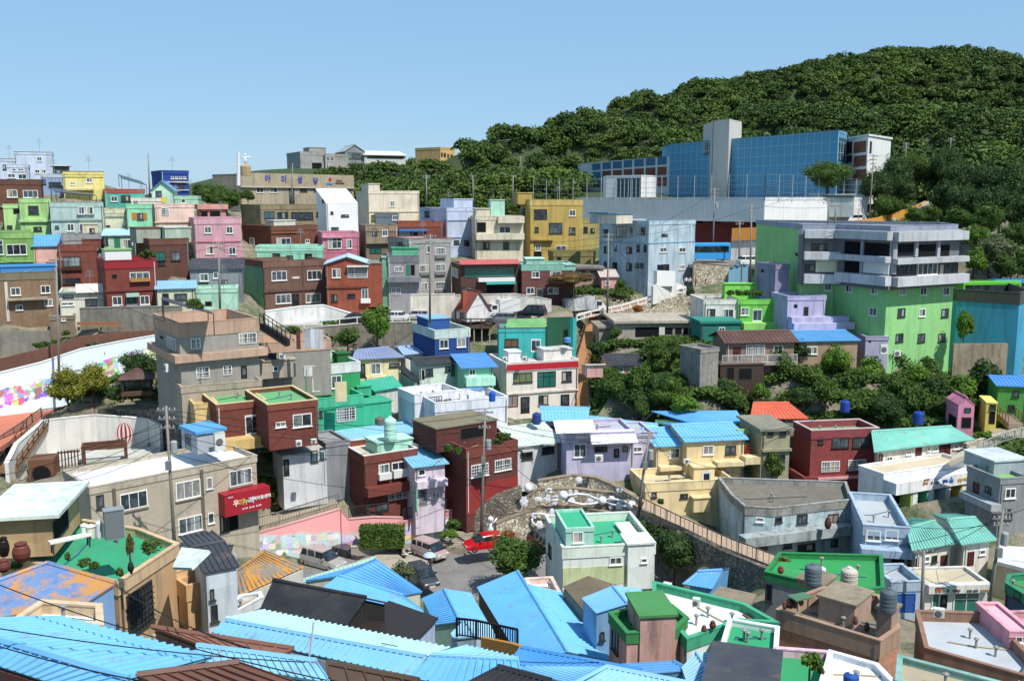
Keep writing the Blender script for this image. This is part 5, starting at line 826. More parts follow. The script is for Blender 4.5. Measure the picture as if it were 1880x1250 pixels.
def ac(label, c, x0, x1, yt, yb, Y, rz=25, group=None):
    p = at(c, (x0 + x1) / 2, yb, Y); w = (x1 - x0) * Y / F / CROPS[c][2] * .95; h = at(c, x0, yt, Y).z - p.z; d = .35; root = thing('air_conditioner', label, 'air conditioner', p, rad(rz), group)
    b = MB(); b.box(-w / 2, w / 2, 0, d, .05, h); b.build('casing', 'S#dcdcd6', root); r = min(w, h) * .36; g = MB()
    n = 16; g.add([(r * math.cos(2 * math.pi * i / n) - w * .08, -.012, h / 2 + r * math.sin(2 * math.pi * i / n)) for i in range(n)] + [(r * .8 * math.cos(2 * math.pi * i / n) - w * .08, -.025, h / 2 + r * .8 * math.sin(2 * math.pi * i / n)) for i in range(n)], [(i, (i + 1) % n, n + (i + 1) % n, n + i) for i in range(n)] + [tuple(range(n, 2 * n))])
    g.build('fan_grille', 'S#6a6c6e', root); f = MB(); f.box(-w * .4, -w * .3, .02, d - .02, -.02, .05); f.box(w * .3, w * .4, .02, d - .02, -.02, .05); f.build('feet', 'S#5a5a5a', root)
def loft(secs, cap=True):       # secs: (x, [(y, z) ...])
    b = MB(); n = len(secs[0][1]); b.add([(x, y, z) for x, s in secs for y, z in s], [(i * n + j, (i + 1) * n + j, (i + 1) * n + (j + 1) % n, i * n + (j + 1) % n) for i in range(len(secs) - 1) for j in range(n)] + ([tuple(range(n)), tuple(range(len(secs) * n - 1, (len(secs) - 1) * n - 1, -1))] if cap else []))
    return b
def wheels(root, xs, hw, r=.32):
    for x in xs:
        for s in (1, -1):
            b = MB(); k = 14; y0, y1 = hw - .2, hw + .015
            vs = [(x + q * math.cos(2 * math.pi * i / k), s * y, r + q * math.sin(2 * math.pi * i / k)) for q, y in ((r, y0), (r, y1), (r * .62, y1)) for i in range(k)]
            b.add(vs, [(a * k + i, a * k + (i + 1) % k, (a + 1) * k + (i + 1) % k, (a + 1) * k + i) for a in range(2) for i in range(k)] + [tuple(range(k))]); o = b.build('wheel', simple('tyre', (.015, .015, .016), .85), root)
            m = MB(); m.add([(x + r * .63 * math.cos(2 * math.pi * i / k), s * (y1 - .02), r + r * .63 * math.sin(2 * math.pi * i / k)) for i in range(k)], [tuple(range(k))]); m.build('rim', STEEL(), o)
def paint_mat(h):
    k = 'car' + h
    if k not in MATS:
        m = N('car_paint'); c = [x * .85 for x in lin(h)]; m.p.inputs['Base Color'].default_value = (*c, 1); m.p.inputs['Roughness'].default_value = .28; m.p.inputs['Coat Weight'].default_value = .6; MATS[k] = m.m
    return MATS[k]
def car(label, c, x, y, Y, hd, col, kind='hatch', L=4.2, pitch=0, group=None):
    p = at(c, x, y, Y); root = thing('parked_car', label, 'car', p, rad(hd), group); root.rotation_euler = (0, rad(pitch), rad(hd)); w = .88; P = paint_mat(col)
    def sec(x, zb, zt, hw, tp): return (x, [(-hw, zb), (-hw * 1.02, (zb + zt) / 2), (-hw * tp, zt), (hw * tp, zt), (hw * 1.02, (zb + zt) / 2), (hw, zb)])
    f = L / 4.2; van = kind in ('suv', 'van')
    hb = {'sedan': .95, 'hatch': .98, 'suv': 1.08, 'van': 1.05}[kind]; ht = {'sedan': 1.45, 'hatch': 1.5, 'suv': 1.78, 'van': 1.62}[kind]
    b = loft([sec(-2.1 * f, .42, hb * .86, w * .86, .9), sec(-1.95 * f, .25, hb, w * .97, .93), sec(-.6 * f, .22, hb, w, .95), sec(.75 * f, .22, hb * .98, w, .94), sec(1.5 * f, .24, hb * .84, w * .97, .9), sec(1.98 * f, .28, hb * .72, w * .9, .86), sec(2.1 * f, .4, hb * .58, w * .8, .9)]); b.build('body', P, root, False)
    rear = -1.95 if kind in ('suv', 'hatch', 'van') else -1.55; fr = .45 if kind != 'van' else .7; fb = 1.15 if kind != 'van' else 1.5
    def gs(x, z, hw): return (x, [(-hw, hb * .9), (-hw, z), (hw, z), (hw, hb * .9)])
    g = loft([(rear * f, [(-w * .9, hb * .9), (-w * .88, hb + .02), (w * .88, hb + .02), (w * .9, hb * .9)]), (rear * f + .22, [(-w * .9, hb * .9), (-w * .74, ht - .08), (w * .74, ht - .08), (w * .9, hb * .9)]), (fr * f, [(-w * .9, hb * .9), (-w * .76, ht - .06), (w * .76, ht - .06), (w * .9, hb * .9)]), (fb * f, [(-w * .88, hb * .9), (-w * .84, hb), (w * .84, hb), (w * .88, hb * .9)])]); g.build('windows', glass(0), root)
    r = loft([(rear * f + .2, [(-w * .77, ht - .1), (-w * .7, ht - .02), (w * .7, ht - .02), (w * .77, ht - .1)]), (-.6 * f, [(-w * .79, ht - .1), (-w * .72, ht + .02), (w * .72, ht + .02), (w * .79, ht - .1)]), (fr * f + .05, [(-w * .79, ht - .1), (-w * .72, ht - .03), (w * .72, ht - .03), (w * .79, ht - .1)])])
    for s in (1, -1):
        for xa in ((rear + .75) * f, -.35 * f): r.fbox((0, 0), (1, 0), (0, s), xa, xa + .09, w * .7, w * .905, hb * .9, ht - .06)
    r.build('roof', P, root)
    wheels(root, (-1.3 * f, 1.32 * f), w - .02, .33)
    for s in (1, -1):
        h = MB(); h.box(1.86 * f, 2.06 * f, s * w * .62 - .14, s * w * .62 + .14, hb * .56, hb * .7); h.build('headlight', simple('lamp_glass', (.7, .72, .72), .15), root)
        t = MB(); t.box(-2.1 * f, -1.98 * f, s * w * .7 - .1, s * w * .7 + .1, hb * .68, hb * .9); t.build('tail_light', 'S#8a1410', root)
        mi = MB(); mi.box(fr * f + .25, fr * f + .4, s * w * 1.02 - .08, s * w * 1.02 + .12, hb, hb + .14); mi.build('mirror', P, root)
    q = MB(); q.box(2.05 * f, 2.13 * f, -.26, .26, hb * .36, hb * .46); q.build('number_plate', 'S#dcdcd8', root)
    return root
def truck(label, c, x, y, Y, hd, boxm, L=5.2, pitch=0):
    p = at(c, x, y, Y); root = thing('delivery_truck', label, 'truck', p, rad(hd)); root.rotation_euler = (0, rad(pitch), rad(hd)); P = paint_mat('#e6e6e4')
    b = MB(); b.box(-L / 2, L / 2 - 1.7, -.95, .95, .75, 2.6); b.build('cargo_box', boxm, root); f = MB(); f.box(-L / 2, L / 2 - .2, -.45, .45, .45, .72); f.build('chassis', 'S#2c2c2e', root)
    k = loft([(L / 2 - 1.6, [(-.85, .45), (-.85, 1.95), (.85, 1.95), (.85, .45)]), (L / 2 - .7, [(-.86, .4), (-.8, 1.98), (.8, 1.98), (.86, .4)]), (L / 2 - .18, [(-.85, .4), (-.8, 1.2), (.8, 1.2), (.85, .4)]), (L / 2, [(-.8, .45), (-.78, 1.0), (.78, 1.0), (.8, .45)])]); k.build('cab', P, root)
    g = MB(); g.hexa([(L / 2 - .2, -.7, 1.24), (L / 2 - .2, .7, 1.24), (L / 2 - .64, .68, 1.92), (L / 2 - .64, -.68, 1.92), (L / 2 - .16, -.7, 1.24), (L / 2 - .16, .7, 1.24), (L / 2 - .6, .68, 1.92), (L / 2 - .6, -.68, 1.92)]); g.build('windscreen', glass(0), root)
    for s in (1, -1): w = MB(); w.box(L / 2 - 1.35, L / 2 - .62, s * .86 - .02, s * .86 + .02, 1.25, 1.8); w.build('side_window', glass(0), root)
    wheels(root, (-L / 2 + .9, L / 2 - .8), .84, .36)
def bus(label, c, x, y, Y, hd, col, L=9):
    p = at(c, x, y, Y); root = thing('bus', label, 'bus', p, rad(hd)); b = loft([(xx, [(-1.2, .3), (-1.22, 1.6), (-1.15, 2.9), (-.9, 3.05), (.9, 3.05), (1.15, 2.9), (1.22, 1.6), (1.2, .3)]) for xx in (-L / 2, L / 2)]); b.build('body', paint_mat(col), root)
    g = MB(); g.box(-L / 2 + .3, L / 2 - .3, -1.24, 1.24, 1.45, 2.5); g.box(L / 2 - .05, L / 2 + .03, -1.0, 1.0, 1.2, 2.6); g.build('windows', glass(0), root); wheels(root, (-L * .3, L * .33), 1.15, .45)
def pole(label, c, xt, yt, xb, yb, Y, arms=2, box=False, r=.16, lamp=False, mat_='C#8f8a80/.6', stripe=False):
    b0 = at(c, xb, yb, Y); tp = at(c, xt, yt, Y); d = tp - b0; root = thing('utility_pole', label, 'utility pole', b0); m = MB(); m.tube([(0, 0, -.8), d * .5, d], r, 8, True, r * .6); m.build('shaft', mat_, root, True)
    for i in range(arms):
        z = 1 - .06 * i - .03; q = d * z; a = MB(); L = .8 - .1 * i; a.box(q.x - L, q.x + L, q.y - .05, q.y + .05, q.z - .05, q.z + .05); ao = a.build('crossarm', 'S#7a7c7c', root)
        for s in (-.8, -.3, .3, .8): n = MB(); n.lathe([(.035, 0), (.06, .05), (.035, .1), (.055, .14), (.02, .18)], 8, (q.x + s * L, q.y, q.z + .05)); n.build('insulator', 'S#b9b4ac', ao)
    if box:
        q = d * .72; t = MB(); t.lathe([(.24, -.5), (.27, -.45), (.27, .4), (.2, .5)], 12, (q.x + .42, q.y, q.z)); t.build('transformer', 'S#9aa0a2', root)
        q = d * .6; t = MB(); t.box(q.x - .2, q.x + .2, q.y - .45, q.y - .14, q.z - .35, q.z + .35); t.build('junction_box', 'S#7c7f80', root)
    if lamp: a = MB(); a.tube([d, d + Vector((.3, 0, .35)), d + Vector((1.2, -.3, .4))], .05, 6); a.box(d.x + 1.0, d.x + 1.6, d.y - .42, d.y - .18, d.z + .33, d.z + .45); a.build('lamp_arm', 'S#a9acad', root)
    if stripe: s = MB(); s.tube([(0, 0, .3), (0, 0, 1.5)], r * 1.08, 8); s.build('warning_band', 'S#d9a51c', root)
    TOPS.append(tp); return root
TOPS = []
def cable(label, a, b, sag=.5, r=.022, group='overhead cables between the poles', m='S#1c1c1e'):
    A, B = at(*a), at(*b); n = 10; P = [A.lerp(B, i / n) - Vector((0, 0, sag * 4 * (i / n) * (1 - i / n))) - A for i in range(n + 1)]; k = MB(); k.tube(P, r, 5); tag(k.build('cable', m, None, True, A), label, 'cable', group)
def face_plane(h, c, x0, x1, y0, y1): return rect(h, x0, y0, x1, y1, False)
def signboard(h, x0, x1, y0, y1, pr, m, texts, name='signboard', p_in=-.02):
    e, s0, s1, z0, z1 = rect(h, x0, y0, x1, y1, False); b = MB(); o = h.root
    if m: b.fbox(e[0], e[1], e[2], s0, s1, p_in, pr, z0, z1); o = b.build(name, m, h.root)
    for tx, xc, yc, hp, col in texts:
        q = cast(e, *lray(h, h.c, xc, yc)); sz = hp / CROPS[h.c][2] * (h.org.y) / F * 1.25; t, n = e[1], e[2]; px_ = e[0] + t * q[1] + n * (pr + .03)
        M = Matrix(((t.x, 0, n.x, px_.x), (t.y, 0, n.y, px_.y), (0, 1, 0, q[2]), (0, 0, 0, 1))); text(tx, sz, col, o, M)
    return o
def person(label, c, x, y, Y, hgt, rz, shirt, trouser, hair='#1c1815', arm=20, extra=None, skin='#c99a7c', bag=None):
    p = at(c, x, y, Y); root = thing('person', label, 'person', p, rad(rz)); s = hgt / 1.7
    def skin_mesh(name, verts, edges_, m):
        me = bpy.data.meshes.new(name); me.from_pydata([Vector(v[:3]) * s for v in verts], edges_, []); o = bpy.data.objects.new(name, me); COL.objects.link(o); md = o.modifiers.new('s', 'SKIN'); md.use_smooth_shade = True; o.modifiers.new('b', 'SUBSURF').levels = 1
        for i, v in enumerate(verts): me.skin_vertices[0].data[i].radius = (v[3] * s, v[3] * s * (v[4] if len(v) > 4 else 1)); me.skin_vertices[0].data[i].use_root = i == 0
        dg = bpy.context.evaluated_depsgraph_get(); dg.update(); r = bpy.data.meshes.new_from_object(o.evaluated_get(dg)); bpy.data.objects.remove(o); r.materials.clear()
        for q in m: r.materials.append(mat(q) if isinstance(q, str) else q)
        return r
    a = rad(arm); hx, hz = .2 + .25 * math.sin(a), 1.38 - .27 * math.cos(a)
    V = [(0, 0, .95, .13, .75), (0, 0, 1.12, .125, .75), (0, .01, 1.32, .145, .7), (0, .01, 1.45, .075), (0, -.01, 1.53, .055), (0, -.015, 1.62, .095, 1.1), (0, -.01, 1.7, .06)]; E = [(0, 1), (1, 2), (2, 3), (3, 4), (4, 5), (5, 6)]
    for sg in (1, -1):
        k = len(V); V += [(sg * .18, .01, 1.39, .058), (sg * hx * 1.15, .0, 1.13, .046), (sg * hx * 1.15, -.14, .93 if sg < 0 or extra is None else 1.18, .034), (sg * hx * 1.15, -.18, .86 if sg < 0 or extra is None else 1.24, .038)]; E += [(2, k), (k, k + 1), (k + 1, k + 2), (k + 2, k + 3)]
        k = len(V); V += [(sg * .09, 0, .86, .092), (sg * .1, -.03 * sg, .48, .066), (sg * .1, .05 * sg, .1, .045), (sg * .1, .05 * sg - .13, .035, .04)]; E += [(0, k), (k, k + 1), (k + 1, k + 2), (k + 2, k + 3)]
    me = skin_mesh('body', V, E, ['S' + skin, 'S' + shirt, 'S' + trouser, 'S#2a2624'])
    for f in me.polygons:
        z = f.center.z / s; f.material_index = 3 if z < .09 else 2 if z < .94 and abs(f.center.x) / s < .2 else 1 if .9 < z < 1.45 and not (z < 1.1 and abs(f.center.x) / s > .21) else 0
    o = bpy.data.objects.new('body', me); COL.objects.link(o); o.parent = root
    h = MB(); h.ball((0, .02 * s, 1.645 * s), .108 * s, 12, 8, 1.1); q = [(v[0], v[1], v[2]) for v in h.v]; h.v = [(x_, y_ + (.02 if z_ < 1.62 * s else 0), max(z_, 1.56 * s + (.09 * s if y_ < -.03 * s else 0))) for x_, y_, z_ in q]; h.build('hair', 'S' + hair, root, True)
    f = MB(); f.ball((0, -.118 * s, 1.62 * s), .016 * s, 6, 4); f.build('nose', 'S' + skin, root)
    if extra == 'umbrella':
        x0 = hx * 1.15 * s; u = thing('umbrella', 'pale blue umbrella held by the person walking past the parked cars', 'umbrella', p + Matrix.Rotation(rad(rz), 3, 'Z') @ Vector((x0 * .6, -.19 * s, 1.2 * s))); k = MB(); k.lathe([(.62, .62), (.5, .76), (.3, .87), (.02, .93), (.02, .90), (.3, .84), (.5, .73)], 12); k.build('canopy', 'S#a9c4dc', u); k = MB(); k.tube([(0, 0, 0), (0, 0, .98)], .012, 5); k.build('shaft', STEEL(), u)
    return root
def quad_canopy(label, pts, m, postm, name='solar_canopy', cat='canopy', post=True, th=.1, drop=2.2):
    P = [at(*q) for q in pts]; o = P[0]; root = thing(name, label, cat, o); b = MB(); b.sheet(P[0] - o, P[1] - o, P[2] - o, P[3] - o, th, 0); b.build('panel', m, root)
    if post:
        for q in P: k = MB(); k.tube([q - o - Vector((0, 0, drop)), q - o - Vector((0, 0, .08))], .05, 6); k.build('post', postm, root)
    return root
def props():
    # ---- vehicles
    car('silver estate car parked nose out below the mural wall', 'J', 515, 690, 86.5, -32, '#a9a6a2', 'suv', 4.7)
    car('dark maroon sedan parked behind the silver estate car', 'J', 635, 665, 89.5, -32, '#2a1c1e', 'sedan', 4.5)
    car('pale pink beige minivan parked near the concrete steps', 'J', 1035, 640, 88.5, -42, '#b39c98', 'van', 3.9)
    car('dark grey hatchback behind the white flowering shrub', 'J', 1000, 770, 80.5, -60, '#3a3d42', 'hatch', 4.1)
    car('bright red car in front of the stone terrace', 'K', 245, 600, 87.5, 200, '#c01a20', 'sedan', 4.4)
    car('dark van parked beside the white house with green terrace', 'K', 522, 600, 83, 110, '#3b3836', 'van', 4.4)
    for i, (x, y, Y, hd, col, kd, lb) in enumerate(((1262, 272, 133, 175, '#e6e6e4', 'sedan', 'white sedan parked first behind the white guard rail'), (1430, 262, 135, 175, '#c9bcc0', 'sedan', 'silver pink sedan parked in the upper lot'), (1610, 235, 137, 165, '#eceae6', 'suv', 'white off-roader with black roof stripe in the upper lot'), (1690, 240, 139, 165, '#e6e6e2', 'hatch', 'small white car beside the little red roofed cabin'))): car(lb, 'F', x, y, Y, hd, col, kd)
    car('black car parked under the bare awning pole in the upper lot', 'G', 690, 240, 136, 160, '#1d1d20', 'suv'); car('dark hatchback parked behind the large round green tree', 'F', 975, 290, 131, 170, '#2c2a2c', 'hatch')
    car('grey car parked between the deck and the turquoise house', 'G', 470, 285, 132, 170, '#77797c', 'hatch'); car('white van parked by the lavender stair house', 'D', 490, 795, 157, 10, '#e2e2e0', 'van')
    truck('white box truck parked near the little red roofed cabin', 'G', 480, 240, 137, 205, 'S#d9d9d6'); truck('white box truck with ink drawing climbing the ramp', 'G', 1070, 222, 142, 12, 'P#c9cccd/2.6', 6.2, -4)
    bus('light blue village bus at the bus stop', 'D', 262, 770, 163, 8, '#3f9fe0', 8); bus('green city bus behind the cyan warehouse wall', 'D', 1690, 975, 141, 6, '#5fb82c', 9); bus('blue city bus cut by the right edge', 'D', 1850, 965, 143, 6, '#2f86c8', 9)
    for i, x in enumerate((905, 935)):
        p = at('J', x, 672 - i * 12, 88.5 + i); root = thing('motorbike', ('black motorbike with top box parked by the hedge', 'silver black motorbike parked beside the other motorbike')[i], 'motorbike', p, rad(-60)); b = MB(); b.tube([(-.7, 0, .62), (-.2, 0, .75), (.25, 0, .8), (.6, 0, .95)], .14, 6); b.box(-.35, .3, -.16, .16, .3, .62); b.build('frame', simple('bike_black', (.02, .02, .022), .4), root); s = MB(); s.box(-.75, -.05, -.14, .14, .74, .88); s.build('seat', 'S#1c1c1c', root); h = MB(); h.tube([(.55, -.38, 1.1), (.6, 0, 1.02), (.55, .38, 1.1)], .025, 5); h.build('handlebar', STEEL(), root)
        for xx in (-.65, .7): w = MB(); w.lathe([(.3, -.05), (.32, 0), (.3, .05)], 14); o = w.build('wheel', simple('tyre', (.015, .015, .016), .85), root); o.rotation_euler = (rad(90), 0, 0); o.location = (xx, 0, .32)
        if i == 0: t = MB(); t.box(-.95, -.6, -.2, .2, .9, 1.2); t.build('top_box', 'S#1a1a1c', root)
    # ---- tanks, jars
    tank('grey ribbed water tank on a pedestal over the emerald roof deck', 'L', 777, 672, 775, 84, 57, 'S#5f6c74'); tank('small white tank behind the grey ribbed tank', 'L', 822, 690, 745, 36, 60, 'S#d9dde0', False); tank('cream ribbed water tank with white lid on the emerald roof deck', 'L', 952, 690, 800, 84, 60, 'S#bdb8a6', True, 'S#d9dcde'); tank('dark grey ribbed water tank at the corner of the tan parapet roof', 'L', 1143, 792, 908, 84, 50, 'S#55636c')
    tank('blue water tank with round white hatch on the white roof deck', 'L', 962, 1205, 1290, 78, 41, 'S#1d4fa0', True, 'S#d9dde0'); tank('royal blue water tank on top of the brick red house', 'H', 970, 590, 652, 48, 97, 'S#123f9a'); tank('royal blue water tank standing on a concrete plinth by the gully', 'H', 1343, 645, 712, 54, 100, 'S#123f9a')
    tank('tall pale mint water tank on the mint rooftop room', 'J', 843, -45, 75, 62, 95, 'S#a9e6d0'); tank('dark blue water barrel beside the sky blue ribbed roof', 'G', 722, 922, 1008, 62, 100, 'S#1a3f86'); tank('blue plastic barrel on the white terrace wall', 'G', 405, 772, 845, 48, 101, 'S#0f56b8', False); tank('rusty brown and blue barrel at the end of the turquoise stairs', 'F', 1162, 955, 1012, 72, 98, 'S#6a6660')
    tank('pale blue water barrel beside the green net curtain', 'G', 945, 385, 425, 52, 120, 'S#4f8fc8'); JAR = ((.62, 0), (.95, .3), (1, .55), (.8, .85), (.6, .95), (.62, 1))
    for i, (c, x, yt, yb, w, Y, col, lb) in enumerate((('I', 22, 522, 612, 58, 42, 'S#1d1512', 'large black earthenware jar beside the tan rooftop cabin'), ('I', 112, 548, 638, 92, 41.5, 'S#6d3527', 'wide reddish brown tub on the green roof terrace'), ('I', 20, 635, 690, 70, 40.5, 'S#6d3527', 'reddish tub at the left edge of the green terrace'), ('I', 668, 650, 690, 34, 42, 'S#26201e', 'small dark jar under the thin reddish plant'), ('L', 665, 855, 890, 50, 52, 'S#4a2a22', 'dark earthenware jar in the cluttered roof yard'), ('L', 288, 962, 992, 36, 50, 'S#5a2f26', 'brown jar on the long white roof deck'), ('L', 246, 985, 1010, 32, 50, 'S#6a3a2c', 'second brown jar by the emerald roof edge'), ('L', 620, 695, 722, 34, 63, 'S#7a2f24', 'red brown planter pot on the emerald roof deck'), ('L', 850, 455, 505, 34, 81.5, 'S#5a3528', 'rusty brown drum on the grey concrete balcony'))): tank(lb, c, x, yt, yb, w, Y, col, False, None, 'jar', 'jar', JAR)
    for x, y in ((835, 760), (852, 772), (868, 765), (880, 782), (850, 788), (868, 792)): tank('small black earthenware jar in the cluster on the emerald roof deck', 'L', x, y - 22, y + 8, 22, 60.5, 'S#221d1c', False, None, 'jar', 'jar', JAR, 'jar cluster on the emerald roof deck')
    for x, y in ((612, 655), (640, 662), (655, 672), (630, 700)): tank('red brown flower trough pot at the corner of the emerald roof deck', 'L', x, y - 14, y + 14, 30, 66, 'S#7a3326', False, 'S#3f6a2a', 'pot', 'flower pot', ((.8, 0), (1, .9), (1, 1)), 'flower pots on the emerald roof deck')
    for x, y, w_ in ((690, 880, 30), (720, 868, 26), (640, 885, 26), (985, 960, 26), (1040, 990, 30)): tank('clay pot standing in the cluttered roof yard', 'L', x, y - 20, y + 12, w_, 52, 'S#6a4436', False, None, 'pot', 'flower pot', JAR, 'clay pots in the cluttered roof yard')
    for lb, x, y, Y, cl in (('green folding table in the cluttered roof yard', 712, 895, 52, 'S#4f7a56'), ('brown box by the long white roof deck edge', 480, 960, 53, 'W#6a4a38')):
        p = at('L', x, y, Y); root = thing('table' if 'table' in lb else 'crate', lb, 'table' if 'table' in lb else 'crate', p, .4); b = MB(); h_ = .75 if 'table' in lb else .4; b.box(-.6, .6, -.4, .4, h_ - .08, h_) if 'table' in lb else b.box(-.45, .45, -.35, .35, .06, h_); b.build('top' if 'table' in lb else 'box', cl, root)
        for x_ in (-.4, .34):
            for y_ in (-.3, .24): b = MB(); b.box(x_, x_ + .06, y_, y_ + .06, 0, h_ - .08 if 'table' in lb else .06); b.build('leg' if 'table' in lb else 'foot', 'S#5a5a58', root)
    for i, (x, yt, yb, w, lb) in enumerate(((432, 455, 515, 34, 'white plastic bucket beside the gas cylinder'), (466, 460, 518, 44, 'cream plastic tub beside the gas cylinder'))): tank(lb, 'I', x, yt, yb, w, 45, 'S#dcdccf', False, None, 'tub', 'tub', ((.85, 0), (.95, .9), (1, 1)))
    tank('white gas cylinder on the green roof terrace', 'I', 510, 425, 518, 38, 45.2, 'S#d3d9d8', False, 'S#b9bfbe', 'gas_cylinder', 'gas cylinder')
    for a in (('tall white cooling unit on the community centre roof', 'E', 1540, 1625, 1072, 1205, 83, 42), ('white air conditioner on the grey wall below the brick red house', 'F', 562, 606, 1128, 1172, 86.5, 30), ('second white air conditioner nearer the turquoise house', 'F', 670, 712, 1118, 1152, 87, 30), ('white air conditioner on the long white roof deck', 'L', 186, 225, 850, 892, 52, -20), ('white air conditioner at the rim of the wide grey roof', 'L', 1366, 1420, 900, 945, 52, -20), ('air conditioner in front of the lavender house', 'K', 776, 820, 148, 182, 92.5, 8), ('air conditioner on the cream house balcony', 'L', 146, 182, 168, 190, 93, 10), ('left fan unit on the white guest house roof', 'G', 478, 516, 530, 558, 114, 15), ('right fan unit on the white guest house roof', 'G', 622, 656, 526, 556, 115, 15), ('air conditioner by the lavender shed under the green building', 'H', 1150, 1192, 312, 362, 114, 0), ('second air conditioner by the foot of the green building', 'H', 1220, 1256, 342, 372, 114, 0), ('tall white cabinet on the long white roof deck', 'L', 38, 82, 775, 845, 57, -30), ('air conditioner hung beside the cafe left wall', 'E', 1165, 1205, 580, 640, 96, -50), ('air conditioner on the cafe terrace edge', 'F', 440, 485, 503, 545, 100, 25)): ac(*a)
    # ---- poles and cables
    for a in (('grey utility pole with transformer in front of the community centre', 'N', 305, 745, 321, 1010, 73, 3, True), ('tall concrete pole by the colourful village mural', 'N', 103, 470, 109, 722, 108, 1), ('utility pole before the grey wedge roofed house', 'N', 401, 443, 404, 575, 116, 2), ('utility pole in front of the grey apartments', 'N', 790, 430, 789, 583, 122, 2), ('utility pole beside the climbing box truck', 'N', 1117, 428, 1115, 572, 140, 2), ('utility pole before the maroon brick house', 'N', 891, 750, 883, 982, 88.5, 3, True), ('leaning utility pole before the cream house', 'N', 1193, 790, 1170, 946, 89, 3, True), ('utility pole at the lower right shops', 'N', 1842, 935, 1813, 1124, 67, 3, True), ('dark slim pole beside the white lettered shop', 'N', 1696, 1010, 1692, 1128, 68, 1), ('tall pole left of the bright green building', 'N', 1380, 375, 1377, 528, 139, 2), ('utility pole in front of the red school storey', 'N', 1312, 345, 1309, 458, 165, 3, True), ('slim pole before the white fish mural', 'N', 1358, 405, 1357, 478, 160, 2), ('tall pole right of the school podium', 'N', 1604, 283, 1596, 402, 178, 3), ('pole with crossarms on the wooded slope', 'N', 1664, 262, 1661, 330, 215, 3), ('farther pole with crossarm high on the wooded slope', 'N', 1746, 253, 1742, 308, 225, 2), ('slim pole on the far left skyline', 'N', 272, 282, 275, 362, 172, 0), ('slim pole before the tan church', 'N', 537, 300, 536, 376, 188, 0), ('lamp pole at the edge of the wood behind the lavender tower', 'N', 868, 322, 869, 378, 195, 1), ('lamp pole behind the mustard apartment house', 'N', 942, 322, 941, 372, 190, 1), ('thin pole standing in the wood', 'N', 956, 288, 957, 330, 262, 1), ('pole beside the lavender tower house', 'N', 783, 322, 783, 375, 190, 2), ('antenna pole on the roof of the bright green building', 'D', 888, 455, 886, 580, 132, 1), ('short pole with crossarm behind the green building roof', 'D', 925, 488, 920, 580, 134, 2)): pole(*a)
    rr = random.Random(3)
    CB = [((305, 752, 73), (891, 760, 88.5), 1.2), ((305, 760, 73), (1193, 800, 89), 1.8), ((-40, 880, 70), (305, 770, 73), .6), ((-40, 905, 70), (305, 790, 73), .6), ((891, 765, 88.5), (1193, 800, 89), .7), ((891, 775, 88.5), (1193, 812, 89), .7), ((1193, 800, 89), (1500, 770, 96), .8), ((305, 800, 73), (640, 740, 98), .8), ((891, 790, 88.5), (600, 770, 98), .8), ((401, 450, 116), (790, 436, 122), .9), ((401, 458, 116), (790, 446, 122), .9), ((790, 436, 122), (1117, 434, 140), .9), ((790, 450, 122), (1117, 446, 140), .9), ((103, 480, 108), (401, 452, 116), .8), ((-40, 470, 105), (103, 478, 108), .5), ((1117, 436, 140), (1380, 382, 139), .9), ((1117, 450, 140), (1312, 352, 165), .8), ((1380, 385, 139), (1604, 290, 178), 1), ((1312, 352, 165), (1604, 292, 178), 1), ((1604, 288, 178), (1664, 266, 215), .6), ((1664, 266, 215), (1746, 256, 225), .6), ((1842, 940, 67), (1696, 1015, 68), .4), ((1842, 950, 67), (1560, 1010, 80), .5), ((1842, 945, 67), (1930, 905, 70), .3), ((1696, 1018, 68), (1500, 1090, 60), .4), ((1193, 815, 89), (1370, 870, 86), .5), ((103, 490, 108), (300, 590, 95), .6), ((305, 812, 73), (130, 885, 75), .5), ((891, 800, 88.5), (1000, 900, 80), .4), ((305, 830, 73), (800, 905, 90), .8)]
    CB += [((-40, 850, 60), (305, 778, 73), .5), ((-40, 930, 60), (305, 800, 73), .5), ((305, 785, 73), (470, 880, 84), .3), ((305, 795, 73), (700, 830, 90), .9), ((305, 768, 73), (891, 785, 88.5), 1.6), ((891, 770, 88.5), (760, 880, 90), .3), ((891, 782, 88.5), (980, 850, 94), .3), ((1193, 795, 89), (1240, 850, 94), .3), ((1193, 806, 89), (1060, 820, 95), .4), ((1842, 955, 67), (1700, 900, 88), .6), ((1842, 958, 67), (1640, 960, 76), .5), ((1117, 440, 140), (1200, 520, 150), .4), ((790, 440, 122), (690, 520, 135), .5), ((401, 455, 116), (520, 500, 135), .5)]
    for a, b, sg in CB: cable('thin black overhead cable strung between the poles', ('N', *a), ('N', *b), sg)
    for i, (a, b, sg) in enumerate((((-20, 1066, 30), (600, 1248, 24), .25), ((200, 1068, 42), (460, 1190, 30), .3), ((215, 1075, 42), (470, 1195, 30), .3), ((-20, 1180, 25), (330, 1262, 21), .1), ((-20, 1150, 26), (560, 1215, 27), .15), ((490, 1120, 42), (700, 1200, 36), .15), ((700, 1180, 36), (1100, 1215, 40), .3))): cable('cable strung low over the foreground sheet roofs', ('N', *a), ('N', *b), sg, .018, 'cables over the foreground roofs')
    p = at('P', 603, 745, 33); t = at('P', 635, 488, 33); a = thing('roof_antenna', 'thin white antenna mast on the long pale blue roof', 'antenna', p); m = MB(); d = t - p; m.tube([(0, 0, 0), d], .035, 6); m.build('mast', 'S#c9c9c6', a); m = MB(); m.lathe([(.25, -.05), (.2, .08)], 10); m.build('base', 'S#b9a888', a); m = MB(); m.tube([d * .55 + Vector((-.25, 0, -.3)), d * .7], .02, 5); m.build('brace', 'S#c9c9c6', a)
    # ---- signs
    ch = HS['tan concrete church with blue lettering along its parapet']; BLU = 'S#2440b0'
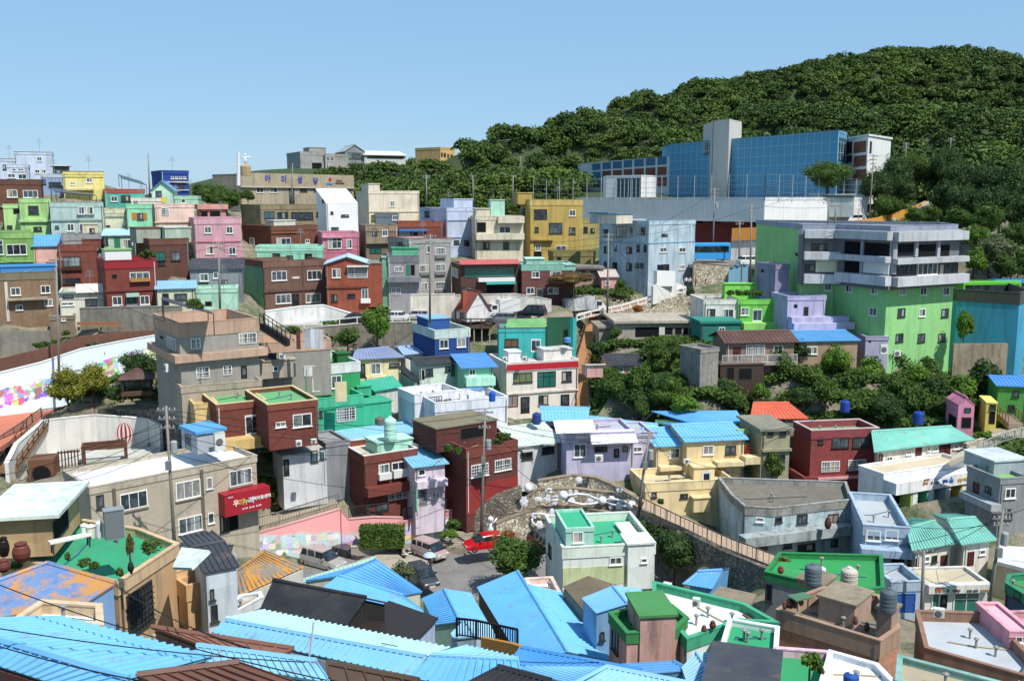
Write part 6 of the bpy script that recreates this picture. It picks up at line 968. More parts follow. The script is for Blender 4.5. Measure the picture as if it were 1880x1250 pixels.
    so_ = signboard(ch, 320, 960, 285, 350, .40, None, [('아', 348, 308, 44, BLU), ('미', 465, 313, 44, BLU), ('성', 580, 318, 44, BLU), ('당', 692, 326, 44, BLU), ('지역아동', 862, 322, 13, 'S#9a3a34'), ('행복한공부방', 868, 340, 13, 'S#3a3d6a'), ('●', 797, 314, 30, 'S#c02a2a'), ('~', 793, 340, 90, 'S#2a7fc0')])
    cc = HS['beige community centre with white roof deck and red awning sign']; s = signboard(cc, 1112, 1345, 263, 372, 1.3, 'S#a81228', [('우', 1170, 328, 34, 'S#f0e6c8'), ('리', 1196, 323, 34, 'S#e69a2a'), ('누', 1221, 318, 34, 'S#b5c86a'), ('리', 1247, 312, 34, 'S#bcd3ea'), ('지역아동센터', 1293, 297, 20, 'S#efeae6'), ('부산시', 1142, 297, 9, 'S#e6d0d0'), ('● 지역   ● 아동   ● 센터', 1250, 345, 9, 'S#f0dfe2')])
    sh = HS['white village shop with striped pillars below the guest house']; signboard(sh, 1180, 1580, 965, 1012, 1.62, None, [('감내', 1312, 992, 16, 'S#d98a1c'), ('●', 1345, 990, 14, 'S#c02a3a'), ('나눔', 1370, 988, 15, 'S#2a5fb0'), ('행복', 1412, 982, 17, 'S#2456b5'), ('▲', 1442, 972, 26, 'S#2a86c8'), ('마을', 1442, 982, 13, 'S#2456b5'), ('감천 마을', 1500, 974, 15, 'S#e0b01c'), ('문화마을', 1318, 974, 8, 'S#6a6a6a')])
    s2 = HS['white shop with large teal window panes under a lettered sign']; signboard(s2, 1340, 1625, 775, 805, .52, None, [('감천', 1375, 795, 15, 'S#d96a2a'), ('마을', 1412, 795, 15, 'S#2a9a86'), ('사랑방', 1460, 796, 13, 'S#8a6a5a'), ('작은 쉼터', 1540, 796, 12, 'S#5a5f66'), ('문화마을', 1600, 794, 10, 'S#c98a2a'), ('문화마을공동체', 1385, 782, 7, 'S#7a4a4a')])
    gt = HS['tall bright green corner building with grey terrace storeys on top']
    # ---- community centre roof cabin, playground
    pw = WALLS['tall white curved playground wall painted with a striped balloon']; A, B_ = pw[1][3][0], pw[1][4][0]; t = (B_ - A); t.z = 0; t.normalize(); n = Vector((t.y, -t.x, 0)); P0 = A
    def onwall(x, y): d = ray(*px('E', x, y)); q = (P0 - CAM).dot(n) / d.dot(n); return CAM + d * q + n * .03
    c0 = onwall(895, 1080); rx = (onwall(960, 1080) - c0).length; rz = (onwall(895, 1005) - c0).length; org = Vector((pw[0].location)); ba = MB(); ba2 = MB()
    for k in range(12):
        bb = (ba, ba2)[k % 2]; a0, a1 = -math.pi / 2 + math.pi * k / 12, -math.pi / 2 + math.pi * (k + 1) / 12; ring_ = []
        for j in range(13): f = -1 + 2 * j / 12; w = math.sqrt(max(0, 1 - f * f)) if f > -.35 else .94 * (1 - (-.35 - f) / .65 * .85); ring_.append((c0 + t * rx * math.sin(a0) * w + Vector((0, 0, f * rz * 1.12)) - org, c0 + t * rx * math.sin(a1) * w + Vector((0, 0, f * rz * 1.12)) - org))
        for (p0, p1), (p2, p3) in zip(ring_[:-1], ring_[1:]): bb.add([p0, p1, p3, p2], [(0, 1, 2, 3)])
    bo = ba.build('balloon_painting', 'S#b3202a', pw[0]); ba2.build('balloon_stripes', 'S#e6e0da', bo); k = MB(); bk = onwall(898, 1188) - org; k.hexa([bk + t * x_ + Vector((0, 0, z_)) + n * y_ for z_ in (-.22, .12) for x_, y_ in ((-.2, .02), (.2, .02), (.2, 0), (-.2, 0))]); k.build('basket', 'S#b58a5a', bo)
    for kk, (lb, x0, x1, yt, yb, Y, hole) in enumerate((('brown play cube with round opening at the left of the playground', 152, 272, 125, 275, 89, True),)):
        p = at('I', x0, yb, Y); q = at('I', x1, yb, Y); w = (q - p).length; h = at('I', x0, yt, Y).z - p.z; root = thing('play_cube', lb, 'play equipment', p, rad(12)); b = MB(); b.box(0, w, 0, w, 0, h); b.build('cube_body', 'W#7a5138', root); r = w * .36; g = MB(); m_ = 20; g.add([(w / 2 + r * math.cos(6.2832 * i / m_), -.02, h / 2 + r * math.sin(6.2832 * i / m_)) for i in range(m_)], [tuple(range(m_))]); g.build('opening', DARKHOLE(), root)  # no real hole: disc painted dark as the shade inside the cube
        g = MB(); g.add([(w / 2 + a * math.cos(6.2832 * i / m_), y_, h / 2 + a * math.sin(6.2832 * i / m_)) for a, y_ in ((r, -.02), (r * 1.1, -.06)) for i in range(m_)], [(i, (i + 1) % m_, m_ + (i + 1) % m_, m_ + i) for i in range(m_)]); g.build('rim', 'W#5a3a28', root)
    p = at('I', 300, 185, 94); root = thing('pergola', 'brown timber pergola frame on the playground', 'pergola', p, rad(20)); b = MB(); W_ = 6.5; b.box(2.2, W_, 0, .25, 2.0, 2.45); b.box(2.2, W_, 1.6, 1.85, 2.0, 2.45); b.box(2.2, 2.45, 0.25, 1.6, 2.0, 2.45); b.box(W_ - .25, W_, .25, 1.6, 2.0, 2.45); b.build('beams', 'W#6a4230', root)
    for x_, y_ in ((2.2, 0), (W_ - .25, 0), (2.2, 1.6), (W_ - .25, 1.6)): b = MB(); b.box(x_, x_ + .25, y_, y_ + .25, 0, 2.0); b.build('post', 'W#6a4230', root)
    b = MB(); [b.box(.3 * i, .3 * i + .12, 0, .1, 0, 2.2) for i in range(7)]; b.box(0, 2.1, -.05, 0, 1.95, 2.1); b.build('slat_screen', 'W#5a3526', root)
    p = at('E', 838, 785, 104); root = thing('pavilion', 'open pavilion with brown hipped roof among the garden trees', 'pavilion', p, rad(18)); root.scale = (.72,) * 3; b = MB(); h = 2.3
    for s0 in ((-2.6, -2.2, 2.6, -2.2), (2.6, -2.2, 2.6, 2.2), (2.6, 2.2, -2.6, 2.2), (-2.6, 2.2, -2.6, -2.2)): b.sheet((s0[0] + 3, s0[1], h), (s0[2] + 3, s0[3], h), (3, 0, h + 1.5), (3, 0, h + 1.5), .1, .5)
    b.build('roof', 'T#5a3f38', root)
    for x_ in (1, 5):
        for y_ in (-1.7, 1.7): k = MB(); k.tube([(x_, y_, -1.2), (x_, y_, h)], .12, 8); k.build('post', 'W#4a2f24', root)
    k = MB(); k.box(.7, 5.3, -1.9, 1.9, -.3, .3); k.build('deck', 'W#5a4030', root)
    for i, x_ in enumerate((625, 785)): 
        p = at('E', x_, 338, 116.5); root = thing('bench', ('timber bench farther to the left before the grey wall', 'timber bench nearer to the cafe before the grey wall')[i], 'bench', p, rad(8)); b = MB(); b.box(-1.3, 1.3, 0, .5, .4, .48); b.build('seat', 'W#a06a42', root); b = MB(); b.box(-1.3, 1.3, .45, .53, .6, 1.0); b.build('backrest', 'W#a06a42', root); [bb.build('leg', 'S#4a4a4a', root) for bb in (MB(), MB()) if not bb.box(*((-1.1, -1.0) if bb is None else (-1.1, -1.0)), .05, .45, 0, .4)]
    # ---- green terrace furniture
    p = at('I', 540, 535, 44.5); root = thing('steel_cabinet', 'tall grey steel cabinet on the green roof terrace', 'cabinet', p, rad(30)); root.scale = (.64,) * 3; b = MB(); b.box(0, 1.35, 0, .9, 0, 2.25); b.build('body', 'S#6f777a', root); b = MB(); b.box(1.352, 1.40, .04, .86, .05, 2.2); b.build('door', 'S#9aa3a6', root); b = MB(); b.box(-.05, 1.45, -.05, .95, 2.25, 2.31); b.build('top', 'S#8a9296', root)
    p = at('I', 262, 612, 43.5); root = thing('bench', 'white topped bench by the tan rooftop cabin', 'bench', p, rad(40)); b = MB(); b.box(0, 1.9, 0, .5, .55, .63); b.build('seat', 'S#e0ddd4', root)
    for x_, y_ in ((.1, .05), (1.75, .05), (.1, .4), (1.75, .4)): b = MB(); b.box(x_, x_ + .06, y_, y_ + .06, 0, .55); b.build('leg', 'S#3a3a3a', root)
    # ---- sculpture on the stone terraces
    Tn = lambda x, y, Y: at('N', *T(x, y), Y); WH = 'S#e9e9ec'; o = Tn(700, 400, 92.9); root = thing('vine_sculpture', 'white metal vine sculpture with bulbs and blossoms on the stone terraces', 'sculpture', o)
    for l in ([(450, 325), (520, 318), (640, 312), (760, 290), (880, 305), (960, 340), (1040, 365)], [(640, 372), (720, 390), (800, 410), (900, 408), (1000, 385)], [(1090, 350), (1180, 352), (1260, 365), (1340, 392)], [(1090, 388), (1160, 412), (1280, 430), (1378, 430)], [(1465, 465), (1540, 530), (1620, 560), (1700, 545), (1745, 500), (1720, 460), (1675, 455), (1655, 490), (1680, 530)], [(255, 525), (330, 515), (420, 535), (510, 558)], [(228, 575), (235, 620), (280, 655)], [(385, 300), (390, 250), (420, 232), (455, 240), (462, 270), (430, 275)], [(450, 370), (545, 352)]):
        Yv = lambda x: 92.3 - max(0, x - 1100) * .0055; b = MB(); b.tube([Tn(x, y, Yv(x) - .15) - o for x, y in l], .11, 7); b.build('stem', WH, root, True)
    for x, y, r in ((590, 305, 56), (1040, 365, 53), (1378, 418, 53)): b = MB(); q = Tn(x, y, 92.2 - max(0, x - 1100) * .0055) - o; b.ball(q, r / 6.267 * 92 / F, 14, 10); b.build('bulb', WH, root, True)
    def flower(x, y, rx, ry, Y, parent, org):
        b = MB(); q = Tn(x, y, Y) - org; k = 24; s_ = Y / F / 6.267; ring0 = []
        vs = [q + Vector((0, -.04, 0))]; 
        for f_, dy in ((.35, -.09), (1, -.03)):
            for i in range(k): a = 6.2832 * i / k; w = 1 + (.12 * math.cos(a * 6) if f_ == 1 else 0); vs.append(q + Vector((math.cos(a) * rx * s_ * f_ * w, dy, math.sin(a) * ry * s_ * f_ * w)))
        vs += [q + Vector((math.cos(6.2832 * i / k) * rx * s_ * .8, .05, math.sin(6.2832 * i / k) * ry * s_ * .8)) for i in range(k)]
        b.add(vs, [(0, 1 + i, 1 + (i + 1) % k) for i in range(k)] + [(1 + a_ * k + i, 1 + (a_ + 1) * k + i, 1 + (a_ + 1) * k + (i + 1) % k, 1 + a_ * k + (i + 1) % k) for a_ in range(2) for i in range(k)] + [tuple(1 + 2 * k + i for i in range(k))]); return b.build('flower', WH, parent)
    for x, y, a, c_ in ((305, 350, 48, 34), (408, 342, 48, 48), (485, 386, 38, 38), (685, 366, 40, 40), (900, 362, 40, 38), (1145, 346, 42, 38), (1140, 442, 26, 34), (1240, 428, 50, 48), (670, 266, 24, 32), (735, 266, 26, 26), (460, 497, 30, 45), (253, 540, 34, 40), (315, 642, 42, 52), (595, 512, 52, 28), (1630, 440, 28, 45), (1595, 478, 46, 30)): flower(x, y, a, c_, 92.2 - max(0, x - 1100) * .0055, root, o)
    for x, y, a, c_, lb in ((770, 130, 40, 42, 'single white blossom sculpture on the topmost stone wall'), (138, 375, 48, 62, 'large white oval blossom sculpture on the rubble bank'), (1235, 242, 38, 40, 'single white blossom sculpture near the leaning pole'), (1635, 695, 56, 34, 'white petal sculpture half hidden in the trees'), (1530, 605, 48, 32, 'small white petal sculpture above the dark tree'), (1060, 585, 46, 50, 'white leaf sculpture rising behind the white house')): p = Tn(x, y, 92.5 - max(0, x - 1100) * .0055); tag(flower(x, y, a, c_, 92.4 - max(0, x - 1100) * .0055, None, Vector((0, 0, 0))), lb, 'sculpture').name = 'blossom_sculpture'
    b = MB(); q = Tn(188, 220, 92.6); b.ball((0, 0, 0), .42, 12, 8, 1.15); tag(b.build('bulb_sculpture', WH, None, True, q), 'single white bulb sculpture beside the red painted wall', 'sculpture')
    p = at('K', 268, 528, 90.3); root = thing('creature_statue', 'white creature statue with raised arm by the steps', 'statue', p); root.scale = (.72,) * 3; b = MB(); b.tube([(-.22, 0, 0), (-.2, 0, .5), (0, 0, .9), (0, 0, 1.5)], .22, 8); b.tube([(.22, 0, 0), (.2, 0, .5), (0, 0, .9)], .2, 8); b.tube([(0, 0, 1.4), (.5, 0, 1.6), (.85, 0, 2.15)], .12, 7); b.tube([(0, 0, 1.4), (-.4, 0, 1.3), (-.5, 0, .9)], .12, 7); b.build('body', WH, root, True); h = MB(); h.ball((0, 0, 2.0), .42, 12, 8); h.build('head', WH, root, True)
    for s_ in (-.14, .14): e = MB(); e.ball((s_, -.38, 2.08), .06, 8, 5); e.build('eye', 'S#1a1a1a', root)
    # ---- church cross and statue
    p = at('B', 148, 355, 200); tp = at('B', 148, 112, 200); root = thing('church_cross', 'tall white pole with a cross bar beside the church', 'cross', p); d = tp - p; b = MB(); b.tube([(0, 0, 0), d * .45, d], .42, 8, True, .3); b.build('mast', 'S#dfe3e6', root); b = MB(); b.box(d.x - 1.1 - .0, d.x + 1.1, -.15, .15, d.z * .6, d.z * .6 + .35); b.build('crossbar', 'S#dfe3e6', root)
    p = at('B', 200, 268, 206); root = thing('church_statue', 'white figure with open arms on a round tan base over the church', 'statue', p); b = MB(); b.lathe([(1.1, -.5), (1.1, 1.4), (.8, 1.8), (.3, 2.1)], 14); b.build('plinth', 'C#b39a6a', root); b = MB(); b.tube([(0, 0, 2.0), (0, 0, 2.9), (0, 0, 3.6)], .3, 8, True, .18); b.tube([(-1.3, 0, 3.5), (0, 0, 3.4), (1.3, 0, 3.5)], .12, 6); b.ball((0, 0, 3.95), .24, 10, 7); b.build('figure', 'S#eceff0', root, True)
    # ---- school fence, mullions
    P = [at('C', 715, 452, 199), at('D', -359, 448, 203), at('D', 565, 448, 171.5), at('D', 1086, 466, 185.5)]; P[1] = None
    A, B_, C_ = at('C', 700, 452, 208), at('D', 565, 449, 171.8), at('D', 1085, 470, 186.2); root = thing('net_fence', 'tall net fence of thin steel posts along the school podium', 'fence', A); nb = MB(); ps = MB()
    for q0, q1 in ((A, B_), (B_, C_)):
        L = (q1 - q0).length; k = round(L / 3.6)
        for i in range(k + 1):
            q = q0.lerp(q1, i / k) - A; ps_ = MB(); ps_.tube([q - Vector((0, 0, .6)), q + Vector((0, 0, 4.2))], .07, 6); ps_.build('post', 'S#a9adb0', root)
        for z in (1.0, 2.0, 3.0, 4.1): nb.tube([q0 - A + Vector((0, 0, z)), q1 - A + Vector((0, 0, z))], .025, 4)
        for i in range(k * 4): q = q0.lerp(q1, (i + .5) / (k * 4)) - A; nb.tube([q, q + Vector((0, 0, 4.1))], .012, 3)
    nb.build('net', 'S#6f7a78', root)
    sc_ = HS['long blue glass curtain walled school block']
    e0 = list(edges(sc_))[:2]; b = MB()
    for e in e0:
        L = e[3]; n_ = round(L / 2.1)
        for i in range(n_ + 1): s_ = L * i / n_; b.fbox(e[0], e[1], e[2], s_ - .06, s_ + .06, 0, .1, .0, sc_.H)
        z = .3
        while z < sc_.H: b.fbox(e[0], e[1], e[2], 0, L, 0, .08, z - .05, z + .05); z += 2.0
    b.build('mullions', 'S#8fc0d8', sc_.root)
    b = MB(); q = list(edges(HS['white entrance cube with dark glass front on the school podium']))[0]; hh = HS['white entrance cube with dark glass front on the school podium']
    for i in range(7): s_ = q[3] * (.32 + .66 * i / 6); b.fbox(q[0], q[1], q[2], s_ - .05, s_ + .05, .1, .2, .3, hh.H - .9)
    b.build('mullions', 'S#9fb5b8', hh.root)
    # ---- nets, canopies, laundry
    quad_canopy('green shade net over the turquoise house roof', [('G', 500, 318, 122), ('G', 798, 318, 123), ('G', 785, 250, 127), ('G', 515, 255, 126)], 'P#6fae62', 'S#3f7a5a', 'shade_net', 'shade net', True, .04, 1.2)
    wall_now('net_curtain', 'tall dark green net curtain beside the turquoise house', 'net', 'G', [(800, 245, 455, 122), (980, 240, 440, 124)], .06, 'P#0e5a3c/1.6'); wall_now('pier', 'turquoise wall pier at the end of the green net curtain', 'wall', 'G', [(985, 245, 500, 122), (1010, 250, 500, 122.5)], .5, '#16b5ae')
    quad_canopy('dark solar panel canopy on posts over the cafe roof', [('E', 1170, 120, 93), ('E', 1530, 215, 93), ('E', 1490, 190, 100), ('E', 1160, 95, 100)], simple('solar', (.02, .022, .03), .25), 'S#3c3f44'); quad_canopy('tilted dark solar panels beside the royal blue building', [('A', 870, 300, 165), ('A', 1050, 350, 165), ('A', 1010, 322, 171), ('A', 850, 274, 171)], simple('solar', (.02, .022, .03), .25), 'S#3c3f44'); quad_canopy('dark solar canopy above the pale grey green house', [('A', 400, 400, 150), ('A', 690, 424, 150), ('A', 640, 410, 156), ('A', 365, 368, 156)], simple('solar', (.02, .022, .03), .25), 'S#3c3f44')
    for i, (x, yt, yb, w, cl, lb) in enumerate(((640, 328, 380, 40, '#a9b0c4', 'grey blue shirt hanging on the cafe terrace line'), (680, 326, 385, 34, '#d9d9de', 'white sheet hanging on the cafe terrace line'), (715, 326, 390, 30, '#c9cfd9', 'pale towel hanging on the cafe terrace line'), (745, 330, 385, 26, '#e0d6d0', 'cream cloth hanging on the cafe terrace line'), (575, 345, 392, 30, '#6a3a34', 'dark red cloth hanging on the cafe terrace line'))): wall_now('laundry', lb, 'laundry', 'F', [(x - w / 2, yt, yb, 100), (x + w / 2, yt + 2, yb + 2, 100)], .03, 'P' + cl)
    wall_now('laundry', 'pale yellow blanket on the bright green house balcony line', 'laundry', 'F', [(838, 708, 772, 99.5), (922, 704, 766, 100)], .04, 'P#d9c99a')
    for lb, pts in quad_late: quad_canopy(lb, pts, '#d9e8dc', 'S#8a8a86', 'canopy', 'canopy', False, .15)
    # ---- deck with posts under the little cabin
    p = at('G', 100, 312, 131); q = at('G', 402, 312, 131); root = thing('deck', 'raised timber deck on slender posts under the little red roofed cabin', 'deck', p); L = (q - p).x; b = MB(); b.box(0, L, 0, 7, -.25, 0); b.build('platform', 'W#6a5240', root); b = MB(); rail_mb(b, [Vector((0, 0, 0)), Vector((L, 0, 0))], 1.1, .3, 1.6, .04); b.build('railing', 'W#4a3a30', root)
    for i in range(6):
        for y_ in (.2, 5): k = MB(); k.tube([(L * (i + .1) / 5.4, y_, -6), (L * (i + .1) / 5.4, y_, -.2)], .1, 6); k.build('post', 'S#a59a8a', root)
    cb = HS['little white house with red roof and chimney on a raised deck']; b = MB(); q = cb.Mi @ at('G', 222, 150, 133); b.box(q.x - .35, q.x + .35, q.y + .5, q.y + 1.2, cb.H - .5, cb.H + 2.6); b.build('chimney', 'B#a04a2c', cb.root)
    # ---- railings on near roofs, gates
    rp = [at('S', x, y, Y) for x, y, Y in ((320, 545, 51), (435, 560, 50), (680, 620, 47))]; b = MB(); rail_mb(b, [q - rp[0] for q in rp], 1.1, .22, 1.6, .03); tag(b.build('railing', 'S#17181a', None, False, rp[0]), 'black iron fence beside the small pale blue gable roof', 'railing'); wall_now('edge_wall', 'yellow painted low wall under the black iron fence', 'wall', 'S', [(462, 550, 590, 48.6), (640, 585, 625, 46.8), (690, 600, 670, 46.2)], .2, 'S#c98a1c')
    # ---- people
    person('person in a pale shirt and dark trousers under the red awning sign', 'I', 1184, 490, 85.3, 1.66, 10, '#c9b3c4', '#1d1c20'); person('person walking under a pale blue umbrella past the parked cars', 'J', 1038, 735, 82.5, 1.68, 150, '#4a4446', '#3a3436', extra='umbrella')
    for i, (x, y, sh_, tr_) in enumerate(((165, 905, '#e2dfda', '#2a2a30'), (185, 905, '#c9c4c0', '#3a3a40'), (212, 900, '#a04a44', '#2c3440'), (262, 890, '#e6e2dc', '#4a4440'))): person(('person in a white top on the ramp by the blue corner building', 'person in a light grey top beside another walker on the ramp', 'person in a dull red top on the ramp', 'person in a cream top farthest up the ramp')[i], 'D', x, y, 150 + i * .8, 1.68, 30 * i, sh_, tr_)
    for i, (x, Y) in enumerate(((395, 137), (425, 138), (462, 139))): 
        p = at('D', x, 885, Y); root = thing('cutout_figure', ('pale blue standing panel, first on the lime house roof edge', 'pale blue standing panel, middle one on the lime house roof edge', 'pale blue standing panel nearest the tall pole')[i], 'panel', p); b = MB(); b.box(-.45, .45, 0, .1, 0, 2.2 + .2 * i); b.build('board', 'S#7fb0cc', root); b = MB(); b.lathe([(.3, 0), (.3, .1)], 10, (0, .05, 2.35 + .2 * i)); b.build('top_disc', 'S#8fbcd4', root)
    p = at('C', 1500, 1080, 145); b = MB()
    wall_now('awning', 'white scalloped awning over the shop door of the blue corner building', 'awning', 'C', [(1588, 965, 1020, 144.2), (1720, 970, 1020, 145.5)], .9, 'S#ececea'); wall_now('stair_wall', 'white sloping stair wall at the foot of the blue corner building', 'wall', 'C', [(1560, 1075, 1150, 143.5), (1690, 1035, 1130, 146), (1795, 1080, 1105, 149)], .4, '#e6e4e0')
def wall_now(*a, **k):
    n = len(SITE); wall_px(*a, g=False, **k); SITE[n]()
# ================================================================ walls, roads, stairs, fences
SITE = []
def later(f): SITE.append(f)
def wall_px(name, label, cat, c, pts, th, m, cap=None, g=True, back=2.5, under=1.2, kind=None):
    P = [(at(c, x, yt, Y), at(c, x, yb, Y).z) for x, yt, yb, Y in pts]
    if g:
        SIGHT.append([(p.x, p.y, zb) for p, zb in P])
        for p, zb in P:
            gp(p.x, p.y - .6, zb - .15)
            if back: gp(p.x, p.y + back, p.z - .25)
    def f():
        o = P[0][0]; root = thing(name, label, cat, (o.x, o.y, P[0][1])) if cat else None
        b = MB(); k = MB(); n = len(P); nor = []
        for i in range(n):
            d = (P[min(i + 1, n - 1)][0] - P[max(i - 1, 0)][0]).to_2d().normalized(); nor.append(Vector((-d.y, d.x)))
        q = lambda p, nn, t, z: (p.x + nn.x * t - o.x, p.y + nn.y * t - o.y, z - P[0][1])
        for i in range(n - 1):
            (p, zb), (r, zc) = P[i], P[i + 1]; a, e = nor[i], nor[i + 1]
            b.hexa([q(p, a, 0, zb - under), q(r, e, 0, zc - under), q(r, e, th, zc - under), q(p, a, th, zb - under), q(p, a, 0, p.z), q(r, e, 0, r.z), q(r, e, th, r.z), q(p, a, th, p.z)])
            if cap: k.hexa([q(p, a, -.06, p.z + .004), q(r, e, -.06, r.z + .004), q(r, e, th + .06, r.z + .004), q(p, a, th + .06, p.z + .004), q(p, a, -.06, p.z + .1), q(r, e, -.06, r.z + .1), q(r, e, th + .06, r.z + .1), q(p, a, th + .06, p.z + .1)])
        bo = b.build('wall_body', m, root); uv = bo.data.uv_layers.new(name='along').data; ds = [0]
        for i in range(n - 1): ds.append(ds[-1] + (P[i + 1][0] - P[i][0]).to_2d().length)
        for lp in bo.data.loops: s_, j = divmod(lp.vertex_index, 8); e_ = s_ + (j % 4 in (1, 2)); uv[lp.index].uv = (ds[e_], P[e_][0].z - P[e_][1] if j > 3 else -under)
        if cap: k.build('coping', cap, root)
        WALLS[label] = (root, P, nor)
    later(f)
WALLS = {}
def slab_px(name, c, pts, Y, m, th=.5, g=True, dz=0):   # level ground surface
    p0 = at(c, *pts[0], Y); w = [on_z(c, *q, p0.z) for q in pts]
    if g:
        for i, p in enumerate(w):
            gp(p.x, p.y, p.z - .12); r = w[(i + 1) % len(w)]; gp((p.x + r.x) / 2, (p.y + r.y) / 2, p.z - .12)
        cx = sum(p.x for p in w) / len(w); cy = sum(p.y for p in w) / len(w); gp(cx, cy, p0.z - .12); CARVE.append(([(p.x, p.y) for p in w], p0.z)); SIGHT.append([(p.x, p.y, p.z - .05) for p in w + w[:1]])
    def f():
        pl = [(p.x, p.y) for p in w]; A = sum(pl[i][0] * pl[(i + 1) % len(pl)][1] - pl[(i + 1) % len(pl)][0] * pl[i][1] for i in range(len(pl)))
        if A < 0: pl.reverse()
        b = MB(); b.prism(pl, p0.z - th, p0.z + dz); tag(b.build(name, m), kind='structure')
    later(f); return p0.z
def strip_px(name, c, pairs, m, th=.5, g=True):         # sloping road: (xl, yl, xr, yr, Yl, Yr)
    L = [at(c, a, b, yl) for a, b, x, y, yl, yr in pairs]; Rr = [at(c, x, y, yr) for a, b, x, y, yl, yr in pairs]
    if g:
        for p in L + Rr: gp(p.x, p.y, p.z - .15)
        for i in range(len(L) - 1): q = [L[i], Rr[i], Rr[i + 1], L[i + 1]]; CARVE.append(([(p.x, p.y) for p in q], min(p.z for p in q)))
    def f():
        b = MB()
        for i in range(len(L) - 1):
            q = [L[i], Rr[i], Rr[i + 1], L[i + 1]]; A = sum(q[k].x * q[(k + 1) % 4].y - q[(k + 1) % 4].x * q[k].y for k in range(4)); q = q if A > 0 else q[::-1]
            b.hexa([p - Vector((0, 0, th)) for p in q] + q)
        tag(b.build(name, m), kind='structure')
    later(f)
def stairs_px(name, label, c, a, b, width, n, m, side=None, g=True):
    A = at(c, *a); B = at(c, *b)
    for t in () if not g else (0, .25, .5, .75, 1): p = A.lerp(B, t); gp(p.x, p.y, p.z - .3); SIGHT.append([(p.x - width * .6, p.y, p.z - .7), (p.x + width * .6, p.y, p.z - .7)])
    u_ = (B - A).to_2d().normalized(); v_ = Vector((-u_.y, u_.x)) * width * .7
    for i in range(6 if g else 0): p, q = A.lerp(B, i / 6), A.lerp(B, (i + 1) / 6); CARVE.append(([(p.x + v_.x, p.y + v_.y), (p.x - v_.x, p.y - v_.y), (q.x - v_.x, q.y - v_.y), (q.x + v_.x, q.y + v_.y)], p.z - .6))
    def f():
        root = thing(name, label, 'stairs', A); d = (B - A); t = d.to_2d().normalized(); s = Vector((-t.y, t.x)); L = d.to_2d().length; k = MB()
        for i in range(n):
            x0, x1 = L * i / n, L * (i + 1) / n + .04; z = d.z * (i + 1) / n
            k.hexa([(*(t * xx + s * yy), zz) for zz in (z - .7, z) for xx, yy in ((x0, width / 2), (x0, -width / 2), (x1, -width / 2), (x1, width / 2))])
        k.build('steps', m, root)
        if side:
            for sg in (1, -1):
                q = MB(); pp = [Vector((*(t * L * i / 6 + s * sg * (width / 2 + .08)), d.z * i / 6)) for i in range(7)]; rail_mb(q, pp, 1.0, 0, 1.5, .02); q.build('handrail', side, root)
    later(f)
def rail_px(label, c, pts, hgt, m='S#6a6c6e', sp=.16, post=1.8, r=.022, name='railing', cat='railing', g=False):
    P = [at(c, *q) for q in pts]
    if g:
        for p in P: gp(p.x, p.y, p.z - .1)
    def f(): b = MB(); rail_mb(b, [p - P[0] for p in P], hgt, sp, post, r); tag(b.build(name, m, None, False, P[0]), label, cat)
    later(f)
ASPH = lambda: road_mat('asphalt_grey', (.2, .19, .18), (.13, .125, .12))
def road_mat(key, a, b):
    if key not in MATS:
        m = N(key); v = m.coord((1, 1, 1), False); x = m.noise(v, .5, 6, .75); y = m.noise(v, 30, 2, .5)
        col = m.mix(m.ramp(x, .4, .65), a, b); col = m.mix(m.ramp(y, .4, .7, 0, .3), col, [q * 1.3 for q in a])
        vo = m.n('TexVoronoi', feature='DISTANCE_TO_EDGE'); vo.inputs['Scale'].default_value = .35; m.l(v, vo.inputs['Vector']); col = m.mix(m.ramp(vo.outputs[0], 0, .012, .5, 0), col, [q * .4 for q in b])
        m.l(col, m.p.inputs['Base Color']); m.p.inputs['Roughness'].default_value = .9; MATS[key] = m.m
    return MATS[key]
def pave_mat(key, a, b, bw=.4, rh=.2):
    if key not in MATS:
        m = N(key); v = m.coord((1, 1, 1), False); br = m.n('TexBrick'); br.inputs['Scale'].default_value = 1; br.inputs['Brick Width'].default_value = bw; br.inputs['Row Height'].default_value = rh; br.inputs['Mortar Size'].default_value = .012; m.l(v, br.inputs['Vector'])
        br.inputs['Color1'].default_value = (*a, 1); br.inputs['Color2'].default_value = (*b, 1); br.inputs['Mortar'].default_value = (*[x * .6 for x in b], 1)
        col = m.mix(m.ramp(m.noise(v, .8, 5, .7), .45, .7, 0, .5), br.outputs[0], [x * .6 for x in a]); m.l(col, m.p.inputs['Base Color']); m.p.inputs['Roughness'].default_value = .9; MATS[key] = m.m
    return MATS[key]
